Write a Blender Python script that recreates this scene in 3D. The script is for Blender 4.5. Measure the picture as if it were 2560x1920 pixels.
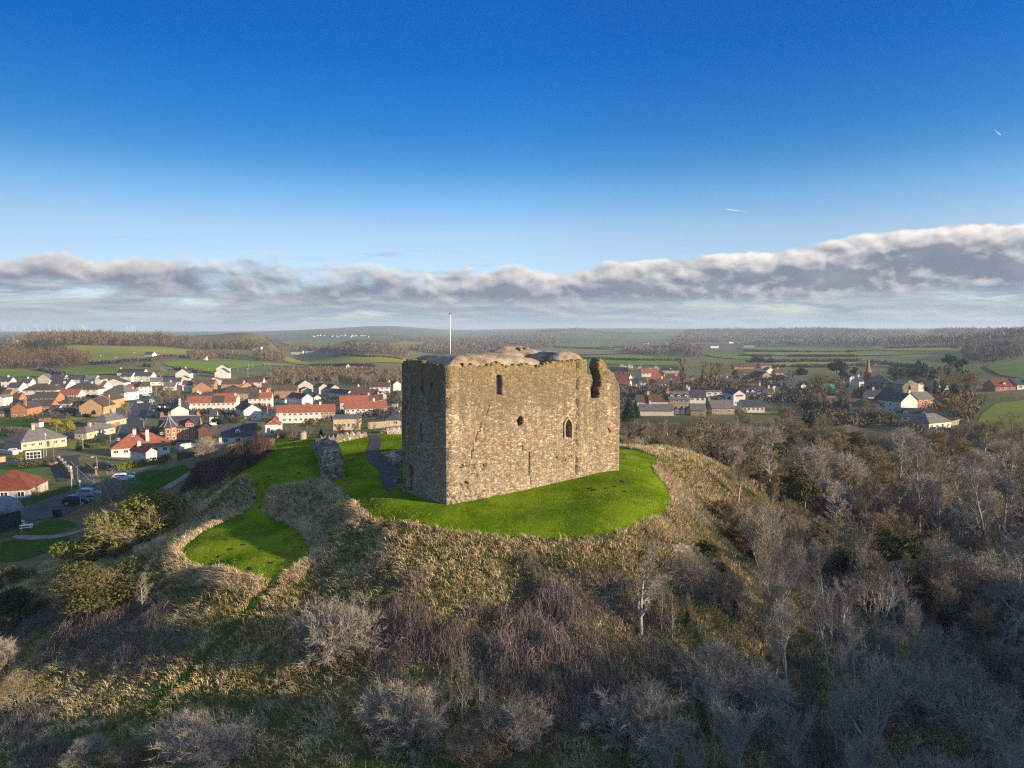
import bpy, math, random
import numpy as np
from mathutils import Vector, Matrix, geometry as mgeo
for _o in list(bpy.data.objects):
    bpy.data.objects.remove(_o)
SC = bpy.context.scene
COL = SC.collection
R = math.radians
rnd = random.Random(7)

# ------------------------------------------------------------------ camera
PITCH, CAMZ, FPX, CXV, CYV = R(4.376), 17.3, 1535.5, 1106.0, 829.5
cd = bpy.data.cameras.new('camera')
cd.sensor_width = 36.0; cd.lens = 36.0 * FPX / 2212.0
cd.clip_start = 0.5; cd.clip_end = 40000
cam = bpy.data.objects.new('camera', cd); COL.objects.link(cam)
cam.location = (0, 0, CAMZ); cam.rotation_euler = (math.pi / 2 - PITCH, 0, 0)
SC.camera = cam

# ------------------------------------------------------------------ sun, exposure
SUN_AZ, SUN_EL = 112.0, 13.5
sl = bpy.data.lights.new('sun', 'SUN'); sl.energy = 5.0; sl.angle = R(0.5); sl.color = (1.0, 0.77, 0.52)
so = bpy.data.objects.new('sun', sl); COL.objects.link(so)
_S = Vector((math.sin(R(SUN_AZ)) * math.cos(R(SUN_EL)), math.cos(R(SUN_AZ)) * math.cos(R(SUN_EL)), math.sin(R(SUN_EL))))
so.rotation_euler = _S.to_track_quat('Z', 'Y').to_euler()
so.location = (100, -40, 80)
SC.view_settings.view_transform = 'Standard'; SC.view_settings.look = 'None'
SC.view_settings.exposure = 0.97; SC.view_settings.gamma = 1.0
SC.render.engine = 'CYCLES'
SC.cycles.max_bounces = 5; SC.cycles.diffuse_bounces = 3; SC.cycles.glossy_bounces = 2
SC.cycles.transmission_bounces = 2; SC.cycles.volume_bounces = 1; SC.cycles.transparent_max_bounces = 6
SC.cycles.use_denoising = False; SC.cycles.sample_clamp_indirect = 4.0; SC.cycles.filter_width = 1.3; SC.cycles.adaptive_threshold = 0.004

# ------------------------------------------------------------------ node helpers
class Nd:
    """a scalar socket with arithmetic, so shader maths reads as maths"""
    def __init__(s, nt, sock): s.nt, s.k = nt, sock
    def _m(s, op, *a, clamp=False):
        n = s.nt.nodes.new('ShaderNodeMath'); n.operation = op; n.use_clamp = clamp
        for i, v in enumerate((s,) + a):
            if isinstance(v, Nd): s.nt.links.new(v.k, n.inputs[i])
            else: n.inputs[i].default_value = v
        return Nd(s.nt, n.outputs[0])
    def __add__(s, o): return s._m('ADD', o)
    def __sub__(s, o): return s._m('SUBTRACT', o)
    def __mul__(s, o): return s._m('MULTIPLY', o)
    def __truediv__(s, o): return s._m('DIVIDE', o)
    def __neg__(s): return s._m('MULTIPLY', -1.0)
    def mx(s, o): return s._m('MAXIMUM', o)
    def mn(s, o): return s._m('MINIMUM', o)
    def clamp(s): return s._m('ADD', 0.0, clamp=True)
    def pw(s, o): return s._m('POWER', o)
    def ss(s, a, b, lo=0.0, hi=1.0):
        n = s.nt.nodes.new('ShaderNodeMapRange'); n.interpolation_type = 'SMOOTHSTEP'
        s.nt.links.new(s.k, n.inputs[0])
        for i, v in enumerate((a, b, lo, hi)): n.inputs[i + 1].default_value = v
        return Nd(s.nt, n.outputs[0])
    def ramp(s, stops, interp='LINEAR'):
        n = s.nt.nodes.new('ShaderNodeValToRGB'); n.color_ramp.interpolation = interp
        el = n.color_ramp.elements
        while len(el) < len(stops): el.new(0.5)
        for e, (p, c) in zip(el, stops):
            e.position = p; e.color = (c[0], c[1], c[2], 1) if hasattr(c, '__len__') else (c, c, c, 1)
        s.nt.links.new(s.k, n.inputs[0])
        return Nd(s.nt, n.outputs[0])
    def curve(s, pts, x0, x1, y0, y1):
        """piecewise-linear function of this value through pts"""
        st = [((p[0] - x0) / (x1 - x0), (p[1] - y0) / (y1 - y0)) for p in pts]
        return ((s - x0) * (1.0 / (x1 - x0))).clamp().ramp(st) * (y1 - y0) + y0
def const(nt, v):
    n = nt.nodes.new('ShaderNodeValue'); n.outputs[0].default_value = v; return Nd(nt, n.outputs[0])
def noise(nt, vec, scale, detail=4.0, rough=0.55, dist=0.0, out=0):
    n = nt.nodes.new('ShaderNodeTexNoise')
    n.inputs['Scale'].default_value = scale; n.inputs['Detail'].default_value = detail
    n.inputs['Roughness'].default_value = rough; n.inputs['Distortion'].default_value = dist
    if vec is not None: nt.links.new(vec.k if isinstance(vec, Nd) else vec, n.inputs['Vector'])
    return Nd(nt, n.outputs[out])
def mixc(nt, fac, a, b, mode='MIX'):
    n = nt.nodes.new('ShaderNodeMix'); n.data_type = 'RGBA'; n.blend_type = mode; n.clamp_factor = True
    for s, v in ((n.inputs['Factor'], fac), (n.inputs[6], a), (n.inputs[7], b)):
        if isinstance(v, Nd): nt.links.new(v.k, s)
        elif hasattr(v, '__len__'): s.default_value = (v[0], v[1], v[2], 1)
        else: s.default_value = v
    return Nd(nt, n.outputs[2])
def combine(nt, x, y, z):
    n = nt.nodes.new('ShaderNodeCombineXYZ')
    for i, v in enumerate((x, y, z)):
        if isinstance(v, Nd): nt.links.new(v.k, n.inputs[i])
        else: n.inputs[i].default_value = v
    return Nd(nt, n.outputs[0])
def separate(nt, sock):
    n = nt.nodes.new('ShaderNodeSeparateXYZ'); nt.links.new(sock, n.inputs[0])
    return [Nd(nt, o) for o in n.outputs]
def objcoord(nt, scale=None):
    n = nt.nodes.new('ShaderNodeTexCoord'); k = n.outputs['Object']
    if scale is None: return k
    m = nt.nodes.new('ShaderNodeMapping'); m.inputs['Scale'].default_value = scale
    nt.links.new(k, m.inputs['Vector']); return m.outputs[0]
def worldcoord(nt, scale=None):
    n = nt.nodes.new('ShaderNodeNewGeometry'); k = n.outputs['Position']
    if scale is None: return k
    m = nt.nodes.new('ShaderNodeMapping'); m.inputs['Scale'].default_value = scale
    nt.links.new(k, m.inputs['Vector']); return m.outputs[0]

# ------------------------------------------------------------------ world: Nishita sky graded to the deep winter blue, cloud bank low down
W = bpy.data.worlds.new('World'); SC.world = W; W.use_nodes = True
def build_sky():
    nt = W.node_tree
    for n in list(nt.nodes): nt.nodes.remove(n)
    out = nt.nodes.new('ShaderNodeOutputWorld'); bg = nt.nodes.new('ShaderNodeBackground')
    nt.links.new(bg.outputs[0], out.inputs[0]); bg.inputs[1].default_value = 0.1
    sk = nt.nodes.new('ShaderNodeTexSky'); sk.sky_type = 'NISHITA'; sk.sun_disc = False
    sk.sun_elevation = R(SUN_EL); sk.sun_rotation = R(SUN_AZ)
    sk.air_density = 1.0; sk.dust_density = 0.3; sk.ozone_density = 3.0
    tc = nt.nodes.new('ShaderNodeTexCoord')
    x, y, z = separate(nt, tc.outputs['Generated'])
    h = (x * x + y * y)._m('SQRT')
    el = z._m('ARCTAN2', h) * (180 / math.pi)
    az = x._m('ARCTAN2', y) * (180 / math.pi)
    # grade by elevation; overhead, out of view, raised as fill light
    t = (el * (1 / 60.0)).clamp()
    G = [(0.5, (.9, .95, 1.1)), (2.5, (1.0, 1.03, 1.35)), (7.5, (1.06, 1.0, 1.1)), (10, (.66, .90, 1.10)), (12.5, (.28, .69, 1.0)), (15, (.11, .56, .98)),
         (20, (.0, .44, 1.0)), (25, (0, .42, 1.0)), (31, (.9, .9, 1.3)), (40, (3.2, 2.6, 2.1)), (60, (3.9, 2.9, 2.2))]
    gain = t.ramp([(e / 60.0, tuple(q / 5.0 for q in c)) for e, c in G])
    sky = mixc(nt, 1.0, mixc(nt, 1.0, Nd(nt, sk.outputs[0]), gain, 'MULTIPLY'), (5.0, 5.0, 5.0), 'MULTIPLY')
    azg = az.curve([(-180, .8), (-60, .60), (-36, .66), (-18, .84), (0, 1.0), (30, .94), (180, .9)], -180, 180, 0, 1)
    sky = mixc(nt, 1.0, sky, azg, 'MULTIPLY')
    # ---- the cloud bank, its upper and lower edge as functions of azimuth (degrees)
    TOP = [(-60, 5.0), (-40, 5.0), (-33, 5.1), (-27, 5.2), (-23, 5.6), (-18, 6.0), (-15, 5.2), (-8, 5.1), (0, 5.0), (6, 5.1), (11, 5.5), (16, 5.8), (22, 6.2), (28, 6.9), (33, 7.1), (38, 7.0), (60, 7.2)]
    BOT = [(-60, 3.2), (-36, 3.2), (-29, 3.1), (-22, 2.2), (-16, 2.0), (-9, 2.1), (0, 1.9), (6, 2.0), (14, 2.2), (22, 2.3), (33, 2.7), (60, 2.7)]
    top = az.curve(TOP, -60, 60, 0, 10); bot = az.curve(BOT, -60, 60, 0, 10)
    v = combine(nt, az * 0.15, el * 0.25, 0.0)
    vs = combine(nt, az * 0.15 + 0.05, el * 0.25 + 0.10, 0.0)       # the same field a little towards the sun
    n1 = noise(nt, v, 1.5, 10, .52, .1); n1s = noise(nt, vs, 1.5, 10, .52, .1)
    n2 = noise(nt, v, 5.0, 8, .62, .3)
    n3 = noise(nt, combine(nt, az * .06, el * .16, 5.0), 1.5, 6, .6, .3)
    brk = az.curve([(-60, 1.25), (-12, 1.15), (4, .75), (20, .5), (60, .5)], -60, 60, 0, 2)
    def puff(du, dv):
        o = None
        for sc, w in ((1.0, 1.0), (2.4, .38)):
            vn = nt.nodes.new('ShaderNodeTexVoronoi'); vn.feature = 'F1'; vn.inputs['Scale'].default_value = sc
            wx = noise(nt, combine(nt, az * .3, el * .5, 1.0), 1.2, 3, .5)
            nt.links.new(combine(nt, az * .34 + wx * .9 + du, el * .55 + wx * .6 + dv, 0.0).k, vn.inputs['Vector'])
            q = (Nd(nt, vn.outputs['Distance']) * -1.0 + .5) * w
            o = q if o is None else o + q
        return o
    pf = puff(0, 0); pfs = puff(.12, .20)
    wob = ((n1 - .5) * 2.6 + (n2 - .5) * .8 + pf * 1.15) * brk
    up = (top - el + wob); dn = (el - bot + wob * .6)
    soft = az.curve([(-60, .75), (-10, .65), (10, .38), (60, .3)], -60, 60, 0, 2)
    gap = (n3 + az.curve([(-60, .035), (-15, .065), (0, .12), (14, .28), (60, .4)], -60, 60, -1, 1)).ss(.36, .56)
    a1 = (up / soft + .12).ss(0, 1) * dn.ss(-.5, .6) * gap
    depth = (up * .46).clamp()                                         # 0 at the crown of the bank, 1 deep inside
    rel = (n1 - n1s) * 5.0 + (pf - pfs) * 1.5
    lit = (rel * .62 + (depth * -.85 + .84) + (n2 - .5) * .45).clamp()
    bright = az.curve([(-60, .62), (-20, .68), (0, .78), (20, 1.0), (60, 1.05)], -60, 60, 0, 2)
    c1 = mixc(nt, lit, mixc(nt, n1.ss(.35, .65), (.20, .24, .33), (.28, .30, .375)), mixc(nt, bright.clamp(), (.56, .52, .54), (1.0, .94, .89)))
    # ---- thin streaks and small heaps below the bank, down to the hills
    v2 = combine(nt, az * 0.075, el * 0.50, 3.0)
    s1 = noise(nt, v2, 1.6, 8, .58, .3); s1s = noise(nt, combine(nt, az * .075 + .03, el * .50 + .14, 3.0), 1.6, 8, .58, .3)
    a2 = (s1 + (el * -.075 + .27)).ss(.45, .62) * el.ss(6.2, 3.4)
    l2 = ((s1 - s1s) * 5.0 + .42).clamp()
    low = el.ss(3.2, .2)
    c2 = mixc(nt, l2, mixc(nt, low, (.21, .275, .39), (.30, .40, .53)), mixc(nt, low, (.56, .54, .57), (.50, .56, .64)))
    # thin wisps over the top of the bank
    v3 = combine(nt, az * .045, el * .5, 9.0)
    w1 = noise(nt, v3, 2.2, 6, .5, .2)
    a3 = w1.ss(.60, .74) * el.ss(8.0, 6.2) * el.ss(3.5, 5.0) * az.ss(16, 4) * .6
    sc10 = lambda c: mixc(nt, 1.0, c, (5.15, 5.15, 5.15), 'MULTIPLY')
    r = mixc(nt, a2 * .92, sky, sc10(c2))
    r = mixc(nt, a1, r, sc10(c1))
    r = mixc(nt, a3, r, sc10(mixc(nt, .5, (.4, .46, .58), (.4, .46, .58))))
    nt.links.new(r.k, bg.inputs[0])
build_sky()

# ------------------------------------------------------------------ projection helpers (units: pixels of a 2212 px wide view)
_SP, _CP = math.sin(PITCH), math.cos(PITCH)
def ray(px, py):
    dx, dy = (px - CXV) / FPX, (CYV - py) / FPX
    return dx, _CP + dy * _SP, -_SP + dy * _CP
def atz(px, py, z):
    d = ray(px, py); t = (z - CAMZ) / d[2]
    return (d[0] * t, d[1] * t, z)
def atD(px, py, D):
    d = ray(px, py); t = D / d[1]
    return (d[0] * t, D, CAMZ + d[2] * t)
def proj(x, y, z):
    zc = z - CAMZ; f = y * _CP - zc * _SP; u = y * _SP + zc * _CP
    return CXV + FPX * x / f, CYV - FPX * u / f
# crops of the photo, as (scale, x0, y0) to view pixels
def c3(x, y): return x / 8.0, 777.7 + y / 8.0
def c4(x, y): return 259.2 + x / 6.4, 777.7 + y / 6.4
def c5(x, y): return 553 + x / 6.4, 777.7 + y / 6.4
def c6(x, y): return x / 6.4, 933.2 + y / 6.4
def c7(x, y): return 1296.1 + x / 5.565, 760.4 + y / 5.565
def c8(x, y): return 1693.6 + x / 5.565, 743.1 + y / 5.565
def cc(x, y): return (960 + x * .33755) / 1.15735, (740 + y * .33755) / 1.15735
def vv(x, y): return x, y

# ------------------------------------------------------------------ terrain: thin-plate surface through surveyed points, in a domain that is fine near the castle
TX0, TY0, TS = 0.0, 75.0, 25.0
CP = []
for a in [  # (px, py, z)
    (960,1098,0),(1050,1075,.2),(1150,1052,.5),(1265,1030,.9),(1340,1018,1.0),(868,1060,-.5),(910,1080,-.3),
    (800,1115,-.7),(870,1140,-.9),(950,1148,-1.0),(1050,1158,-1.1),(1180,1165,-1.2),(1300,1157,-1.0),(1400,1132,-.7),(1450,1090,-.4),(1438,1045,-.1),(1412,1015,.2),(1345,970,.4),
    (1120,1110,-.4),(1250,1090,.1),(1370,1065,.5),
    (850,1040,-.3),(770,1090,-.6),(745,1055,-.7),(700,1000,-.7),(600,955,-1.0),(690,945,-.3),(790,945,.5),(850,960,.7),(800,1000,0),(500,1045,-2.4),(560,1075,-3.0),(650,1055,-1.5),(600,1000,-1.3),
    (545,1110,-3.9),(530,1150,-4.6),(530,1195,-4.8),(598,1248,-5.2),(402,1195,-5.0),(672,1195,-4.6),(640,1140,-4.0),(440,1150,-4.8),(480,1225,-5.1),
    (700,1105,-2.2),(720,1160,-3.2),(760,1130,-1.6),(800,1160,-2.1),
    (1130,1250,-3.5),(1130,1350,-5.8),(1130,1450,-7.8),(1120,1560,-9.8),(1110,1655,-11.2),
    (850,1250,-3.9),(850,1350,-6.2),(850,1450,-8.2),(850,1560,-10.2),(850,1655,-11.5),
    (650,1320,-7.0),(600,1420,-9.0),(550,1520,-10.8),(500,1650,-12.6),
    (420,1280,-7.4),(300,1300,-8.8),(330,1400,-10.0),(200,1400,-11.3),(250,1500,-12.2),(120,1500,-13.5),(0,1650,-15.0),(0,1400,-14.6),
    (200,1250,-10.0),(100,1300,-12.0),(0,1230,-15.0),(0,1150,-15.4),(100,1110,-15.7),(170,1088,-15.4),(60,1170,-14.8),(200,1140,-14.0),(300,1130,-10.5),(370,1080,-8.5),(300,1080,-12.8),(420,1010,-5.8),(390,1035,-7.6),(470,1080,-4.6),(520,990,-2.4),(560,965,-1.4),(350,1020,-11),
    (270,1030,-18.0),(60,1040,-18.6),(60,1005,-20.3),(150,985,-21.5),(0,1000,-21),(280,930,-25.2),(310,870,-26.2),(80,960,-25.4),(0,960,-25.5),(380,930,-25.2),(660,915,-27.4),(600,938,-22.6),(320,990,-24.0),(420,990,-16),(480,965,-14),(520,940,-20),
    (760,880,-28.6),(860,900,-22.0),(850,930,-8.0),(720,940,-8),(630,945,-9),(860,870,-27),(200,860,-26.2),(200,830,-26.0),(60,830,-26),(300,820,-26),(500,820,-27.5),(650,840,-28.4),(200,803,-24.0),(300,771,-12.5),(250,748,-6.5),(430,757,-14.0),(80,790,-22),(500,770,-21),(500,742,-12),(50,745,-7),(600,757,-21),
    (700,800,-28.5),(700,770,-27.5),(900,770,-28),(1100,770,-27),(900,745,-24),(1400,790,-24),(1400,760,-25),(1900,782,-21.5),(1900,745,-21),(2100,780,-18),(1600,745,-23),
    (2020,924,-19.0),(1890,852,-18.6),(1440,872,-19.5),(1340,832,-20.5),(1650,850,-20),(2150,1000,-19.2),(2080,960,-19),(2200,880,-16),(2212,830,-12),(2200,800,-7.5),(2150,787,-12.0),
    (1500,1010,-1.2),(1480,975,-1.2),(1420,968,-.6),(1560,1045,-3.6),(1590,1080,-5.4),(1580,1160,-6.8),(1510,1130,-2.8),(1515,1195,-4.6),(1565,1240,-6.6),(1460,1180,-2.4),
    (1700,1350,-9.4),(1640,1450,-10),(1850,1600,-13.0),(2200,1600,-14.2),(2200,1300,-16.0),(2000,1200,-14.5),(1800,1180,-11.5),(2200,1100,-18.0),(1400,1350,-6.6),(1400,1500,-9.2),(1400,1650,-11.8)]:
    CP.append(atz(*a))
CP += [(0,25,-19),(-40,20,-21),(40,25,-19),(0,-20,-26),(-90,0,-24),(90,40,-17),(-120,80,-18),(-60,-80,-28),(30,130,-8),(20,170,-16),(60,130,-14),(60,180,-18),(100,150,-18.5),(110,240,-19.5),(60,230,-19.5),(10,240,-20.5),(25,108,-1.6),(8,118,-1.5),(-8,125,-1.5),(10,140,-7),(-15,140,-6),(-5,190,-18),
       # unseen hill at right, shaped to shade the near slope, and the land behind
       (120,-10,2),(150,-60,30),(185,-60,42),(185,-25,37),(185,-9,33),(185,3,29),(186,17,26),(190,40,21),(192,62,8),(190,85,-12),(230,-90,44),(230,-20,33),(235,20,24),(240,60,6),(190,-130,46),(150,-120,34),(150,-25,24),(150,10,4),(110,-70,8),(70,-30,-10),(150,40,-13),(300,60,-8),(320,-180,30),(200,110,-18),(100,-160,4),(-100,-200,-28),(0,-250,-24),(400,200,-15),(-300,0,-28),(-350,150,-27),(-500,400,-26),(-300,-250,-28),(500,0,0),(350,-300,10),
       # middle and far country
       (-900,1000,-10),(-620,950,-2),(-560,1150,3),(-450,1300,4),(-300,1250,-6),(-1200,1600,-6),(-900,1900,-18),(-100,1500,-27),(300,1600,-26),(800,1700,-20),(1200,1500,-6),(700,1000,-10),(850,1150,8),(1500,2200,6),
       (-1500,3000,-22),(0,3000,-22),(600,3000,-18),(1400,3200,2),(2200,3600,10),(-2800,4500,-12),(-400,4500,-12),(700,4600,12),(1800,5000,20),(3500,5000,26),(-5000,7500,-2),(-2500,7800,0),(-1500,8200,6),(-1250,6800,46),(-900,7000,30),(-1900,6900,12),(0,7600,24),(1200,7200,28),(2600,7000,26),(4500,7500,30),(7000,7000,30),(-7000,7000,-6),(6500,2500,20),(-6500,2500,-15),(3000,1500,12),(-3000,1800,-15),(7000,-300,10),(-7000,-300,-20),(2500,-300,10),(-2500,-300,-25)]
CP = np.array(CP)
def _sx(y): return TS + .12 * np.abs(y - TY0)
def warp(x, y): return np.arcsinh((x - TX0) / _sx(y)), np.arcsinh((y - TY0) / TS)
def _tps(r2): return np.where(r2 > 1e-12, 0.5 * r2 * np.log(np.maximum(r2, 1e-12)), 0.0)
_u, _v = warp(CP[:, 0], CP[:, 1])
_n = len(CP)
_K = _tps((_u[:, None] - _u[None]) ** 2 + (_v[:, None] - _v[None]) ** 2) + np.eye(_n) * 2e-4
_P = np.stack([np.ones(_n), _u, _v], 1)
_A = np.zeros((_n + 3, _n + 3)); _A[:_n, :_n] = _K; _A[:_n, _n:] = _P; _A[_n:, :_n] = _P.T
_w = np.linalg.solve(_A, np.concatenate([CP[:, 2], np.zeros(3)]))
def tps_eval(u, v):
    out = np.full(u.shape, _w[_n]) + _w[_n + 1] * u + _w[_n + 2] * v
    for i in range(_n): out += _w[i] * _tps((u - _u[i]) ** 2 + (v - _v[i]) ** 2)
    return out
DU = 0.03
GU = np.arange(-113, 114) * DU; GV = np.arange(-115, 222) * DU
_UU, _VV = np.meshgrid(GU, GV)
GY = TY0 + TS * np.sinh(_VV); GX = TX0 + _sx(GY) * np.sinh(_UU)
GZ = tps_eval(_UU, _VV)
def Hs(x, y):
    """ground height on the very triangles of the ground mesh (vectorised)"""
    x = np.asarray(x, float); y = np.asarray(y, float)
    u, v = warp(x, y)
    i = np.clip(((u - GU[0]) / DU).astype(int), 0, len(GU) - 2); j = np.clip(((v - GV[0]) / DU).astype(int), 0, len(GV) - 2)
    y0, y1 = GY[j, 0], GY[j + 1, 0]; b = np.clip((y - y0) / (y1 - y0), 0, 1)
    x0 = GX[j, i] + b * (GX[j + 1, i] - GX[j, i]); x1 = GX[j, i + 1] + b * (GX[j + 1, i + 1] - GX[j, i + 1])
    a = np.clip((x - x0) / (x1 - x0), 0, 1)
    z00, z10, z01, z11 = GZ[j, i], GZ[j, i + 1], GZ[j + 1, i], GZ[j + 1, i + 1]
    return np.where(a >= b, z00 + a * (z10 - z00) + b * (z11 - z10), z00 + b * (z01 - z00) + a * (z11 - z01))
def H(x, y): return float(Hs(x, y))
def at(px, py, dmax=8800.0):
    """where the line of sight through a pixel meets the ground"""
    d = ray(px, py)
    Y = np.geomspace(30, dmax, 700); X = d[0] / d[1] * Y; Z = CAMZ + d[2] / d[1] * Y
    below = np.nonzero(Z < Hs(X, Y))[0]
    if len(below) == 0: y = dmax
    else:
        k = below[0]; lo, hi = Y[max(k - 1, 0)], Y[k]
        for _ in range(25):
            m = .5 * (lo + hi)
            if CAMZ + d[2] / d[1] * m < H(d[0] / d[1] * m, m): hi = m
            else: lo = m
        y = hi
    x = d[0] / d[1] * y
    return Vector((x, y, H(x, y)))
# ------------------------------------------------------------------ mesh + object helpers
def mesh_np(name, V, F, smooth=False, mats=None, mi=None):
    V = np.asarray(V, np.float32).reshape(-1, 3)
    me = bpy.data.meshes.new(name)
    groups = F if isinstance(F, list) else [F]
    groups = [np.asarray(f, np.int32) for f in groups if len(f)]
    nl = sum(f.size for f in groups); npoly = sum(len(f) for f in groups)
    me.vertices.add(len(V)); me.vertices.foreach_set('co', V.ravel())
    me.loops.add(nl); me.polygons.add(npoly)
    me.loops.foreach_set('vertex_index', np.concatenate([f.ravel() for f in groups]))
    st, o = [], 0
    for f in groups:
        st.append(o + np.arange(len(f)) * f.shape[1]); o += f.size
    me.polygons.foreach_set('loop_start', np.concatenate(st).astype(np.int32))
    if smooth: me.polygons.foreach_set('use_smooth', np.ones(npoly, bool))
    for m in (mats if isinstance(mats, (list, tuple)) else [mats] if mats else []): me.materials.append(m)
    if mi is not None: me.polygons.foreach_set('material_index', np.asarray(mi, np.int32))
    me.update(calc_edges=True)
    return me
def ob(name, me, parent=None, loc=None, rot=None, scale=None):
    o = bpy.data.objects.new(name, me); COL.objects.link(o)
    if parent is not None: o.parent = parent
    if loc is not None: o.location = loc
    if rot is not None: o.rotation_euler = (0, 0, rot)
    if scale is not None: o.scale = scale if hasattr(scale, '__len__') else (scale,) * 3
    return o
def tag(o, label, cat, group=None):
    o['label'] = label; o['category'] = cat; o['kind'] = 'thing'
    if group: o['group'] = group
    return o
def struct(o): o['kind'] = 'structure'; return o
def stuff(o, label=None, cat=None):
    o['kind'] = 'stuff'
    if label: o['label'] = label
    if cat: o['category'] = cat
    return o
def empty(name, label, cat, loc=(0, 0, 0), rot=0.0, group=None):
    o = bpy.data.objects.new(name, None); COL.objects.link(o)
    o.location = loc; o.rotation_euler = (0, 0, rot); o.empty_display_size = 0.2
    return tag(o, label, cat, group)
class MB:
    """collects boxes, prisms and tubes into one mesh (with material slots)"""
    def __init__(s): s.v, s.f, s.m = [], [], []
    def add(s, V, F, m=0):
        b = len(s.v); s.v += [tuple(p) for p in V]; s.f += [tuple(b + i for i in f) for f in F]; s.m += [m] * len(F); return s
    def box(s, x0, x1, y0, y1, z0, z1, m=0):
        V = [(x, y, z) for z in (z0, z1) for y in (y0, y1) for x in (x0, x1)]
        return s.add(V, [(0, 2, 3, 1), (4, 5, 7, 6), (0, 1, 5, 4), (2, 6, 7, 3), (0, 4, 6, 2), (1, 3, 7, 5)], m)
    def prism(s, poly, y0, y1, m=0):
        """polygon in x,z (counter-clockwise seen from -y) extruded along y"""
        n = len(poly); V = [(p[0], y0, p[1]) for p in poly] + [(p[0], y1, p[1]) for p in poly]
        F = [tuple(range(n)), tuple(reversed(range(n, 2 * n)))] + [(i, i + n, (i + 1) % n + n, (i + 1) % n) for i in range(n)]
        return s.add(V, F, m)
    def tube(s, pts, rs, n=8, m=0, cap=True):
        b0 = []; P = [Vector(p) for p in pts]
        for i, p in enumerate(P):
            d = (P[min(i + 1, len(P) - 1)] - P[max(i - 1, 0)]).normalized()
            a = d.orthogonal().normalized(); c = d.cross(a)
            b0.append([p + (a * math.cos(2 * math.pi * k / n) + c * math.sin(2 * math.pi * k / n)) * rs[i] for k in range(n)])
        V = [q for r in b0 for q in r]; F = []
        for i in range(len(P) - 1):
            for k in range(n):
                F.append((i * n + k, i * n + (k + 1) % n, (i + 1) * n + (k + 1) % n, (i + 1) * n + k))
        if cap: F += [tuple(reversed(range(n))), tuple(range((len(P) - 1) * n, len(P) * n))]
        return s.add(V, F, m)
    def mesh(s, name, mats, smooth=False):
        me = bpy.data.meshes.new(name); me.from_pydata(s.v, [], s.f)
        for m in (mats if isinstance(mats, (list, tuple)) else [mats]): me.materials.append(m)
        me.polygons.foreach_set('material_index', s.m)
        if smooth: me.polygons.foreach_set('use_smooth', [True] * len(s.f))
        me.update(); return me

# ------------------------------------------------------------------ materials
def material(name):
    m = bpy.data.materials.new(name); m.use_nodes = True; nt = m.node_tree
    return m, nt, nt.nodes['Principled BSDF']
def finish(nt, b, col=None, rough=.9, height=None, bstr=.4, bdist=.1, spec=.3):
    if isinstance(col, Nd): nt.links.new(col.k, b.inputs['Base Color'])
    elif col is not None: b.inputs['Base Color'].default_value = (*col, 1)
    b.inputs['Roughness'].default_value = rough; b.inputs['Specular IOR Level'].default_value = spec
    if height is not None:
        bu = nt.nodes.new('ShaderNodeBump'); bu.inputs['Strength'].default_value = bstr; bu.inputs['Distance'].default_value = bdist
        nt.links.new(height.k, bu.inputs['Height']); nt.links.new(bu.outputs[0], b.inputs['Normal'])
def mottled(name, cols, scale=1.0, rough=.9, bump=0.0, bdist=.05, detail=5, world=False, stretch=None, island=0.0, spec=.25, lo=.3, hi=.7):
    m, nt, b = material(name)
    k = worldcoord(nt, stretch) if world else objcoord(nt, stretch)
    n = noise(nt, k, scale, detail, .6)
    f = n.ss(lo, hi)
    if island:
        g = nt.nodes.new('ShaderNodeNewGeometry')
        f = (f * (1 - island) + Nd(nt, g.outputs['Random Per Island']) * island)
    c = f.ramp([(i / (len(cols) - 1), q) for i, q in enumerate(cols)]) if len(cols) > 1 else None
    finish(nt, b, c if c else cols[0], rough, n if bump else None, bump, bdist, spec)
    return m
def plain(name, col, rough=.6, spec=.3, metal=0.0):
    return mottled(name, [tuple(c * .86 for c in col), tuple(min(1, c * 1.1) for c in col)], 2.3, rough, spec=spec)

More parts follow.
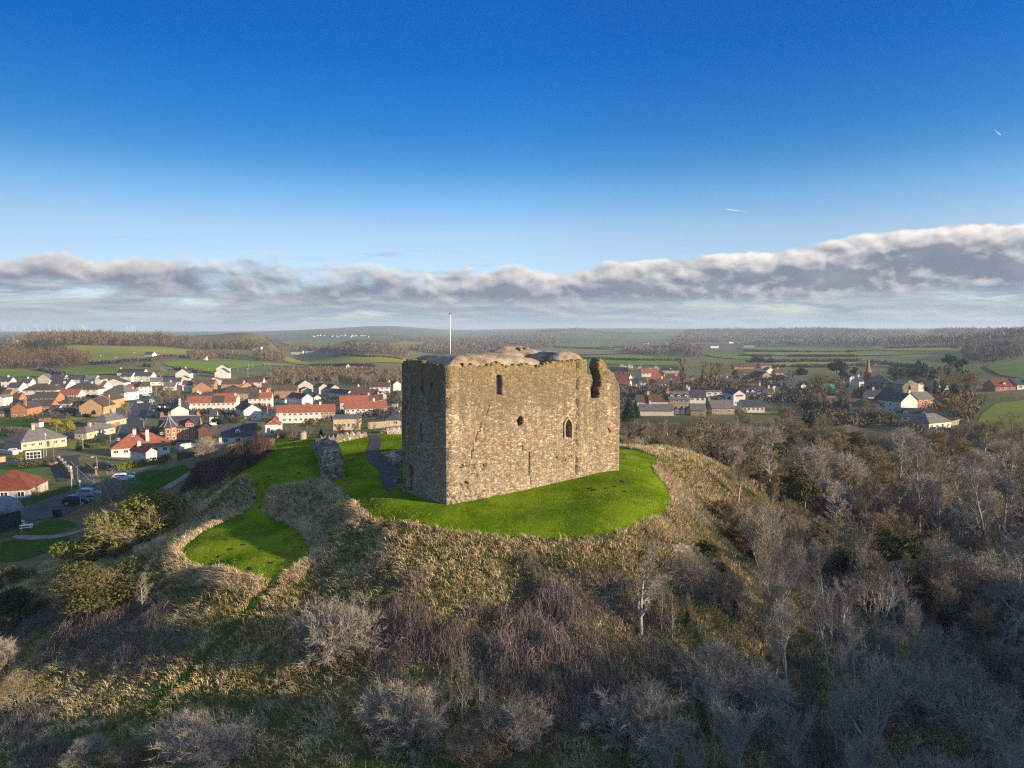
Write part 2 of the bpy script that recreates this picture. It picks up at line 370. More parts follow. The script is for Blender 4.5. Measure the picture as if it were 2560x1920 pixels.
def stone_material(name, dark, mid, pale, cell=(3.6, 3.6, 6.0), weather=True, tint=1.0):
    m, nt, b = material(name)
    k = worldcoord(nt)
    wob = nt.nodes.new('ShaderNodeTexNoise'); wob.inputs['Scale'].default_value = 1.3; wob.inputs['Detail'].default_value = 3
    nt.links.new(k, wob.inputs['Vector'])
    mp = nt.nodes.new('ShaderNodeMapping'); mp.inputs['Scale'].default_value = cell; nt.links.new(k, mp.inputs['Vector'])
    ad = nt.nodes.new('ShaderNodeMix'); ad.data_type = 'VECTOR'; ad.inputs[0].default_value = .16
    nt.links.new(mp.outputs[0], ad.inputs[4]); 
    ws = nt.nodes.new('ShaderNodeVectorMath'); ws.operation = 'SCALE'; ws.inputs[3].default_value = 1.5
    nt.links.new(wob.outputs['Color'], ws.inputs[0]); av = nt.nodes.new('ShaderNodeVectorMath'); av.operation = 'ADD'
    nt.links.new(mp.outputs[0], av.inputs[0]); nt.links.new(ws.outputs[0], av.inputs[1])
    vo = nt.nodes.new('ShaderNodeTexVoronoi'); vo.inputs['Scale'].default_value = 1.0; vo.inputs['Randomness'].default_value = .85
    nt.links.new(av.outputs[0], vo.inputs['Vector'])
    ed = nt.nodes.new('ShaderNodeTexVoronoi'); ed.feature = 'DISTANCE_TO_EDGE'; ed.inputs['Scale'].default_value = 1.0; ed.inputs['Randomness'].default_value = .85
    nt.links.new(av.outputs[0], ed.inputs['Vector'])
    cr, cg, cb = separate(nt, vo.outputs['Color'])
    base = cr.ramp([(0, dark), (.34, mid), (.62, tuple(.5 * a + .5 * c for a, c in zip(mid, pale))), (.84, pale), (.95, tuple(min(.62, c * 1.35) for c in pale)), (1, tuple(min(.7, c * 1.6) for c in pale))])
    hue = cg.ramp([(0, (1.05, .95, .86)), (.5, (1, 1, 1)), (.85, (.95, 1.0, 1.03)), (.96, (1.13, .97, .83))])
    base = mixc(nt, 1.0, base, hue, 'MULTIPLY')
    edge = Nd(nt, ed.outputs['Distance'])
    mort = edge.ss(.02, .10)
    base = mixc(nt, (mort * -1.0 + 1.0) * .6, base, tuple(c * .62 for c in mid))
    fine = noise(nt, k, 9.0, 5, .65)
    base = mixc(nt, .55, base, fine.ss(.25, .75).ramp([(0, (.72, .7, .67)), (1, (1.25, 1.25, 1.25))]), 'MULTIPLY')
    if weather:
        x, y, z = separate(nt, k)
        big = noise(nt, k, .32, 5, .6); streak = noise(nt, worldcoord(nt, (1.1, 1.1, .16)), 1.0, 4, .55)
        up = z.ss(3.5, 14.5)
        w = (up * .9 + (big - .5) * 2.2 + (streak - .5) * 2.0 + .16).ss(.25, .85)
        base = mixc(nt, w * .62, base, mixc(nt, fine.ss(.3, .7), (.10, .08, .048), (.20, .16, .095)))
        lich = (noise(nt, k, 2.6, 6, .7) + z.ss(10.0, 14.2) * .17).ss(.63, .74) * z.ss(8.0, 13.0)
        base = mixc(nt, lich * .6, base, (.30, .20, .04))
        low = z.ss(4.0, -.5) * big.ss(.35, .65)
        base = mixc(nt, low * .35, base, mixc(nt, cr, (.30, .25, .19), (.52, .46, .38)))
    if tint != 1.0: base = mixc(nt, 1.0, base, (tint, tint, tint), 'MULTIPLY')
    hgt = edge.ss(0, .22) * .7 + cb * .35 + fine * .35
    finish(nt, b, base, .93, hgt, .7, .07, .1)
    return m

M = {}
M['castle'] = stone_material('castle_stone', (.165, .132, .092), (.25, .205, .145), (.36, .30, .215))
M['rubble'] = stone_material('rubble_stone', (.09, .082, .07), (.20, .178, .145), (.36, .32, .265), (2.6, 2.6, 3.6), weather=False)
M['dressed'] = mottled('dressed_stone', [(.27, .225, .16), (.40, .345, .26)], 5, .9, .4, .02, world=True)
M['cap'] = mottled('cement_capping', [(.13, .105, .065), (.235, .185, .13), (.29, .235, .17), (.35, .29, .215)], .9, .95, 1.0, .2, 10, world=True, lo=.3, hi=.66)
M['iron'] = plain('painted_iron', (.32, .35, .42), .5)
M['white_paint'] = plain('white_paint', (.78, .77, .74), .5)

def ground_material():
    m, nt, b = material('rough_ground')
    k = worldcoord(nt); x, y, z = separate(nt, k)
    n1 = noise(nt, k, .035, 6, .6); n2 = noise(nt, k, .35, 6, .65); n3 = noise(nt, k, 3.0, 5, .7)
    f = (n1 * .5 + n2 * .5).ss(.36, .64)
    near = mixc(nt, f, (.075, .08, .022), (.24, .18, .09))
    near = mixc(nt, n3.ss(.35, .65) * .5, near, (.06, .055, .025))
    # farmland and gardens beyond the hill
    far = mixc(nt, noise(nt, k, .012, 5, .62).ss(.38, .62), (.115, .135, .035), (.20, .16, .08))
    far = mixc(nt, n2.ss(.4, .7) * .5, far, (.05, .06, .028))
    d = (x * x + (y - 75.0) * (y - 75.0))._m('SQRT')
    c = mixc(nt, d.ss(90, 170), near, far)
    vf = mixc(nt, noise(nt, worldcoord(nt, (.0011, .0035, 0)), 1.0, 4, .6).ss(.42, .6), (.105, .135, .04), (.13, .105, .07))
    pw = noise(nt, worldcoord(nt, (.0022, .006, 0)), 1.0, 5, .65)
    vf = mixc(nt, pw.ss(.53, .58) * .85, vf, (.045, .042, .03)); vf = mixc(nt, pw.ss(.40, .34) * .8, vf, (.20, .20, .05))
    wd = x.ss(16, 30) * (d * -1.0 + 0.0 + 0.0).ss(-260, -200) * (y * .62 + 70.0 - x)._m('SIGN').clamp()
    c = mixc(nt, wd * .85, c, mixc(nt, n2.ss(.3, .7), (.03, .024, .017), (.065, .052, .035)))  # leaf litter of the wood floor, darkened further for shade between the crowns
    c = mixc(nt, y.ss(900, 1700), c, vf)
    finish(nt, b, c, .95, n3 + n2, .6, .25, .1)
    return m
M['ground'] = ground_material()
def lawn_material(name, a, c, worn):
    m, nt, b = material(name); k = worldcoord(nt)
    n1 = noise(nt, k, .22, 5, .6); n2 = noise(nt, k, 2.2, 6, .7); n3 = noise(nt, k, 9.0, 3, .6)
    col = mixc(nt, (n1 * .6 + n2 * .4).ss(.40, .60), a, c)
    col = mixc(nt, n3.ss(.35, .7) * .35, col, tuple(q * .55 for q in a))
    col = mixc(nt, noise(nt, k, .16, 7, .68).ss(.54, .70) * .6, col, worn)
    finish(nt, b, col, .95, n2 * .7 + n3, .9, .12, .0)
    return m
M['lawn'] = lawn_material('mown_grass', (.072, .140, .005), (.175, .255, .012), (.27, .26, .04))
M['path'] = mottled('path_tarmac', [(.036, .038, .042), (.06, .06, .062), (.085, .082, .075)], 1.2, .95, .3, .02, 8, world=True)
M['soil'] = mottled('mole_soil', [(.02, .014, .01), (.05, .035, .022)], 9, .95, .5, world=True)

# ------------------------------------------------------------------ the ground: one sheet out to the horizon
def build_ground():
    nv, nu = GZ.shape
    V = np.stack([GX, GY, GZ], -1).reshape(-1, 3)
    i, j = np.meshgrid(np.arange(nu - 1), np.arange(nv - 1)); a = (j * nu + i).ravel()
    F = np.concatenate([np.stack([a, a + 1, a + nu + 1], 1), np.stack([a, a + nu + 1, a + nu], 1)])
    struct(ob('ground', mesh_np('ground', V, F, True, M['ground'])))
build_ground()

def dens(poly, step):
    out = []
    n = len(poly)
    for i in range(n):
        a, b = Vector(poly[i][:2]), Vector(poly[(i + 1) % n][:2])
        k = max(1, int((b - a).length / step))
        out += [a.lerp(b, q / k) for q in range(k)]
    return out
def inside(poly, X, Y):
    X = np.asarray(X, float); Y = np.asarray(Y, float); r = np.zeros(X.shape, bool); n = len(poly)
    for i in range(n):
        x0, y0 = poly[i][:2]; x1, y1 = poly[(i + 1) % n][:2]
        if y0 == y1: continue
        c = ((y0 > Y) != (y1 > Y)) & (X < (x1 - x0) * (Y - y0) / (y1 - y0) + x0)
        r ^= c
    return r
def smooth_poly(poly, it=2):
    P = [Vector(p[:2]) for p in poly]
    for _ in range(it):
        Q = []
        for i in range(len(P)):
            a, b = P[i], P[(i + 1) % len(P)]
            Q += [a.lerp(b, .25), a.lerp(b, .75)]
        P = Q
    return P
def sheet(name, poly, mat, step, off=.04, wob=0.0, smooth=1):
    """a surface that follows the ground, bounded by a polygon of world points"""
    P = smooth_poly(poly, smooth) if smooth else [Vector(p[:2]) for p in poly]
    B = dens(P, step * 1.2)
    xs = [p.x for p in B]; ys = [p.y for p in B]
    gx, gy = np.meshgrid(np.arange(min(xs), max(xs), step), np.arange(min(ys), max(ys), step))
    rg = np.random.default_rng(3)
    gx = (gx + rg.uniform(-.25, .25, gx.shape) * step).ravel(); gy = (gy + rg.uniform(-.25, .25, gy.shape) * step).ravel()
    ins = inside([(p.x, p.y) for p in B], gx, gy)
    pts = B + [Vector((a, b)) for a, b in zip(gx[ins], gy[ins])]
    n = len(B)
    v, e, f, *_ = mgeo.delaunay_2d_cdt(pts, [(i, (i + 1) % n) for i in range(n)], [list(range(n))], 1, 1e-4)
    X = np.array([p.x for p in v]); Y = np.array([p.y for p in v])
    Z = Hs(X, Y) + off
    me = mesh_np(name, np.stack([X, Y, Z], 1), [np.array([q for q in f if len(q) == 3])], True, mat)
    bm_flip(me)
    return struct(ob(name, me))
def bm_flip(me):
    if len(me.polygons) and me.polygons[0].normal.z < 0: me.flip_normals()
def c9(x, y): return (560 + x / 3.95) / 1.15735, (1080 + y / 3.95) / 1.15735
def cb(x, y): return x / 2.3047 / 1.15735, (1200 + y / 2.3047) / 1.15735
LAWN_PX = [c9(*p) for p in ((1300,705),(1360,790),(1460,860),(1620,880),(1900,915),(2100,950),(2212,990))] + \
    [(1050,1158),(1130,1163),(1220,1166),(1300,1158),(1380,1140),(1430,1115),(1452,1085),(1445,1060),(1420,1030),(1408,1010),(1425,992),(1400,981),(1345,968)]
LAWN_PX2 = [(862,941),(845,936),(800,938),(735,942),(690,947),(600,951)] + [c9(*p) for p in ((430,190),(300,310),(100,440),(30,510),(300,530),(320,600),(300,720),(170,830))] + \
    [cb(*p) for p in ((1380,195),(1200,280),(1050,390),(1050,460),(1180,510),(1400,550),(1570,585),(1640,570),(1720,500),(1810,430),(1790,380),(1740,300),(1700,270),(1600,240),(1530,215),(1520,170))] + \
    [c9(*p) for p in ((430,570),(560,530),(850,490),(1010,480),(1090,540),(1200,620))]
LAWN = [at(*p) for p in LAWN_PX] + [Vector((12, 106, 0)), Vector((-8, 112, 0))] + [at(*p) for p in LAWN_PX2]
sheet('lawn', LAWN, M['lawn'], .55, .05)
PATH = [at(*c9(*p)) for p in ((1390,220),(1440,310),(1540,400),(1570,520),(1640,620),(1668,630),(1655,545),(1705,540),(1770,590))] + [Vector((-12, 76.5, 0)), Vector((-13.5, 82, 0))] + \
       [at(*c9(*p)) for p in ((1750,330),(1640,290),(1560,240),(1530,190),(1560,110),(1550,60),(1500,32),(1400,30),(1440,60),(1440,110))]
sheet('path', PATH, M['path'], .4, .085)

# ------------------------------------------------------------------ the castle
C0 = Vector((-6.47, 69.0, 0)); TH = R(33)
E1 = Vector((math.cos(TH), math.sin(TH), 0)); E2 = Vector((-math.sin(TH), math.cos(TH), 0))
LM, LX, LD = 17.6, 22.5, 10.2
def CW(s, t, z): return C0 + E1 * s + E2 * t + Vector((0, 0, z))
def on_main(px, py, t0=0.0):
    d = Vector(ray(px, py)); o = Vector((0, 0, CAMZ)); n = E2
    k = ((C0 + E2 * t0) - o).dot(n) / d.dot(n); p = o + d * k - C0
    return p.dot(E1), p.z
def on_left(px, py):
    d = Vector(ray(px, py)); o = Vector((0, 0, CAMZ))
    k = (C0 - o).dot(E1) / d.dot(E1); p = o + d * k - C0
    return p.dot(E2), p.z
def k1(x, y): return (980 + x / 6.913) / 1.15735, (850 + y / 6.913) / 1.15735
def k2(x, y): return (980 + x / 6.913) / 1.15735, (1060 + y / 6.913) / 1.15735
def k3(x, y): return (1260 + x / 6.9125) / 1.15735, (850 + y / 6.9125) / 1.15735
def k4(x, y): return (1260 + x / 6.9125) / 1.15735, (1000 + y / 6.9125) / 1.15735
def vnoise(P, seed, freq, octv=4):
    """cheap smooth value noise on an (...,3) array"""
    rg = np.random.default_rng(seed); T = rg.random((64, 64, 64))
    out = np.zeros(P.shape[:-1]); amp, tot = 1.0, 0.0
    for o in range(octv):
        q = P * freq + 17.3 * (o + 1); i = np.floor(q).astype(int); f = q - i; f = f * f * (3 - 2 * f)
        a = 0
        for dx in (0, 1):
            for dy in (0, 1):
                for dz in (0, 1):
                    w = (f[..., 0] if dx else 1 - f[..., 0]) * (f[..., 1] if dy else 1 - f[..., 1]) * (f[..., 2] if dz else 1 - f[..., 2])
                    a = a + w * T[(i[..., 0] + dx) % 64, (i[..., 1] + dy) % 64, (i[..., 2] + dz) % 64]
        out += a * amp; tot += amp; amp *= .5; freq *= 2.1
    return out / tot - .5
def masonry(P0, e, inn, L, z0, z1, step, mask, thick, disp=None, seed=1):
    """a thick wall of small cells: cells where mask is False are holes or broken edge"""
    ns, nz = int(round(L / step)), int(round((z1 - z0) / step))
    ds = L / ns; S = (np.arange(ns) + .5) * ds; Z = z0 + (np.arange(nz) + .5) * step
    SS, ZZ = np.meshgrid(S, Z, indexing='ij'); K = mask(SS, ZZ)
    VS, VZ = np.meshgrid(np.arange(ns + 1) * ds, z0 + np.arange(nz + 1) * step, indexing='ij')
    P0 = np.array(P0); e = np.array(e); inn = np.array(inn)
    base = P0 + VS[..., None] * e + VZ[..., None] * np.array([0, 0, 1.0])
    nzv = vnoise(base, seed, 1.6, 4)
    fade = np.clip(np.minimum(VS, L - VS) / .5, .15, 1)
    D = nzv * .22 * fade + (disp(VS, VZ, base) * fade if disp else 0)
    A = base - inn * D[..., None]
    jit = np.random.default_rng(seed).uniform(-.28, .28, VS.shape) * step
    A = A + e * (jit * (fade >= 1))[..., None] + np.array([0, 0, 1.0]) * (np.random.default_rng(seed + 1).uniform(-.28, .28, VS.shape) * step)[..., None]
    Bk = base + inn * thick
    V = np.concatenate([A.reshape(-1, 3), Bk.reshape(-1, 3)]); off = (ns + 1) * (nz + 1)
    idx = lambda i, j: i * (nz + 1) + j
    I, J = np.nonzero(K)
    a, b, c, d = idx(I, J), idx(I + 1, J), idx(I + 1, J + 1), idx(I, J + 1)
    F = [np.stack([a, b, c, d], 1), np.stack([d, c, b, a], 1) + off]
    Kp = np.pad(K, 1)
    for di, dj, q in ((-1, 0, (d, a)), (1, 0, (b, c)), (0, -1, (a, b)), (0, 1, (c, d))):
        m = ~Kp[I + 1 + di, J + 1 + dj]
        p, r = q[0][m], q[1][m]
        F.append(np.stack([r, p, p + off, r + off], 1))
    F = np.concatenate(F)
    used = np.unique(F); remap = np.zeros(len(V), int); remap[used] = np.arange(len(used))
    return V[used], remap[F]
def joinVF(L):
    V, F, o = [], [], 0
    for v, f in L:
        V.append(v); F.append(f + o); o += len(v)
    return np.concatenate(V), np.concatenate(F)

def build_castle():
    castle = empty('castle', 'ruined square stone castle keep with smooth grey capping on its grassy hilltop', 'castle', CW(8.8, 5, 0))
    part = lambda name, me: _child(castle, name, me)
    # outline of the wall head along the long face, from the photograph
    topm = [on_main(*cc(*p)) for p in ((457,535),(520,520),(560,515),(640,508),(690,528),(730,520),(760,512),(800,505),(830,498),(870,500),(900,515),(960,508),(1010,512),(1060,505),(1100,514),(1135,522),(1180,512),(1210,498),(1260,490),(1300,482),(1340,485),(1400,478),(1450,482),(1512,490))]
    ts = np.array([p[0] for p in topm]); tz = np.array([p[1] for p in topm])
    rg = np.random.default_rng(5); jag = rg.uniform(-.22, .22, 200)
    def ztop(S): return np.interp(S, ts, tz) + jag[(np.abs(S) / .22).astype(int) % 200]
    poly_m = lambda pts, k: [on_main(*k(*p)) for p in pts]
    holes = [
        poly_m([(1795,935),(1795,640),(1815,605),(1850,595),(1885,605),(1903,640),(1903,960)], k1),         # grated lancet
        poly_m([(235,330),(265,285),(300,270),(330,300),(325,340),(350,355),(330,390),(340,420),(315,440),(300,480),(280,455),(235,450),(240,400),(220,360)], k4),
        poly_m([(1055,640),(1050,440),(1065,380),(1105,325),(1145,370),(1168,430),(1160,655)], k4),           # lancet
        poly_m([(430,905),(458,905),(456,1305),(430,1305)], k4),                                               # arrow slit
        poly_m([(1390,310),(1410,315),(1408,468),(1390,465)], k2),                                             # small slit
        poly_m([(1245,992),(1325,990),(1325,1045),(1250,1040)], k2),
        poly_m([(1420,880),(1440,870),(1450,920),(1440,980),(1445,1060),(1435,1150),(1440,1270),(1420,1280),(1395,1220),(1405,1130),(1395,1050),(1420,990)], k4),
        poly_m([(1225,690),(1222,730),(1165,770),(1180,800),(1195,760),(1190,690)], k2),
        poly_m([(1050,1010),(1072,1015),(1080,1065),(1055,1068)], k4),
        poly_m([(315,700),(325,700),(328,900),(316,900)], k4), poly_m([(452,1310),(466,1310),(470,1480),(456,1480)], k4),
        poly_m([(885,965),(940,975),(940,1010),(905,1015)], k4), poly_m([(1120,960),(1180,960),(1180,985),(1125,990)], k4),
        poly_m([(875,960),(970,940),(975,1100),(905,1100)], k2),
    ]
    cracks = [poly_m(p, k) for p, k in (([(1690,1120),(1672,1190),(1640,1270),(1636,1300)], k1), ([(1545,1425),(1515,1560)], k1), ([(1535,0),(1510,130),(1480,140),(1440,290)], k2), ([(1378,470),(1370,600)], k2), ([(1350,640),(1325,690)], k2))]
    def crackmask(S, Z, pl, w):
        m = np.zeros(S.shape, bool)
        for (a, b), (c, d) in zip(pl[:-1], pl[1:]):
            L2 = (c - a) ** 2 + (d - b) ** 2; q = np.clip(((S - a) * (c - a) + (Z - b) * (d - b)) / L2, 0, 1)
            m |= ((S - a - q * (c - a)) ** 2 + (Z - b - q * (d - b)) ** 2) < w * w
        return m
    def mask_main(S, Z):
        m = Z < ztop(S)
        for h in holes: m &= ~inside(h, S, Z)
        for c in cracks: m &= ~crackmask(S, Z, c, .06)
        return m
    pit = poly_m([(1215,720),(1630,670),(1625,740),(1560,830),(1250,850)], k2)
    patch = poly_m([(1010,760),(1200,720),(1240,850),(1500,850),(1450,960),(1120,1000),(1000,1090)], k2)
    def disp_main(S, Z, P):
        d = np.zeros(S.shape)
        rough = vnoise(P, 9, 3.2, 3)
        rb = np.clip((2.9 - .30 * S - Z + vnoise(P, 4, .9, 2) * 1.6) / .8, 0, 1) * (S < 8)
        d += rb * (.02 + rough * .75)
        d += np.where(inside(pit, S, Z), -.32 + rough * .5, 0) + np.where(inside(patch, S, Z), -.2, 0)
        d += np.clip((.9 - (Z - .6)) / .9, 0, 1) * .10
        d += np.where((S > 17.35) & (Z < 13) & (Z > 5), .09, 0)          # the plain angle shaft where the keep ends
        d += np.clip((Z - 12.6) / 1.4, 0, 1) * rough * .3
        return d
    V1, F1 = masonry(CW(0, 0, 0), E1, E2, LM, -1.6, 14.6, .1, mask_main, 1.5, disp_main, 11)
    # short face, in shade; t runs away from the corner
    pl = lambda pts, k: [on_left(*k(*p)) for p in pts]
    lh = [pl([(505,670),(540,690),(545,930),(500,930)], k1), pl([(660,740),(700,720),(710,770),(690,800),(680,850),(660,855),(650,790)], k1), pl([(350,850),(380,820),(392,880),(375,920),(345,970),(335,960),(360,900)], k1),
          pl([(488,1470),(515,1470),(520,1659),(490,1659)], k1), pl([(490,0),(520,0),(520,330),(492,325)], k2), pl([(515,430),(545,430),(540,560),(510,560)], k1),
          pl([(225,640),(290,690),(350,740),(372,800),(375,1165),(300,1160),(215,1120)], k2)]
    chan = pl([(222,1180),(265,1140),(290,1250),(300,1659),(222,1659)], k1); chan2 = pl([(222,0),(300,0),(295,640),(222,640)], k2)
    lp = sorted(on_left(*k1(*p)) for p in ((925,500),(900,470),(800,450),(560,435),(480,370),(360,350),(240,350),(205,385),(172,412)))
    LTt = [p[0] for p in lp]; LZ = [p[1] for p in lp]
    def mask_left(S, Z):
        m = Z < (np.interp(S, LTt, LZ) + jag[(S / .22).astype(int) % 200] * .8)
        for h in lh: m &= ~inside(h, S, Z)
        return m
    def disp_left(S, Z, P):
        d = np.where(inside(chan, S, Z) | inside(chan2, S, Z), -.45, 0.0)
        d += np.where((S > 8.9) & (Z < 9.6), .3, 0) + np.where((S > 9.2) & (Z < 3.2) & (Z > -1), -.25, 0)
        d += np.clip((1.6 - Z) / 2, 0, 1) * .25 + vnoise(P, 12, 2.4, 3) * .16
        return d
    V2, F2 = masonry(CW(0, 0, 0), E2, E1, LD, -1.6, 14.6, .12, mask_left, 1.5, disp_left, 21)
    F2 = F2[:, ::-1]
    V3, F3 = masonry(CW(0, LD, 0), E1, -E2, LM, -4, 14.2, .35, lambda S, Z: Z < 13.4 + jag[(S / .35).astype(int) % 200], 1.5, None, 31); F3 = F3[:, ::-1]
    V4, F4 = masonry(CW(LM, 0, 0), E2, -E1, LD, -4, 14.2, .3, lambda S, Z: Z < np.interp(S, (0, 1.5, LD), (14.0, 13.8, 13.4)), 1.5, None, 41)
    V, F = joinVF([(V1, F1), (V2, F2), (V3, F3), (V4, F4)])
    part('wall', mesh_np('wall', V, F, False, M['castle']))
    # the broken end bay: a thick wall with a great hole torn down from its top
    px = [(1470,590),(1520,600),(1535,660),(1540,740),(1512,850),(1510,1005),(1560,1020),(1630,1015),(1650,990),(1672,930),(1655,850),(1690,800),(1685,640),(1660,560),(1640,500),(1655,380),(1680,335),(1712,340),(1760,390),(1800,480),(1850,545),(1900,570),(1930,640),(1960,700),(1985,770),(2005,835),(2032,842)]
    q = [on_main(*k3(*p)) for p in px]
    out = [(LM - .1, -4), (LM - .1, q[0][1])] + q + [(LX + .4, q[-1][1]), (LX + .4, -4)]
    sq = poly_m([(1820,512),(1864,508),(1864,572),(1822,570)], k4)
    def mask_x(S, Z):
        n = jag[((S * 7 + Z * 3)).astype(int) % 200] * .5
        m = inside(out, S + LM + n * .25, Z + n * .3)
        return m & ~inside(sq, S + LM, Z)
    def disp_x(S, Z, P):
        return -.12 + np.clip((Z - 9.5) / 3, 0, 1) * vnoise(P, 51, 2.2, 3) * .5
    V, F = masonry(CW(LM, 0.02, 0), E1, E2, LX - LM, -2, 14.4, .1, mask_x, 1.7, disp_x, 51)
    V5, F5 = masonry(CW(LX, 1.75, 0), E2, -E1, 7.5, -4, 10, .3, lambda S, Z: Z < 8.8 - S * .25 + jag[(S / .3).astype(int) % 200], 1.4, None, 61)
    V6, F6 = masonry(CW(LM + .02, 9.2, 0), E1, -E2, LX - LM - 1.5, -4, 9, .35, lambda S, Z: Z < 7 + jag[(S / .35).astype(int) % 200], 1.2, None, 71); F6 = F6[:, ::-1]
    V, F = joinVF([(V, F), (V5, F5), (V6, F6)])
    part('end_bay', mesh_np('end_bay', V, F, False, M['castle']))
    # the little brick lintel over the square hole
    (s0, z0), (s1, _) = on_main(*k4(1820, 512)), on_main(*k4(1864, 512))
    mb = MB(); p = [CW(s, t, z) for z in (z0 - .02, z0 + .18) for t in (-.03, .3) for s in (s0, s1)]
    mb.add(p, [(0, 2, 3, 1), (4, 5, 7, 6), (0, 1, 5, 4), (2, 6, 7, 3), (0, 4, 6, 2), (1, 3, 7, 5)])
    part('lintel', mb.mesh('lintel', plain('lintel_brick', (.45, .13, .06), .9)))
    # smooth cement capping over the wall heads and vault
    ns, ntt = 150, 90
    S, T = np.meshgrid(np.linspace(.08, LM - .08, ns), np.linspace(.1, LD - .15, ntt), indexing='ij')
    dl, dr, df, db = S, LM - S, T, LD - T
    edge = np.minimum(np.minimum(1 - np.exp(-dl / .8), 1 - np.exp(-dr / .45)), np.minimum(1 - np.exp(-df / .55), 1 - np.exp(-db / .6)))
    P = np.stack([S, T, np.zeros(S.shape)], -1)
    front = np.interp(S, ts, tz) - .62
    crest = np.interp(S, (0, 2, 5, 9, 12, 13.2, 14.6, 17, 17.6), (14.3, 14.72, 14.8, 14.62, 14.2, 14.05, 14.8, 15.0, 14.75))
    back = np.interp(S, (0, 2, 6, 10, 11.5, 14, 16, 17.6), (14.3, 14.7, 14.5, 14.8, 15.4, 15.5, 14.8, 14.2))
    ck = crest + (back - crest) * np.clip((T - 5.2) / 2.6, 0, 1) ** 1
    lowz = front + (13.0 - front) * np.clip(T / 3, 0, 1); lowl = np.interp(T, LTt, LZ) - .5; lowz = np.where(dl < np.minimum(df * 1.6, 2.5), np.minimum(lowz, lowl), lowz)
    Z = lowz + (ck - lowz) * edge
    Z -= 1.25 * np.exp(-((S - 12.75) / .62) ** 2) * np.clip(1.5 - T / 3.4, 0, 1)
    Z -= .35 * np.exp(-((T - 5.6) / .5) ** 2) * ((S > 3) & (S < 16))
    Z += vnoise(P, 80, .5, 4) * .22 * np.clip(edge, .1, 1) + vnoise(P, 81, 2.2, 3) * .09
    Z -= np.where(np.minimum(np.minimum(dl, dr), np.minimum(df, db)) < .13, .35, 0)
    W3 = np.array(C0) + S[..., None] * np.array(E1) + T[..., None] * np.array(E2) + Z[..., None] * np.array([0, 0, 1.0])
    i, j = np.meshgrid(np.arange(ns - 1), np.arange(ntt - 1), indexing='ij'); a = (i * ntt + j).ravel()
    part('capping', mesh_np('capping', W3.reshape(-1, 3), np.stack([a, a + ntt, a + ntt + 1, a + 1], 1), True, M['cap']))
    mb = MB(); P8 = [CW(s_, t_, z_) for z_ in (-1, 13.2) for t_ in (1.75, LD - 1.6) for s_ in (1.75, LM - 1.6)]
    for zz in (2.5, 6.2, 9.6, 13.0):
        mb.add([CW(1.4, 1.4, zz), CW(LM - 1.4, 1.4, zz), CW(LM - 1.4, LD - 1.4, zz), CW(1.4, LD - 1.4, zz)], [(0, 1, 2, 3)])
    part('floor_vault', mb.mesh('floor_vault', M['rubble']))
    # the stub of wall head standing through the capping at the back
    Vb, Fb = masonry(CW(11.3, 6.6, 13.2), E1, E2, 4.6, 0, 2.6, .12, lambda s, z: z < np.interp(s, (0, .8, 1.6, 3.2, 4.0, 4.6), (.9, 1.5, 1.85, 1.8, 1.2, .6)) + jag[(s / .2).astype(int) % 200], 1.4, None, 91)
    part('wall_stub', mesh_np('wall_stub', Vb, Fb, False, M['castle']))
    # iron grating in the upper lancet
    h = holes[0]; x0, x1 = min(p[0] for p in h) + .0, max(p[0] for p in h); z0, z1 = min(p[1] for p in h), max(p[1] for p in h)
    mb = MB(); 
    def bar(a, b, r): mb.tube([a, b], [r, r], 5)
    for q in range(6): s = x0 + (x1 - x0) * (q + .5) / 6; bar(CW(s, .45, z0 - .05), CW(s, .45, z1 + .02), .010)
    for q in range(13): z = z0 + (z1 - z0) * (q + .5) / 13; bar(CW(x0 - .05, .47, z), CW(x1 + .05, .47, z), .010)
    part('window_grille', mb.mesh('window_grille', M['iron']))
    # dressed surround of the pointed window
    ar = [on_main(*k4(*p)) for p in ((1055,650),(1050,440),(1068,375),(1105,322),(1145,368),(1168,430),(1162,660))]
    ou = [on_main(*k4(*p)) for p in ((1036,650),(1030,435),(1050,360),(1105,297),(1162,352),(1188,425),(1182,660))]
    mb = MB(); n = len(ar)
    V = [CW(s, -.14, z) for s, z in ar] + [CW(s, -.14, z) for s, z in ou] + [CW(s, .35, z) for s, z in ar] + [CW(s, .1, z) for s, z in ou]
    F = []
    for a in range(n - 1): F += [(a, n + a, n + a + 1, a + 1), (a, a + 1, 2 * n + a + 1, 2 * n + a), (n + a, 3 * n + a, 3 * n + a + 1, n + a + 1)]
    mb.add(V, F); part('window_surround', mb.mesh('window_surround', M['dressed']))
    return castle
def _child(parent, name, me):
    o = ob(name, me, parent); o.matrix_parent_inverse = Matrix.Translation(-parent.location); return o
CASTLE = build_castle()

# the flagpole on the capping
def build_flagpole():
    p = CW(3.15, 4.9, 14.35)
    top = 14.35 + 5.5
    e = empty('flagpole', 'tall thin white flagpole standing bare on the castle roof', 'flagpole', p)
    mb = MB(); mb.tube([(0, 0, -.1), (0, 0, 4.55)], [.06, .042], 10); ob('pole', mb.mesh('pole', M['white_paint'], True), e)
    mb = MB(); mb.tube([(0, 0, 4.55), (0, 0, 4.63), (0, 0, 4.72)], [.07, .08, .03], 10); ob('finial', mb.mesh('finial', plain('finial_paint', (.12, .05, .2), .5), True), e)
build_flagpole()

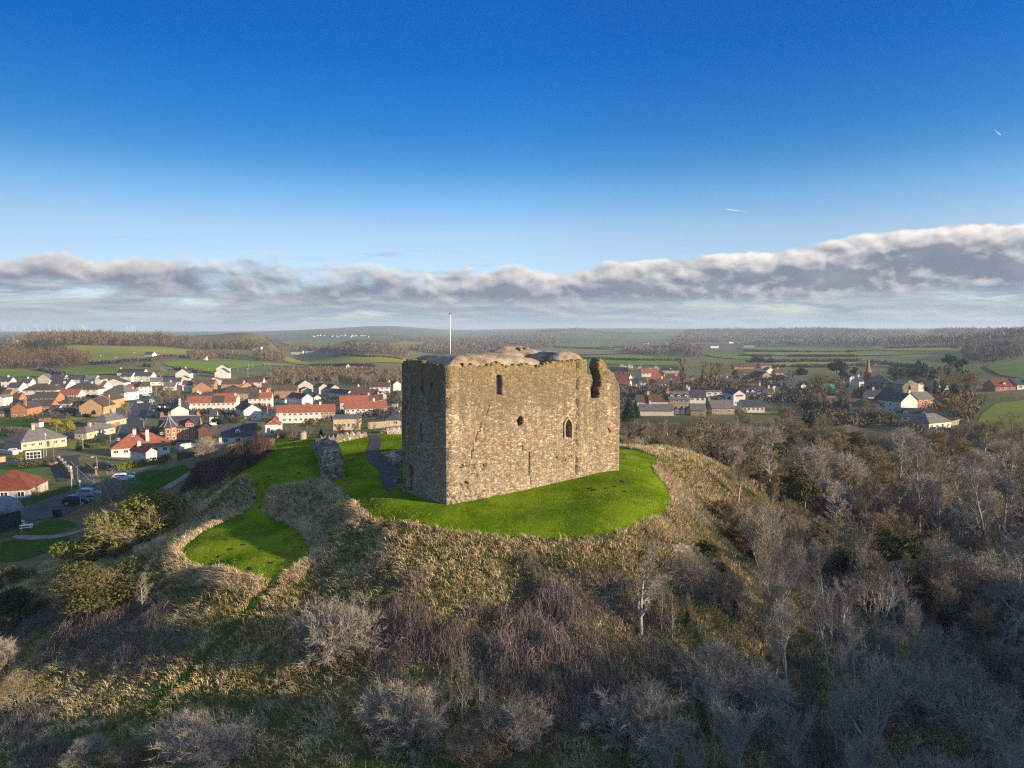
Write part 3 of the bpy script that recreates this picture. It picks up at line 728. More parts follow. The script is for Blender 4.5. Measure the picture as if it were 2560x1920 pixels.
# loose lengths of ruined wall
def rubble_wall(name, pts, label, cat, seed, mat=None, ragged=.5):
    """pts: (x, y, width, height) along the centre line; a solid of rubble with broken top"""
    P = [np.array(p, float) for p in pts]
    L = [0.0]
    for a, b in zip(P[:-1], P[1:]): L.append(L[-1] + np.hypot(*(b - a)[:2]))
    n = max(6, int(L[-1] / .28)); q = np.linspace(0, L[-1], n)
    C = np.stack([np.interp(q, L, [p[i] for p in P]) for i in range(4)], 1)
    T = np.gradient(C[:, :2], axis=0); T /= np.linalg.norm(T, axis=1)[:, None]; N = np.stack([T[:, 1], -T[:, 0]], 1)
    rg = np.random.default_rng(seed); prof = []
    hz = [-.6, 0, .25, .5, .75, .92, 1.0]; wz = [1.1, 1.08, 1.04, 1.0, .97, .9, .7]
    ring = [(w, h) for h, w in zip(hz, wz)] + [(.35, 1.03), (0, 1.05), (-.35, 1.03)] + [(-w, h) for h, w in zip(reversed(hz), reversed(wz))]
    m = len(ring); V = np.zeros((n, m, 3))
    top = 1 + ragged * (rg.random(n) - .5)
    for k, (w, h) in enumerate(ring):
        base = Hs(C[:, 0] + N[:, 0] * C[:, 2] * .5 * w, C[:, 1] + N[:, 1] * C[:, 2] * .5 * w)
        V[:, k, :2] = C[:, :2] + N * (C[:, 2] * .5 * w)[:, None]
        V[:, k, 2] = base + (C[:, 3] * h * (top if h > .6 else 1) if h > 0 else h)
    V += (vnoise(V, seed, 2.6, 3) * .28)[..., None] * rg.uniform(.6, 1.4, V.shape)
    V += rg.uniform(-.05, .05, V.shape)
    i, j = np.meshgrid(np.arange(n - 1), np.arange(m - 1), indexing='ij'); a = (i * m + j).ravel()
    F = [np.stack([a, a + 1, a + m + 1, a + m], 1)]
    V = V.reshape(-1, 3)
    me = bpy.data.meshes.new(name)
    faces = [tuple(f) for f in F[0]] + [tuple(range(m)), tuple(reversed(range((n - 1) * m, n * m)))]
    me.from_pydata(V.tolist(), [], faces); me.materials.append(mat or M['rubble']); me.update()
    import bmesh
    b = bmesh.new(); b.from_mesh(me); bmesh.ops.recalc_face_normals(b, faces=b.faces); b.to_mesh(me); b.free()
    return tag(ob(name, me), label, cat)
def P9(x, y): return at(*c9(x, y))
def rw(pts, *a, **k):
    return rubble_wall('ruined_wall', [(p.x, p.y, w, h) for p, w, h in pts], *a, **k)
rw([(P9(1085,470),2.5,2.3),(P9(1040,330),2.4,2.7),(P9(1000,240),2.0,2.1),(P9(940,170),1.6,1.2),(P9(905,150),1.4,.7)], 'stout stub of dark ruined wall standing alone on the shaded lawn', 'ruined wall', 3)
rw([(P9(955,130),1.3,1.15),(P9(1100,105),1.3,1.1),(P9(1250,75),1.3,1.0),(P9(1390,48),1.2,.6)], 'long low sunlit rubble wall beside the path on the lawn', 'ruined wall', 4, ragged=.8)
rw([(P9(1600,240),1.6,.55),(P9(1680,290),1.8,.6),(P9(1760,340),1.8,.7)], 'low rubble footing beside the dark path against the castle', 'ruined wall', 5)
rw([(P9(1600,228),1.2,.35),(P9(1740,205),1.2,.45)], 'short rubble footing running behind the path to the castle corner', 'ruined wall', 6)
rw([(P9(1575,22),1.6,1.2),(P9(1760,14),1.8,1.6)], 'dark ruined wall behind the castle where the path leaves the hilltop', 'ruined wall', 7)
rw([(P9(1715,490),.9,.5),(P9(1745,505),.9,.6)], 'single fallen boulder at the foot of the castle by the path end', 'boulder', 8)
rw([(at(1452,1190),.5,.3),(at(1472,1192),.7,.4),(at(1492,1188),.5,.25)], 'broken pale rock outcrop beside the round dark green bush', 'rock outcrop', 9)
# round stone viewpoint pillar
def viewpoint():
    p = at(*c9(776, 76)); e = empty('viewpoint_pillar', 'round stone viewpoint pillar on a paved base at the lawn edge', 'pillar', p)
    mb = MB(); mb.tube([(0, 0, -.3), (0, 0, .1)], [1.5, 1.5], 16); ob('base', mb.mesh('base', M['path']), e)
    mb = MB(); mb.tube([(0, 0, .1), (0, 0, 1.25)], [.62, .6], 20); ob('shaft', mb.mesh('shaft', M['dressed']), e)
    mb = MB(); mb.tube([(0, 0, 1.25), (0, 0, 1.36), (0, 0, 1.38)], [.66, .66, .5], 20); ob('top_plate', mb.mesh('top_plate', M['rubble']), e)
viewpoint()
# molehills on the grass
def molehills():
    me = mesh_np('molehill', *_mound(10, 6, .34, .14), True, M['soil'])
    spots = [cb(*p) for p in ((1380,285),(1400,375),(1270,440),(1600,455),(1440,510),(1560,480),(1300,345),(1330,400),(1740,390),(1500,400))] + \
            [c9(*p) for p in ((740,405),(440,440),(330,512),(810,320),(905,385),(1215,438),(1950,900),(310,650),(360,745))] + \
            [k4(*p) for p in ((1490,1530),(1770,1530),(1910,1500),(2040,1410),(2090,1590),(1560,1560),(2060,1015))]
    for q, s in enumerate(spots):
        o = ob('molehill', me, None, at(*s), rnd.random() * 6, (rnd.uniform(.6, 1.5), rnd.uniform(.6, 1.2), 1))
        tag(o, 'small dark molehill of bare soil on the mown castle lawn', 'molehill', 'molehills on the mown castle lawn')
def _mound(n, k, r, h):
    V = [(0, 0, h)]; F = []
    rg = random.Random(2)
    for a in range(1, k):
        for b in range(n):
            q = a / (k - 1); th = 2 * math.pi * b / n; rr = r * q * rg.uniform(.85, 1.15)
            V.append((rr * math.cos(th), rr * math.sin(th), h * (1 - q * q) - .01))
    T = [(0, 1 + b, 1 + (b + 1) % n) for b in range(n)]
    Q = [(1 + (a - 1) * n + b, 1 + a * n + b, 1 + a * n + (b + 1) % n, 1 + (a - 1) * n + (b + 1) % n) for a in range(1, k - 1) for b in range(n)]
    return V, [np.array(T), np.array(Q)]
molehills()
# ------------------------------------------------------------------ the town
for n, cs, sc in (('white', [(.54,.51,.46),(.69,.66,.60)], .8), ('cream', [(.40,.32,.21),(.55,.45,.31)], .9), ('harl', [(.34,.31,.27),(.47,.43,.37)], .9), ('pale', [(.56,.49,.40),(.66,.59,.49)], .9)):
    M[n] = mottled(n + '_harling', cs, sc, .95, .15, .02, 7)
def course(name, a, b, mortar, scale=(1, 1, 1), bw=.5, rh=.25, msz=.02):
    m, nt, bs = material(name)
    tc = nt.nodes.new('ShaderNodeTexCoord'); x, y, z = separate(nt, tc.outputs['Object'])
    v = combine(nt, x + y, z, 0.0)
    br = nt.nodes.new('ShaderNodeTexBrick'); nt.links.new(v.k, br.inputs['Vector'])
    br.inputs['Color1'].default_value = (*a, 1); br.inputs['Color2'].default_value = (*b, 1); br.inputs['Mortar'].default_value = (*mortar, 1)
    br.inputs['Scale'].default_value = 1.0; br.inputs['Brick Width'].default_value = bw; br.inputs['Row Height'].default_value = rh; br.inputs['Mortar Size'].default_value = msz
    n = noise(nt, tc.outputs['Object'], .7, 6, .65)
    c = mixc(nt, .6, Nd(nt, br.outputs['Color']), n.ss(.3, .7).ramp([(0, (.72,.72,.72)), (1, (1.22,1.2,1.18))]), 'MULTIPLY')
    finish(nt, bs, c, .92, n, .2, .03, .2)
    return m
M['brick'] = course('red_brick', (.33,.135,.065), (.40,.19,.10), (.30,.25,.2), bw=.5, rh=.16, msz=.012)
M['buff'] = course('buff_brick', (.42,.25,.12), (.48,.31,.16), (.38,.3,.2), bw=.5, rh=.16, msz=.012)
M['darkbrick'] = course('dark_brick', (.10,.05,.04), (.14,.075,.05), (.1,.08,.07), bw=.5, rh=.16, msz=.012)
M['sandstone'] = course('red_sandstone', (.34,.145,.06), (.42,.20,.09), (.3,.2,.13), bw=.9, rh=.35)
M['stone'] = course('grey_stone_blocks', (.22,.18,.125), (.36,.30,.215), (.25,.22,.18), bw=.8, rh=.32)
def roofmat(n, a, b): M[n] = course(n + '_roof_tiles', a, b, tuple(.55 * (p + q) / 2 for p, q in zip(a, b)), bw=.6, rh=.30, msz=.015)
for n, a, b in (('red', (.26,.088,.052), (.34,.125,.075)), ('slate', (.045,.05,.062), (.075,.08,.095)), ('grey', (.125,.12,.118), (.17,.16,.155)), ('brown', (.105,.062,.042), (.14,.085,.06)), ('purple', (.088,.042,.04), (.115,.058,.05)), ('umber', (.07,.055,.04), (.095,.075,.052)), ('redbrown', (.16,.045,.03), (.2,.065,.04)), ('black', (.025,.025,.028), (.04,.04,.045))):
    roofmat(n, a, b)
M['glass'] = mottled('window_glass', [(.012,.016,.022),(.04,.05,.065)], .6, .12, spec=.6)
M['doorwood'] = plain('brown_door', (.14,.06,.035), .6)
M['leadflash'] = plain('ridge_lead', (.42,.42,.43), .7)
M['pot'] = plain('clay_pot', (.42,.15,.08), .9)
def _win():
    mb = MB(); w = .09
    for x0, x1, z0, z1 in ((-.5,.5,-.5,-.5+w),(-.5,.5,.5-w,.5),(-.5,-.5+w,-.5+w,.5-w),(.5-w,.5,-.5+w,.5-w),(-.035,.035,-.5+w,.5-w)): mb.box(x0, x1, -.05, .04, z0, z1, 0)
    mb.box(-.5 + w, .5 - w, -.012, .03, -.5 + w, .5 - w, 1)
    return mb.mesh('window', [M['white_paint'], M['glass']])
WIN = _win()
def _door(mat): mb = MB(); mb.box(-.5, .5, -.06, .04, 0, 2.05, 0); mb.box(-.42, .42, -.075, -.062, 1.35, 1.85, 1); return mb.mesh('door', [mat, M['glass']])
DOOR = _door(M['doorwood'])
CROPS = dict(c3=c3, c4=c4, c5=c5, c6=c6, c7=c7, c8=c8, vv=vv)
SLOPE = math.tan(R(34))
def roof_slabs(kind, w, d, eh, slope, o=.35, th=.16):
    """list of (verts, faces) for a roof over 0..w x 0..d"""
    mb = MB(); S = th
    def slab(P):
        n = len(P); Q = [(p[0], p[1], p[2] - S) for p in P]
        mb.add(P + Q, [tuple(range(n)), tuple(reversed(range(n, 2 * n)))] + [(i, i + n, (i + 1) % n + n, (i + 1) % n) for i in range(n)])
    z0 = eh - o * slope + .12
    if kind == 'par':
        zr = eh + d / 2 * slope + .12; g = .18
        slab([(-g, -o, z0), (w + g, -o, z0), (w + g, d / 2, zr), (-g, d / 2, zr)]); slab([(w + g, d + o, z0), (-g, d + o, z0), (-g, d / 2, zr), (w + g, d / 2, zr)])
    elif kind == 'gab':
        zr = eh + w / 2 * slope + .12; g = .18
        slab([(-o, d + g, z0), (-o, -g, z0), (w / 2, -g, zr), (w / 2, d + g, zr)]); slab([(w + o, -g, z0), (w + o, d + g, z0), (w / 2, d + g, zr), (w / 2, -g, zr)])
    elif kind == 'hip':
        m = min(w, d) / 2; zr = eh + m * slope + .12
        if w >= d: a, b = (m, m, zr), (w - m, m, zr)
        else: a, b = (m, m, zr), (m, d - m, zr)
        c = [(-o, -o, z0), (w + o, -o, z0), (w + o, d + o, z0), (-o, d + o, z0)]
        if w >= d: slab([c[0], c[1], b, a]); slab([c[1], c[2], b]); slab([c[2], c[3], a, b]); slab([c[3], c[0], a])
        else: slab([c[0], c[1], a]); slab([c[1], c[2], b, a]); slab([c[2], c[3], b]); slab([c[3], c[0], a, b])
    else:
        mb.box(-.2, w + .2, -.2, d + .2, eh, eh + .25)
    return mb
def wall_block(kind, w, d, eh, slope):
    mb = MB(); b = -2.5
    if kind == 'par':
        zr = eh + d / 2 * slope; P = [(0, b), (d, b), (d, eh), (d / 2, zr), (0, eh)]
        V = [(x, p[0], p[1]) for x in (0, w) for p in P]
        mb.add(V, [(0, 4, 3, 2, 1), (5, 6, 7, 8, 9), (0, 5, 9, 4), (1, 2, 7, 6), (4, 9, 8, 3), (3, 8, 7, 2)])
    elif kind == 'gab':
        zr = eh + w / 2 * slope; P = [(0, b), (w, b), (w, eh), (w / 2, zr), (0, eh)]
        mb.prism(P, 0, d)
    else: mb.box(0, w, 0, d, b, eh)
    return mb
HOUSES = []
def house(crop, xl, xr, yb, rot, eh, d, kind, wall, roof, label, cols=0, st=1, side=0, chim=(), door=False, slope=SLOPE, group=None, cat='house', name=None, segs=None, wsegs=None, dorm=0, skyl=0, gwin=0, ridge=False):
    f = CROPS[crop]; A = at(*f(xl, yb)); k = (f(xr, yb)[0] - CXV) / FPX
    r = R(rot); c, s = math.cos(r), math.sin(r); zc = A.z - CAMZ
    w = (k * (A.y * _CP - zc * _SP) - A.x) / (c - k * s * _CP)
    w = max(2.0, min(w, 70))
    e = empty(name or ('house' if cat == 'house' else cat.replace(' ', '_')), label, cat, A, r, group)
    def cut(mb, name, mat, f0=0, f1=1):
        o = ob(name, mb.mesh(name, mat), e); return o
    # walls
    if wsegs:
        x = 0
        for f1, mt in wsegs:
            o = cut(wall_block(kind, w * (f1 - x), d, eh, slope), 'wall', M[mt]); o.location.x = w * x; x = f1
    else: cut(wall_block(kind, w, d, eh, slope), 'wall', M[wall])
    if segs:
        x = 0
        for f1, mt in segs:
            o = cut(roof_slabs(kind, w * (f1 - x), d, eh, slope), 'roof', M[mt]); o.location = (w * x, 0, .01 * len(mt) * (x > 0)); x = f1; rf = o
    else: rf = cut(roof_slabs(kind, w, d, eh, slope), 'roof', M[roof])
    ox = rf.location.x; oz = rf.location.z
    zr = eh + (d / 2 if kind == 'par' else w / 2 if kind == 'gab' else min(w, d) / 2 if kind == 'hip' else 0) * slope
    if ridge and kind == 'par': mb = MB(); mb.box(-.1 - ox, w + .1 - ox, d / 2 - .18, d / 2 + .18, zr + .02 - oz, zr + .2 - oz); ob('ridge', mb.mesh('ridge', M['leadflash']), rf)
    # windows
    def win(x, y, z, ww, wh, ry): 
        o = ob('window', WIN, e, (x, y, z), ry, (ww, 1, wh)); return o
    if cols:
        for q in range(st):
            for i in range(cols):
                x = w * (i + .5) / cols + rnd.uniform(-.12, .12) * min(1, w / cols / 4)
                z = (1.45 if q == 0 else 4.0) if eh > 3.6 else 1.5
                if door and q == 0 and i == cols // 2: ob('door', DOOR, e, (x, 0, 0)); continue
                win(x, -.02, z, min(1.5, w / cols * .55), 1.15, 0)
    if gwin: win(w / 2, -.02, eh + .4, .9, 1.0, 0)
    for i in range(abs(side)):
        x = 0 if side < 0 else w; ry = -math.pi / 2 if side < 0 else math.pi / 2
        for q in range(st):
            win(x - .02 if side < 0 else x + .02, d * (i + .5) / abs(side), (1.45 if q == 0 else 4.0) if eh > 3.6 else 1.5, min(1.3, d / abs(side) * .5), 1.1, ry)
    for fx, fy in chim:
        cm = MB(); top = zr + 1.3; cx, cy = fx * w - ox, fy * d
        cm.box(cx - .5, cx + .5, cy - .4, cy + .4, eh - .2 - oz, top - .15 - oz, 0); cm.box(cx - .56, cx + .56, cy - .46, cy + .46, top - .15 - oz, top - oz, 0)
        for px in (-.25, .25): cm.tube([(cx + px, cy, top - oz), (cx + px, cy, top + .5 - oz)], [.15, .12], 8, 1)
        ob('chimney', cm.mesh('chimney', [M[wall] if wall != 'glass' else M['stone'], M['pot']]), rf)
    for i in range(dorm):
        x = w * (i + .5) / dorm - ox; dm = MB(); hz = eh + .35 - oz; y0 = d * .12
        dm.prism([(x - .75, hz), (x + .75, hz), (x + .75, hz + 1.1), (x, hz + 1.75), (x - .75, hz + 1.1)], y0, d * .45, 0)
        for sg in (-1, 1): dm.add([(x, y0 - .12, hz + 1.85), (x + sg * .92, y0 - .12, hz + 1.08), (x + sg * .92, d * .45, hz + 1.08), (x, d * .45, hz + 1.85)], [(0, 1, 2, 3), (3, 2, 1, 0)][:1], 1)
        dmo = ob('dormer', dm.mesh('dormer', [M['white_paint'], M[roof or 'slate']]), rf); ob('window', WIN, dmo, (x, y0 - .03, hz + .62), 0, (1.1, 1, .9))
    for i in range(skyl):
        x = w * (i + .5) / skyl - ox; fy = .3 + .12 * (i % 2); y = d * fy; z = eh + y * slope + .17 - oz
        o = ob('skylight', WIN, rf, (x, y, z), 0, (.9, 1, 1.1)); o.rotation_euler = (-(math.pi / 2 - math.atan(slope)), 0, 0)
    HOUSES.append((e, w, d, eh, zr)); return e, w, d, eh, zr

h = house
# -- left quarter, near rows first
h('c3',370,1155,1562,60,2.9,11,'hip','cream','grey','long cream bungalow with a grey hipped roof above the bowling green',cols=6,door=True,chim=((.42,.45),))
h('c3',1290,1500,1372,-6,2.9,17,'hip','cream','grey','grey hip roofed bungalow right of the golden round tree',cols=1,side=4,chim=((.5,.3),))
h('c3',1560,1840,1165,-8,2.9,13,'hip','cream','grey','smaller grey hip roofed bungalow by the road, behind a matching one',cols=2,side=3,chim=((.45,.3),))
h('c3',1372,1800,978,6,5,13,'gab','buff','umber','tall buff brick gable end with pale verges beside the village road',cols=0,side=2,gwin=0)
h('c3',1610,1945,850,6,5,15,'gab','buff','umber','second buff brick gable, standing right behind the taller one',gwin=1)
h('c3',190,480,1010,4,5,12,'gab','sandstone','slate','old sandstone house with a big window and a broad brick chimney',cols=2,st=1,chim=((.78,.12),))
h('c3',560,975,800,5,4.8,9,'par','brick','umber','brick house with a wide dark brown roof below the white hip roofs',cols=5,st=2)
h('c3',520,882,905,5,3.6,8,'par','brick','umber','brick house with a brown roof, lower front one of a stepped pair',cols=4)
h('c3',842,1000,938,5,2.4,6,'par','pale','umber','little brown roofed garage beside the stepped brick houses',cat='garage')
h('c3',395,985,655,4,5,10,'hip','white','umber','broad white house under a dark hipped roof at left of the town',cols=4,st=2,chim=((.65,.5),))
h('c3',1140,1695,640,3,5,10,'hip','white','umber','white hip roofed house with two rows of windows above the red bungalow',cols=5,st=2,chim=((.7,.5),))
h('c3',120,335,605,0,5,9,'par','white','slate','white house with dark solar panels along its slate roof',cols=2,st=2)
h('c3',655,850,405,10,4.6,9,'gab','harl','grey','pale grey gabled house at the left end of the upper row',gwin=1)
h('c3',862,1095,428,0,4.6,9,'par','white','slate','white slate roofed house second from the left in the upper row',cols=3,st=2)
h('c3',1095,1215,428,0,4.6,8,'gab','white','slate','narrow white gable with a brown door in the upper row',gwin=1)
h('c3',1220,1440,432,0,4.6,9,'par','white','slate','white slate roofed house in the middle of the upper row',cols=3,st=2)
h('c3',1455,1640,436,0,4.6,9,'par','pale','grey','cream fronted house behind a bare tree in the upper row',cols=3,st=2)
h('c3',1642,1750,450,0,5,9,'gab','white','slate','tall white gable closing the right end of the upper row',gwin=1)
h('c3',862,1180,535,0,5,9,'par','white','slate','white house with solar panels showing between two hip roofs',cols=3,st=2)
h('c3',992,1350,676,2,2.7,9,'par','white','red','red roofed white bungalow tucked below the white hip roofs',cols=4)
h('c3',1795,2150,690,-14,5,12,'hip','white','grey','big white house with a smooth grey hipped roof beside the road top',cols=2,st=2,side=3)
h('c3',1005,1230,828,0,2.8,8,'hip','pale','umber','small cottage with a dark pyramid roof in a bushy garden',cols=2)
h('c3',1790,2150,450,5,2.6,11,'gab','white','slate','low wide white gable under a flat pitched slate roof',slope=.38,gwin=0)
h('c3',-70,58,800,5,5,9,'gab','white','grey','white gabled house cut by the left edge of the picture',gwin=1)
h('c3',-90,190,1005,4,3.8,10,'flat','darkbrick','black','dark flat roofed brick block at the left edge',cols=5)
h('c4',-40,325,214,0,2.8,9,'par','white','black','long low white building with a black roof below the green field',cols=6,chim=((.05,.5),))
h('c4',0,160,300,0,4.6,9,'par','white','slate','white slate roofed house left of the twin gabled one',cols=2,st=2)
h('c4',168,430,296,0,4.8,9,'par','white','slate','white slate roofed house with a lit gable, under the black roof',cols=3,st=2)
h('c4',262,445,472,52,5,11,'hip','white','umber','white hip roofed house lit on its right face at the head of the road',cols=3,st=2,chim=((.5,.5),))
h('c4',58,192,480,25,5,10,'hip','white','red','white house with a red hipped roof at the head of the road',cols=2,st=2)
h('c4',768,965,258,8,4.6,10,'gab','white','slate','white gabled house at the edge of the bright green field',gwin=0,chim=((.5,.9),))
h('c4',792,955,296,8,2.4,6,'gab','white','slate','low white gabled annex in front of a larger white gable',slope=.45)
h('c4',575,845,350,15,2.7,9,'par','pale','slate','low pale house with a grey slate roof among bare bushes',cols=4)
h('c4',418,590,352,25,3,9,'par','white','grey','white house with a grey roof beyond the road head',cols=2)
h('c4',1310,1500,246,10,4.5,10,'gab','white','slate','modern white gabled house with a round window below the field',gwin=1)
h('c4',1335,1502,206,10,6.2,9,'gab','white','slate','taller white gable rising behind the modern white house')
h('c4',1178,1430,340,12,2.6,9,'gab','pale','grey','low pale gabled house half hidden by bare trees',slope=.45)
h('c4',1615,1972,394,4,5,9,'par','pale','purple','house with a dark purple roof and pale upper wall by bare trees',cols=4,st=2)
h('c4',1010,1300,428,4,5,9,'par','brick','brown','brick terrace with a brown roof left of the purple roofed gable',cols=4,st=2)
h('c4',1190,1335,410,25,5.2,8,'gab','brick','purple','brick gable with pale verges behind a brown roofed terrace',gwin=0)
h('c4',1402,1692,424,4,5,9,'par','buff','brown','buff brick terrace with a brown roof in the middle of the estate',cols=4,st=2)
h('c4',1445,2012,566,4,5,9,'par','buff','brown','long brown roofed terrace behind the red roofed rows',cols=8,st=2)
h('c4',1000,1268,478,20,4.4,12,'gab','brick','slate','low brick gable with a slate roof left of the estate')
h('c4',1645,1885,455,18,3.6,11,'gab','buff','slate','buff brick gable with a slate roof before the purple roof')
h('c4',905,1622,682,12,5,9,'par','white','red','rear row of the red roofed terraces, roof in brown, slate and red',cols=10,st=2,segs=((.26,'umber'),(.51,'slate'),(1,'red')),chim=((.26,.5),))
h('c4',922,1602,724,12,5,9,'par','white','red','long white terrace with a red roof broken by one brown section',cols=10,st=2,segs=((.51,'red'),(.75,'umber'),(1,'red')),chim=((.97,.5),))
h('c4',1775,2097,648,12,5,9,'par','white','red','white terrace end with half brown and half red roof',cols=5,st=2,segs=((.48,'umber'),(1,'red')),chim=((.48,.5),))
h('c4',1712,1952,838,33,5,18,'gab','white','purple','white gable end with one small window and a purple and slate roof',side=-5,st=2)
h('c4',710,955,828,25,4.4,36,'gab','white','slate','white gable fronting a long receding row of slate roofs',chim=((.5,.02),(.5,.3),(.5,.6)),slope=.62)
# -- the middle of the town
h('c5',285,1098,872,14,5,9,'par','white','red','longest white terrace with an unbroken red roof beyond the lawn',cols=11,st=2,wsegs=((.76,'white'),(1,'stone')),chim=((.74,.5),),group=None)
h('c5',1165,1700,742,18,6.2,9,'par','harl','red','red roofed terrace standing behind the shorter red roofed one',cols=6,st=2,segs=((.76,'red'),(1,'brown')),chim=((.76,.5),))
h('c5',1232,1818,815,17,5,9,'par','white','red','shorter red roofed terrace with a stone faced end near the castle',cols=8,st=2,wsegs=((.72,'white'),(1,'stone')),chim=((.7,.5),))
h('c5',635,790,650,48,5,17,'gab','white','purple','white house with a stepped purple roof behind the long red terrace',side=-5,st=2)
h('c5',1255,1366,572,48,5,21,'gab','white','purple','white row with a long purple roof ending in a lit gable',side=-6,st=2)
h('c5',1320,1700,592,16,5,9,'par','white','purple','purple roofed row between a lit gable and the red terraces',cols=6,st=2)
h('c5',1692,1806,600,30,5.2,10,'gab','harl','purple','beige gable end with no windows behind the red roofed terrace')
h('c5',580,790,448,30,5,12,'gab','harl','slate','tall pale grey gabled house before the bare wood',gwin=0)
h('c5',625,772,462,30,2.4,6,'gab','harl','slate','low garage gable attached before the tall grey house',slope=.45,cat='garage')
h('c5',870,1010,475,35,5,10,'gab','harl','slate','grey harled gable in the shade beside the tall grey house')
h('c5',1040,1150,482,35,5,12,'gab','harl','slate','grey gabled house with a lit top behind the purple row')
h('c5',250,565,528,8,5,9,'par','brick','brown','short brick terrace with a brown roof and pale windows by the pines',cols=4,st=2)
h('c5',1572,1850,468,8,5,9,'par','white','purple','white house with a purple roof close to the castle wall',cols=4,st=2,chim=((.98,.5),))
h('c5',1900,2005,425,40,5,9,'gab','pale','purple','lit cream gable seen right beside the castle')
h('c5',1415,1525,182,25,2.6,9,'gab','pale','brown','steep cream gabled house among bare trees on the rise',slope=1.1)
h('c5',1240,1310,122,25,2.4,9,'gab','pale','brown','small steep brown roofed house left of the cream gable on the rise',slope=1.1)
h('c5',1540,1612,172,10,2.6,8,'par','pale','brown','low cream house right of the steep gable on the rise',cols=2)
h('c5',1742,1802,210,20,2.6,8,'gab','pale','brown','little cream gable half hidden in trees next to the castle')
h('c5',1785,1985,928,10,2.6,7,'hip','cream','slate','small slate hipped pavilion behind the long garden wall',cols=2,cat='pavilion')
h('c5',1068,1442,978,10,3.2,9,'flat','cream','grey','cream flat roofed shop front behind two bare trees',cols=6,cat='shop')
# -- below the hill
v1 = h('c4',-119,690,1340,28,2.7,11,'hip','white','red','white bungalow with a broad red hipped roof and small skylights',cols=6,skyl=4,chim=((.4,.48),(.62,.2)))
h('c4',362,515,1400,55,2.6,9,'gab','white','redbrown','white gabled cottage with dark red roof before the big red bungalow',chim=((.5,.8),))
villa = h('c4',530,1090,1132,16,5.2,11,'par','sandstone','slate','red sandstone villa with a conical slate turret and tall chimneys',cols=5,st=2,chim=((.04,.5),(.22,.55),(.95,.5)),ridge=True)
h('c4',1085,1252,1100,20,3.8,10,'gab','darkbrick','slate','dark gabled wing with pale verges beside the turreted villa',cat='house')
h('c5',130,326,1056,14,3.4,12,'gab','white','red','white cottage with a bay window under a bright red tiled gable',cols=0,chim=((.98,.55),))
h('c4',1370,1890,1185,20,2.8,9,'par','pale','slate','dark slate roofed house half hidden behind the shoulder of the hill',cols=3,dorm=1)
# -- the village to the right
h('c7',172,345,402,-25,5,8,'par','white','red','white house with red roof and lit gable just right of the castle',cols=4,st=2)
h('c7',215,352,482,-20,5,8,'par','white','red','lower white house with red roof partly behind the castle corner',cols=3,st=2)
h('c7',500,700,326,4,5,9,'par','white','red','white red roofed house with a blue shaded gable, upper of two',cols=4,st=2)
h('c7',495,682,464,4,5,9,'par','white','red','white house with half brown, half red roof and shaded gable',cols=4,st=2,segs=((.4,'umber'),(1,'red')))
h('c7',645,742,402,0,5,9,'par','pale','red','pale house with a bright red roof behind bare saplings',cols=2,st=2)
for q, (a, b, y, lb) in enumerate(((235,310,200,'leftmost'),(335,385,195,'second from the left'),(445,530,230,'broad middle'),(580,640,235,'tall narrow'),(652,702,215,'rightmost'))):
    h('c7',a,b,y,-12,3.2,9,'gab','pale','slate',f'cream gable with slate roof in the far estate, {lb} of the row',slope=.8)
h('c7',110,335,262,-10,2.8,9,'par','darkbrick','black','long black roofed row beyond the red roofs right of the castle',cols=4)
h('c7',750,950,255,0,2.8,9,'par','harl','black','black roofed house with a white dormer at the far estate edge',cols=3,dorm=1)
h('c7',702,768,302,-20,3.2,8,'gab','brick','brown','small brick gable at the edge of the far estate')
h('c7',840,1025,364,0,2.8,9,'par','white','brown','long low white row under a brown roof left of the tall poplars',cols=5)
h('c7',1085,1172,372,-12,3.2,8,'gab','cream','brown','yellow lit gable between the two tall bare poplars',slope=.8,gwin=1)
h('c7',1912,2082,362,14,3.4,15,'gab','stone','slate','wide stone gabled hall with a small belfry among evergreens',chim=((.5,.03),))
h('c7',1610,1850,205,0,2.6,9,'par','brick','brown','far low brick row with a brown roof above the stone hall',cols=5)
h('c7',1930,2062,195,8,2.6,9,'par','brick','brown','far brown roofed house below the dark pines',cols=3)
h('c7',440,584,692,-3,3.8,8,'par','pale','brown','left brown roofed cottage of the street terrace',cols=3,chim=((.92,.5),))
h('c7',586,830,692,-3,4.0,8,'par','pale','brown','cream terrace cottage under a long brown roof on the street',cols=4,chim=((.02,.5),(.98,.5)))
h('c7',826,1078,692,-3,4.9,9,'par','stone','grey','stone terrace house with three white dormers',cols=4,st=2,dorm=3,chim=((.02,.5),))
h('c7',1080,1268,668,-3,5,9,'par','white','slate','white rendered house with blue slate roof ending the street terrace',cols=3,st=2,chim=((.03,.5),))
h('c7',480,886,768,-5,2.5,7,'par','pale','grey','long low grey roofed outbuilding in front of the street terrace',cat='outbuilding',chim=((.32,.5),))
for a, b, lb in ((900,950,'left'),(965,1012,'middle'),(1030,1086,'right')):
    h('c7',a,b,748,-5,2.0,4,'gab','pale','umber',f'{lb} one of three tiny gabled porches behind the stone terrace',cat='porch',gwin=0,slope=.8)
h('c7',1092,1275,765,-5,2.5,7,'par','stone','grey','grey roofed stone shed left of the big grey roof in the trees',cat='outbuilding')
h('c7',1345,1620,750,5,2.8,9,'par','stone','grey','cottage with a broad grey roof half buried in bare trees',cols=2,chim=((.02,.5),))
h('c7',1275,1500,592,0,4.8,9,'flat','white','grey','white flat roofed two storey block with three square windows',cols=3,st=2)
h('c7',1458,1608,612,0,3.2,7,'flat','white','black','white flat roofed link building beside the gabled inn',cols=2)
pub = h('c7',1603,1746,644,6,5.6,14,'gab','white','slate','white gabled inn with a dark sign board high on its front',cols=2,st=1,cat='inn')
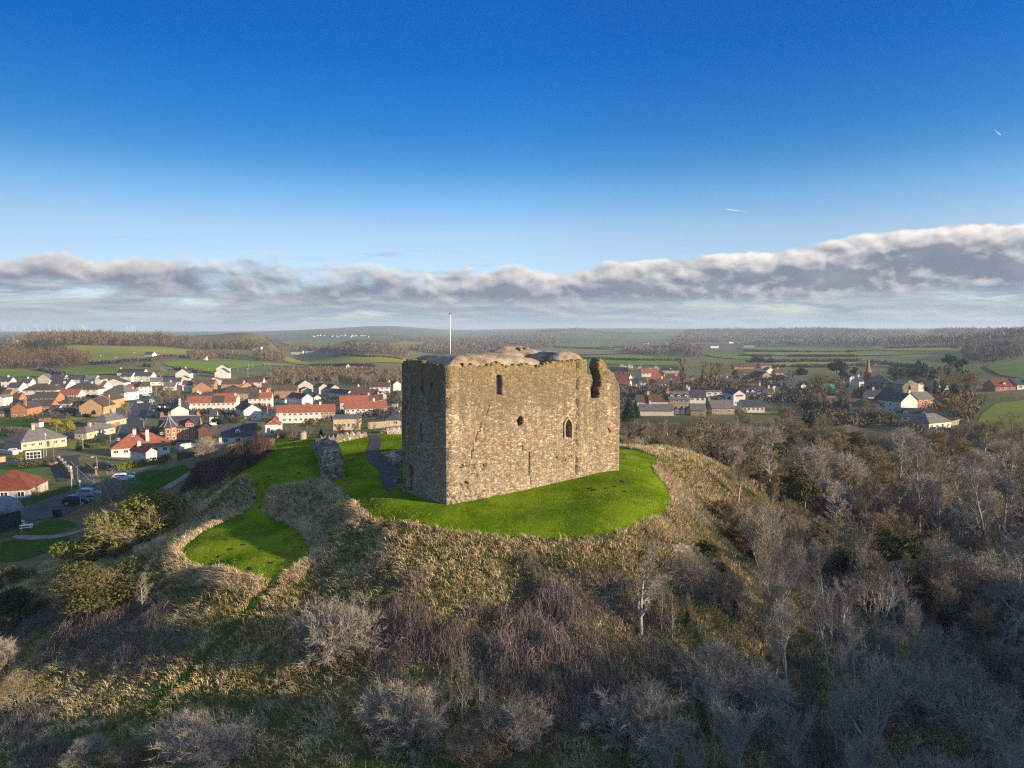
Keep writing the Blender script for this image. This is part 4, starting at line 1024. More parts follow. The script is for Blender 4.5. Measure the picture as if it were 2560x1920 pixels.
h('c7',1748,1872,604,4,4.2,8,'par','stone','slate','stone house with slate roof and two dormers right of the inn',cols=2,dorm=2)
h('c7',1715,1978,726,0,2.6,8,'par','white','slate','single storey white house with dark roof above the bare trees',cols=5)
# -- the church end of the village
h('c8',1402,1602,848,22,5.6,14,'gab','white','slate','bright white gabled house with a stout white chimney',chim=((.5,.04),),side=-4,st=2,dorm=0)
h('c8',1602,1800,802,20,5.2,8,'par','sandstone','grey','red sandstone house joined to the bright white gable',cols=3,st=2)
h('c8',1345,1800,938,-22,2.7,8,'par','white','slate','long white cottage with a dark roof, two dormers and a little gable',cols=6,dorm=2,door=True)
h('c8',1740,2005,1044,28,2.8,8,'hip','white','grey','small white cottage with a hipped roof on the field edge',cols=4,door=True)
h('c8',790,1200,838,-5,3.6,8,'par','white','brown','long white cottage row behind bare garden trees',cols=5)
tarph = h('c8',470,665,610,0,2.8,9,'par','stone','brown','brown roofed cottage under repair below the big round pine',cols=3)
h('c8',788,856,490,10,4.6,8,'gab','white','slate','small white gable left of the church wall',gwin=1)
h('c8',1600,1690,580,10,4.2,9,'gab','white','slate','white house right behind the church end wall',gwin=1)
h('c8',200,268,585,10,4.2,8,'gab','white','slate','narrow white gabled house left of the repaired roof',gwin=1)
h('c8',60,198,585,0,3.8,8,'par','white','slate','white slate roofed cottage in the trees left of the narrow gable',cols=3)
h('c8',550,652,760,0,2.8,7,'par','white','grey','small white cottage almost hidden by garden trees')
h('c8',820,905,935,-5,2,4,'gab','harl','slate','tiny grey garden shed behind the bare wood',cat='shed')
h('vv',2150,2194,846,4,2.7,9,'par','brick','redbrown','red roofed bungalow with a white dormer at the right edge',cols=3,dorm=1)
h('vv',2197,2240,842,4,2.7,9,'par','white','slate','slate roofed white bungalow cut by the right edge',cols=3,dorm=1)


for a in (('c7',330,440,470,-12,4.6,8,'par','white','umber','white house with brown roof tucked behind the bare trees by the castle',3),('c7',700,830,470,4,4.6,8,'par','pale','brown','pale house behind the thin saplings below the red roofs',3),
          ('c7',880,960,420,-8,4.4,8,'par','white','redbrown','white house showing left of the golden poplars',2),('c7',1240,1330,420,8,3.4,8,'par','cream','umber','cream house glimpsed between the golden poplars',2),
          ('c7',1500,1600,430,4,3.4,8,'par','harl','slate','grey house behind the poplars, right side',2),('c7',1660,1760,300,4,3.2,8,'par','brick','brown','brick bungalow below the far brown rows',2),
          ('c7',2010,2090,260,10,3.2,8,'gab','white','umber','small white gable by the three dark pines',0),('c7',2110,2205,300,4,3.4,8,'par','harl','brown','brown roofed house right of the three dark pines',2),
          ('c7',1880,1990,560,-6,4.2,8,'par','white','slate','white dormered cottage right of the inn row',2),('c7',2000,2100,600,-4,4.2,8,'par','white','brown','white cottage with brown roof at the lane end right of the inn',2),
          ('c7',2050,2150,520,6,4.0,8,'gab','white','umber','white gable in the trees above the lane end',1),('c7',1010,1100,560,-4,3.2,7,'par','pale','slate','pale house directly behind the street terrace',2),
          ('c8',-60,40,640,-4,3.8,8,'par','white','umber','white cottage left of the slate roofed one in the trees',2),('c8',300,420,640,-4,3.2,8,'par','cream','brown','cream cottage below the narrow white gable',3),
          ('c8',680,800,600,-6,3.2,8,'par','brick','umber','brick house between the tarpaulin roof and the church',2),('c8',900,960,520,8,3.8,7,'par','white','slate','white house close against the church at left',1),
          ('c8',1180,1290,640,-6,3.0,7,'par','pale','brown','low pale house in front of the church wall',2),('c8',1010,1190,720,-8,4.0,8,'par','white','slate','white slate roofed cottage before the church',3),
          ('c8',1860,1980,560,8,3.4,8,'par','harl','grey','grey house hidden in ivy trees right of the graveyard',2),('c3',20,160,700,6,3.6,8,'par','brick','brown','brown roofed brick house at the left below the solar panels',2),
          ('c3',190,330,760,6,3.4,8,'par','brick','umber','low brick house left of the stepped brick pair',2),('c3',1000,1130,600,4,4.6,8,'par','white','umber','white house with brown roof between the two hip roofs',2),
          ('c3',360,520,500,6,4.6,8,'par','white','slate','white slate house behind the first broad hip roof',2),('c3',20,180,470,6,4.6,8,'par','white','slate','white slate house at the far left end of the upper town',2),
          ('c3',1720,1800,560,-6,4.8,9,'par','white','red','white house with a red roof left of the big grey hip roof',1),('c4',600,760,420,8,3,8,'par','pale','grey','pale bungalow behind the bare trees at the road head',3),
          ('c4',860,1000,420,10,4.4,8,'par','white','slate','white house between the road trees and the brick terrace',2),('c4',1960,2080,470,16,4.6,9,'par','brick','brown','brick house closing the long brown roofed terrace',2),
          ('c5',800,900,590,30,3.2,8,'gab','white','umber','low white gable behind the end of the red terrace',0),('c5',620,720,760,15,2.6,6,'par','white','slate','low white house peeping above the longest red roof',0),
          ('c5',1380,1480,520,20,4.6,8,'par','white','umber','white house with brown roof behind the purple row',2),('c4',1010,1120,620,14,4.2,8,'par','pale','umber','pale house in the shade behind the receding slate row',2),
          ('c5',1640,1760,640,15,4.0,8,'par','harl','purple','grey house behind the beige gable by the castle',2),('c4',1240,1340,900,18,4.0,9,'par','white','slate','white slate roofed house behind the dark gabled wing',3)):
    h(*a[:11], cols=a[11], st=2 if a[5] > 4 else 1, chim=((.5, .5),) if a[7] == 'par' else ())

# the villa's turret and dormer window bay
def villa_turret():
    e, w, d, eh, zr = villa; x, y = w * .28, -.2; mb = MB(); rr = 2.7
    V = [(x + rr * math.cos(a), y + rr * math.sin(a), z) for z in (-2.5, eh + .6) for a in [math.pi / 8 + q * math.pi / 4 for q in range(8)]]
    mb.add(V, [(q, (q + 1) % 8, 8 + (q + 1) % 8, 8 + q) for q in range(8)]); t = ob('turret', mb.mesh('turret', M['sandstone']), e)
    mb = MB()
    prof = [(3.3, eh + .45), (2.4, eh + 1.3), (1.5, eh + 2.3), (.75, eh + 3.5), (.04, eh + 5.0)]
    V = [(x + r * math.cos(math.pi / 8 + q * math.pi / 4), y + r * math.sin(math.pi / 8 + q * math.pi / 4), z) for r, z in prof for q in range(8)]
    mb.add(V, [(a * 8 + q, a * 8 + (q + 1) % 8, (a + 1) * 8 + (q + 1) % 8, (a + 1) * 8 + q) for a in range(4) for q in range(8)])
    rf = ob('turret_roof', mb.mesh('turret_roof', M['slate']), t)
    mb = MB()
    for q in range(8):
        a = math.pi / 8 + q * math.pi / 4
        mb.tube([(x + (r + .03) * math.cos(a), y + (r + .03) * math.sin(a), z + .04) for r, z in prof], [.09] * 5, 5)
    ob('ridge', mb.mesh('ridge', M['leadflash']), rf)
    for z in (1.5, 4.2):
        for q in (4, 5, 6):
            a = math.pi / 4 * q + math.pi / 4; ap = rr * math.cos(math.pi / 8)
            ob('window', WIN, t, (x + (ap + .02) * math.cos(a), y + (ap + .02) * math.sin(a), z), a + math.pi / 2, (1.15, 1, 1.5))
villa_turret()
def gable_dormer():
    e, w, d, eh, zr = villa; x = w * .78; mb = MB()
    mb.prism([(x - 1.5, eh - .2), (x + 1.5, eh - .2), (x + 1.5, eh + 1.5), (x, eh + 3.0), (x - 1.5, eh + 1.5)], -.1, 4.5, 0)
    for sg in (-1, 1): mb.add([(x, -.5, eh + 3.15), (x + sg * 1.95, -.5, eh + 1.35), (x + sg * 1.95, 4.5, eh + 1.35), (x, 4.5, eh + 3.15)], [(0, 1, 2, 3)], 1)
    o = ob('dormer', mb.mesh('dormer', [plain('dormer_red_paint', (.45,.05,.05)), M['slate']]), e)
    for q in (-.9, 0, .9): ob('window', WIN, o, (x + q, -.12, eh + .75), 0, (.85, 1, 1.1))
gable_dormer()
def cottage_gable():
    e, w, d, eh, zr = [q for q in HOUSES if q[0]['label'].startswith('white cottage with a bay')][0]
    mb = MB(); mb.prism([(.1, eh), (w - .1, eh), (w / 2, zr - .25)], -.06, -.005); ob('tiled_gable', mb.mesh('tiled_gable', M['red']), e)
    mb = MB(); mb.box(w * .35, w * .65, -.7, 0, -2, 2.6); b = ob('bay', mb.mesh('bay', M['white_paint']), e); ob('window', WIN, b, (w / 2, -.72, 1.5), 0, (w * .27, 1, 1.5))
cottage_gable()
def inn_sign():
    e, w, d, eh, zr = pub; mb = MB(); mb.box(w * .2, w * .8, -.1, -.02, eh - 1.1, eh - .5); ob('sign_board', mb.mesh('sign_board', M['black']), e)
inn_sign()
# green tarpaulin lying on a roof under repair
def tarpaulin():
    e, w, d, eh, zr = tarph; n, m = 14, 8; V = []; rg = random.Random(4)
    for i in range(n + 1):
        for j in range(m + 1):
            x = w * (.18 + .72 * i / n); y = -.3 + (d / 2 + .2) * j / m
            V.append((x, y, eh + y * SLOPE + .3 + rg.uniform(-.06, .1)))
    F = [(i * (m + 1) + j, (i + 1) * (m + 1) + j, (i + 1) * (m + 1) + j + 1, i * (m + 1) + j + 1) for i in range(n) for j in range(m)]
    me = mesh_np('tarpaulin', V, np.array(F), True, plain('green_tarpaulin', (.02, .42, .27), .5))
    o = tag(ob('tarpaulin', me, None, e.location, e.rotation_euler.z), 'bright green tarpaulin spread over a brown roof near the church', 'tarpaulin')
tarpaulin()
# the church
def church():
    e, w, d, eh, zr = h('c8',970,1300,592,-28,6.4,13,'hip','stone','slate','large grey stone church with a dark hipped roof and a thin spire',cat='church',name='church',slope=.62)
    e2 = on_ = at(*c8(1420, 634)); k = MB(); loc = e.matrix_basis.inverted() @ e2
    r = R(10) - e.rotation_euler.z; c, s = math.cos(r), math.sin(r)
    W2, D2 = 9.5, 9.0
    tr = ob('transept', (lambda mb: mb.mesh('transept', M['stone']))(wall_block('gab', W2, D2, 6.6, .45)), e, loc, r)
    ob('roof', roof_slabs('gab', W2, D2, 6.4, .45, .1).mesh('roof', M['slate']), tr, (0, .5, 0))
    mb = MB()
    ar = [(-.55, 0), (.55, 0), (.55, 1.9), (.3, 2.5), (0, 2.9), (-.3, 2.5), (-.55, 1.9)]
    mb.prism([(p[0] * 1.25, p[1] * 1.08 - .1) for p in ar], -.04, .05, 0); mb.prism(ar, -.06, .0, 1); lan = mb.mesh('lancet_window', [M['dressed'], M['glass']])
    for fx in (.24, .5, .76): ob('lancet_window', lan, e, (w * fx, -.02, 2.6))
    ob('lancet_window', lan, tr, (W2 * .42, -.02, 2.0), 0, (1.7, 1, 1.5))
    # tower and spire
    p = at(*c8(1107, 600)); loc = e.matrix_basis.inverted() @ Vector((p.x + 3, p.y + 16, p.z))
    q = 1.9; mb = MB(); mb.box(-q, q, -q, q, -3, 15.2); mb.box(-q - .2, q + .2, -q - .2, q + .2, 15.2, 15.6)
    for sx in (-1, 1):
        for sy in (-1, 1): mb.tube([(sx * q, sy * q, 15.6), (sx * q, sy * q, 17.0), (sx * q, sy * q, 18.2)], [.3, .28, .02], 6)
    t = ob('tower', mb.mesh('tower', M['sandstone_tower']), e, loc, None, (.9, .9, .71))
    mb = MB(); mb.tube([(0, 0, 15.6), (0, 0, 28.2), (0, 0, 29.6)], [1.75, .12, .05], 8); ob('spire', mb.mesh('spire', M['sandstone_tower']), t)
    for a in range(4): ob('louvre', lan, t, ((q + .02) * math.sin(a * math.pi / 2), -(q + .02) * math.cos(a * math.pi / 2), 11.0), a * math.pi / 2)
M['sandstone_tower'] = course('tower_sandstone', (.27,.165,.075), (.33,.21,.10), (.3,.2,.12), bw=.8, rh=.32)
church()
# ------------------------------------------------------------------ trees and scrub
M['bark_grey'] = mottled('grey_bark', [(.22,.20,.17),(.42,.385,.335)], 3, .95)
M['bark_brown'] = mottled('brown_bark', [(.14,.115,.085),(.29,.24,.18)], 3, .95)
M['bark_pale'] = mottled('pale_bark', [(.22,.20,.17),(.42,.39,.33)], 3, .95)
def twigmat(n, a, b): M[n] = mottled(n, [a, tuple(.5 * (p + q) for p, q in zip(a, b)), b], .5, .95, island=.55, spec=.1)
twigmat('twig_grey', (.18,.162,.135), (.40,.362,.305)); twigmat('twig_brown', (.145,.115,.08), (.31,.255,.18)); twigmat('twig_olive', (.15,.12,.06), (.34,.27,.14)); twigmat('twig_pale', (.24,.21,.165), (.47,.415,.335)); twigmat('twig_gold', (.21,.165,.085), (.42,.335,.19)); twigmat('twig_red', (.13,.10,.08), (.25,.195,.155)); twigmat('twig_dark', (.05,.04,.034), (.12,.095,.08))
def leafmat(n, a, b): M[n] = mottled(n, [a, b], .8, .8, island=.5, spec=.2)
leafmat('leaf_dark', (.010,.022,.008), (.035,.062,.018)); leafmat('leaf_pine', (.018,.034,.014), (.055,.08,.03)); leafmat('leaf_gold', (.17,.17,.006), (.36,.33,.012)); leafmat('leaf_lime', (.09,.11,.018), (.20,.20,.04)); leafmat('leaf_olive', (.045,.05,.016), (.12,.115,.032)); leafmat('leaf_rust', (.20,.09,.02), (.36,.19,.05)); leafmat('leaf_hedge', (.09,.11,.012), (.19,.19,.03))

def skeleton(seed, h, style):
    """limb segments (p, q, r0, r1) and twig segments (p, q, width) of a bare tree of height about h"""
    rg = random.Random(seed); limbs, twigs = [], []
    P = dict(ash=(1, 3, .40, .60, .11, 3), round=(6, 8, .60, .66, .02, 3), birch=(1, 1, .70, .42, .03, 3), thicket=(12, 16, .45, .6, .05, 2), broad=(1, 2, .68, .62, .035, 3), poplar=(1, 2, .26, .52, .16, 3), thorn=(3, 4, .75, .66, -.03, 3))[style]
    smin, smax, ang, ratio, trop, depth = P
    def rv(): return Vector((rg.gauss(0, 1), rg.gauss(0, 1), rg.gauss(0, 1))).normalized()
    def branch(p, d, L, r, lev, dep):
        n = 6 if lev == 0 else 4 if lev < dep else 3
        start = {'birch': .22, 'broad': .30, 'ash': .35, 'poplar': .2}.get(style, .15) if lev == 0 else .12
        for i in range(n):
            f = (i + 1) / n
            d = (d + rv() * (.10 if lev == 0 else .17) + Vector((0, 0, trop))).normalized()
            q = p + d * (L / n); r0, r1 = r * (1 - .8 * i / n), r * (1 - .8 * f)
            (limbs if r0 > .008 else twigs).append((p, q, r0, r1) if r0 > .008 else (p, q, max(r0 * 2, .015)))
            p = q
            if lev < dep and f > start:
                k = 2 if style in ('birch',) and lev == 0 else rg.choice((1, 2, 2)) if lev < dep - 1 else 2
                for _ in range(k):
                    side = d.cross(rv()).normalized(); a = ang * rg.uniform(.7, 1.35) if lev else ang * rg.uniform(.8, 1.25)
                    nd = (d * math.cos(a) + side * math.sin(a)).normalized()
                    nl = L * ratio * rg.uniform(.65, 1.1) * ((1.25 - f * .75) if style in ('birch', 'poplar') and lev == 0 else 1)
                    branch(p, nd, nl, max(r1 * .78, .007), lev + 1, dep)
            elif lev == dep:
                for _ in range(6 if style == 'round' else 2):
                    side = d.cross(rv()).normalized(); a = rg.uniform(.35, .95)
                    nd = (d * math.cos(a) + side * math.sin(a) + Vector((0, 0, .12))).normalized()
                    twigs.append((p, p + nd * L * rg.uniform(.35, .8), .015))
        if lev < dep:
            for _ in range(2):
                a = ang * rg.uniform(.3, .8); side = d.cross(rv()).normalized()
                branch(p, (d * math.cos(a) + side * math.sin(a)).normalized(), L * ratio * .8, max(r * .2, .006), lev + 1, dep)
    ns = rg.randint(smin, smax)
    for s in range(ns):
        th = 2 * math.pi * (s + rg.random() * .6) / ns; t = 0 if ns == 1 else rg.uniform(.1, .55) if style != 'round' else rg.uniform(.05, .8)
        d = Vector((math.sin(t) * math.cos(th), math.sin(t) * math.sin(th), math.cos(t)))
        base = Vector((.12 * ns * .3 * math.cos(th), .12 * ns * .3 * math.sin(th), -.3)) if ns > 1 else Vector((0, 0, -.3))
        L = h * (.55 if style in ('ash', 'broad') else .82 if style in ('birch', 'poplar') else .45)
        branch(base, d, L * rg.uniform(.85, 1.05), h * (.028 if ns == 1 else .018), 0, depth - (1 if ns >= 3 and depth > 2 else 0))
    return limbs, twigs
def limb_mesh(name, L, mat, k=4):
    if not L: L = [(Vector((0, 0, 0)), Vector((0, 0, .1)), .01, .01)]
    A = np.array([p for p, *_ in L]); B = np.array([q for _, q, *_ in L]); r0 = np.array([s[2] for s in L]); r1 = np.array([s[3] for s in L])
    D = B - A; D /= np.linalg.norm(D, axis=1)[:, None] + 1e-9
    up = np.where(np.abs(D[:, 2:3]) > .9, [[1., 0, 0]], [[0., 0, 1.]]); S = np.cross(D, up); S /= np.linalg.norm(S, axis=1)[:, None]; T = np.cross(D, S)
    V = np.zeros((len(L), 2 * k, 3))
    for i in range(k):
        a = 2 * math.pi * i / k; o = S * math.cos(a) + T * math.sin(a)
        V[:, i] = A + o * r0[:, None]; V[:, k + i] = B + o * r1[:, None]
    b = np.arange(len(L)) * 2 * k
    F = np.concatenate([np.stack([b + i, b + (i + 1) % k, b + k + (i + 1) % k, b + k + i], 1) for i in range(k)])
    return mesh_np(name, V.reshape(-1, 3), F, True, mat)
def twig_mesh(name, T, mat, seed=0, wmul=1.0, extra=None):
    A = np.array([t[0] for t in T]); B = np.array([t[1] for t in T]); w = np.array([t[2] for t in T]) * wmul
    rg = np.random.default_rng(seed); D = B - A; S = np.cross(D, rg.normal(size=D.shape)); S /= np.linalg.norm(S, axis=1)[:, None] + 1e-9
    V = np.stack([A - S * w[:, None] * .5, A + S * w[:, None] * .5, B], 1)
    F = np.arange(len(T) * 3).reshape(-1, 3)
    V = V.reshape(-1, 3); G = [F]
    if extra is not None: G = [np.concatenate([F, extra[1] + len(V)])] if extra[1].shape[1] == 3 else [F, extra[1] + len(V)]; V = np.concatenate([V, extra[0]])
    return mesh_np(name, V, G, False, mat)
def leaf_quads(C, Rr, n, size, seed, flat=0.0):
    """n leaf-sized cards through the volume of blobs C (k,3) with radii Rr"""
    rg = np.random.default_rng(seed); C = np.asarray(C, float); Rr = np.asarray(Rr, float)
    pr = Rr ** 2; i = rg.choice(len(C), n, p=pr / pr.sum())
    d = rg.normal(size=(n, 3)); d /= np.linalg.norm(d, axis=1)[:, None]; d[:, 2] *= (1 - flat)
    P = C[i] + d * (Rr[i] * rg.uniform(.35, 1.05, n) ** .6)[:, None]
    a = rg.normal(size=(n, 3)); a /= np.linalg.norm(a, axis=1)[:, None]; b = np.cross(a, rg.normal(size=(n, 3))); b /= np.linalg.norm(b, axis=1)[:, None]
    s = size * rg.uniform(.6, 1.3, n)[:, None]
    V = np.stack([P - a * s, P - b * s * .6, P + a * s, P + b * s * .6], 1).reshape(-1, 3)
    return V, np.arange(4 * n).reshape(-1, 4)
def blobs(seed, h, style):
    rg = random.Random(seed); C, Rr = [], []
    if style == 'cone':
        for i in range(26):
            f = (i + .5) / 26; r = h * .24 * (1 - f) + .1; th = i * 2.4
            C.append((math.cos(th) * r * .7, math.sin(th) * r * .7, h * (.08 + .9 * f))); Rr.append(r * .62)
    elif style == 'dome':
        for i in range(22):
            th = rg.random() * 6.28; ph = math.acos(rg.uniform(-.25, 1)); q = rg.uniform(.45, .8)
            C.append((h * .42 * q * math.sin(ph) * math.cos(th), h * .42 * q * math.sin(ph) * math.sin(th), h * .52 + h * .42 * q * math.cos(ph))); Rr.append(h * rg.uniform(.11, .2))
    elif style == 'pine':
        for i in range(16):
            th = rg.random() * 6.28; q = rg.uniform(.1, 1); z = rg.uniform(.45, .95)
            C.append((h * .45 * q * math.cos(th) * (1.25 - z * .7), h * .45 * q * math.sin(th) * (1.25 - z * .7), h * z)); Rr.append(h * rg.uniform(.09, .16))
    elif style == 'bush':
        for i in range(14):
            th = rg.random() * 6.28; q = rg.uniform(.1, .9)
            C.append((h * .75 * q * math.cos(th), h * .75 * q * math.sin(th), h * rg.uniform(.25, .75) * (1.1 - .4 * q))); Rr.append(h * rg.uniform(.2, .34))
    return C, Rr
PROTO = {}
def proto_bare(key, seed, h, style, bark, twig, wm=1.0, ivy=0):
    L, T = skeleton(seed, h, style)
    zmax = max(max(q[1].z for q in L), max(t[1].z for t in T)); s = h / zmax
    L = [(p * s, q * s, a, b) for p, q, a, b in L]; T = [(p * s, q * s, w) for p, q, w in T]
    parts = [('trunk', limb_mesh('trunk', L, M[bark])), ('crown', twig_mesh('crown', T, M[twig], seed, wm))]
    if ivy:
        tr = [q for p, q, a, b in L if a > h * .006 and q.z < h * .62]; tr = tr[::max(1, len(tr) // 26)]
        V, F = leaf_quads([tuple(q) for q in tr], [h * .055] * len(tr), ivy, .11, seed); parts.append(('ivy', mesh_np('ivy', V, F, False, M['leaf_dark'])))
    PROTO[key] = (h, parts)
def proto_leaf(key, seed, h, style, leaf, n=3000, size=.16, trunk=True):
    C, Rr = blobs(seed, h, style); V, F = leaf_quads(C, Rr, n, size, seed, .2)
    rg = random.Random(seed); L = []
    L.append((Vector((0, 0, -.4)), Vector((0, 0, h * .55)), h * .03, h * .018))
    for c in C[::2]: L.append((Vector((0, 0, min(c[2] * .7, h * .5))), Vector(c), h * .014, h * .004))
    PROTO[key] = (h, [('trunk', limb_mesh('trunk', L, M['bark_brown'], 5)), ('crown', mesh_np('crown', V, F, False, M[leaf]))])
NT = [0]
def plant(key, p, h, label, cat='tree', group=None, name=None, rot=None, fat=1.0, sink=0.1):
    h0, parts = PROTO[key]; s = h / h0
    e = empty(name or cat.replace(' ', '_'), label, cat, (p[0], p[1], p[2] - sink), rnd.random() * 6.28 if rot is None else rot, group)
    e.scale = (s * fat, s * fat, s)
    for n, me in parts: ob(n, me, e)
    NT[0] += 1
    return e
for q in range(4): proto_bare(f'ash{q}', 100 + q, 8.0, 'ash', 'bark_grey', ['twig_grey', 'twig_grey', 'twig_olive', 'twig_pale'][q], 1.15)
for q in range(3): proto_bare(f'round{q}', 120 + q, 4.0, 'round', 'bark_grey', ['twig_grey', 'twig_brown', 'twig_pale'][q], 1.5)
for q in range(2): proto_bare(f'birch{q}', 140 + q, 8.5, 'birch', 'bark_pale', ['twig_grey', 'twig_brown'][q], 1.4)
for q in range(2): proto_bare(f'thicket{q}', 150 + q, 3.5, 'thicket', 'bark_brown', ['twig_brown', 'twig_olive'][q], 1.5)
for q in range(2): proto_bare(f'broad{q}', 160 + q, 9.0, 'broad', 'bark_brown', ['twig_brown', 'twig_olive'][q], 1.8)
proto_bare('thorn0', 170, 4.5, 'thorn', 'bark_grey', 'twig_grey', 1.5); proto_bare('thorn1', 171, 4.5, 'thorn', 'bark_grey', 'twig_olive', 1.5)
proto_bare('ivytree0', 180, 8.0, 'ash', 'bark_brown', 'twig_brown', 1.6, 1600); proto_bare('ivytree1', 181, 8.0, 'broad', 'bark_brown', 'twig_olive', 1.8, 1600)
for q, (st, bk, tw) in enumerate((('broad', 'bark_grey', 'twig_pale'), ('ash', 'bark_brown', 'twig_gold'), ('birch', 'bark_pale', 'twig_pale'), ('round', 'bark_brown', 'twig_gold'), ('broad', 'bark_brown', 'twig_red'))):
    proto_bare(f'lit{q}', 300 + q, 8.0 if st != 'round' else 5.0, st, bk, M and tw, 2.2)  # twigs coloured paler and golder to carry the sunlight on the farther wood
proto_leaf('holly', 310, 6, 'dome', 'leaf_olive', 3600, .17)
proto_bare('poplar', 190, 14.0, 'poplar', 'bark_brown', 'twig_gold', 4.5)
proto_bare('goldbush', 191, 3.0, 'thicket', 'bark_brown', 'twig_gold', 2.2); proto_bare('palebush', 192, 3.5, 'round', 'bark_pale', 'twig_pale', 1.6); proto_bare('redbush', 193, 3.0, 'round', 'bark_brown', 'twig_red', 1.6)
proto_bare('townbare0', 194, 9.0, 'broad', 'bark_brown', 'twig_olive', 3.4); proto_bare('townbare1', 195, 9.0, 'ash', 'bark_brown', 'twig_brown', 3.6); proto_bare('townbare2', 196, 9.0, 'birch', 'bark_pale', 'twig_gold', 4.5)
proto_leaf('gold', 201, 8, 'dome', 'leaf_gold', 3600, .24); proto_leaf('conifer', 202, 6, 'cone', 'leaf_pine', 3000, .17); proto_leaf('darkdome', 203, 8, 'dome', 'leaf_dark', 3600, .24); proto_leaf('pine', 204, 10, 'pine', 'leaf_pine', 3600, .26)
proto_leaf('limebush', 205, 2.5, 'bush', 'leaf_lime', 4600, .10); proto_leaf('greenbush', 206, 2.0, 'bush', 'leaf_dark', 3000, .085); proto_leaf('rust', 207, 3, 'dome', 'leaf_rust', 1600, .14); proto_leaf('oliveb', 208, 3, 'bush', 'leaf_olive', 3000, .11); proto_leaf('darkcone', 209, 7, 'cone', 'leaf_dark', 3000, .2)
# a gorse-like bush: leaf and twig together
def mixbush(key, seed, h, leaf, twig, n):
    C, Rr = blobs(seed, h, 'bush'); V, F = leaf_quads(C, [r * 1.12 for r in Rr], n, .062, seed, .2); L, T = skeleton(seed, h, 'round')
    zmax = max(t[1].z for t in T); s = .98 * h / zmax; T = T[::2]
    PROTO[key] = (h, [('trunk', limb_mesh('trunk', [(p * s, q * s, a, b) for p, q, a, b in L], M['bark_grey'])), ('crown', mesh_np('crown', V, F, False, M[leaf])), ('twigs', twig_mesh('twigs', [(p * s, q * s, w) for p, q, w in T], M[twig], seed, 1.0))])
mixbush('gorse0', 221, 2.6, 'leaf_lime', 'twig_gold', 11000); mixbush('gorse1', 222, 2.6, 'leaf_olive', 'twig_olive', 10000)

def hp(p, f, x, top):
    """height of a plant standing at p whose top shows at pixel row top"""
    t = ray(*f(x, top)); return max(.6, CAMZ + t[2] / t[1] * p.y - p.z)
def T(crop, x, yb, top, key, label, cat='tree', fat=1.0, group=None, name=None):
    f = CROPS[crop]; p = at(*f(x, yb)); return plant(key, p, hp(p, f, x, top), label, cat, group, name, fat=fat)
def ck(x, y): return (800 + x / 2.4756) / 1.15735, (1250 + y / 2.4756) / 1.15735
def cr(x, y): return (1560 + x / 2.212) / 1.15735, (1200 + y / 2.212) / 1.15735
CROPS.update(cb=cb, ck=ck, cr=cr, c9=c9)
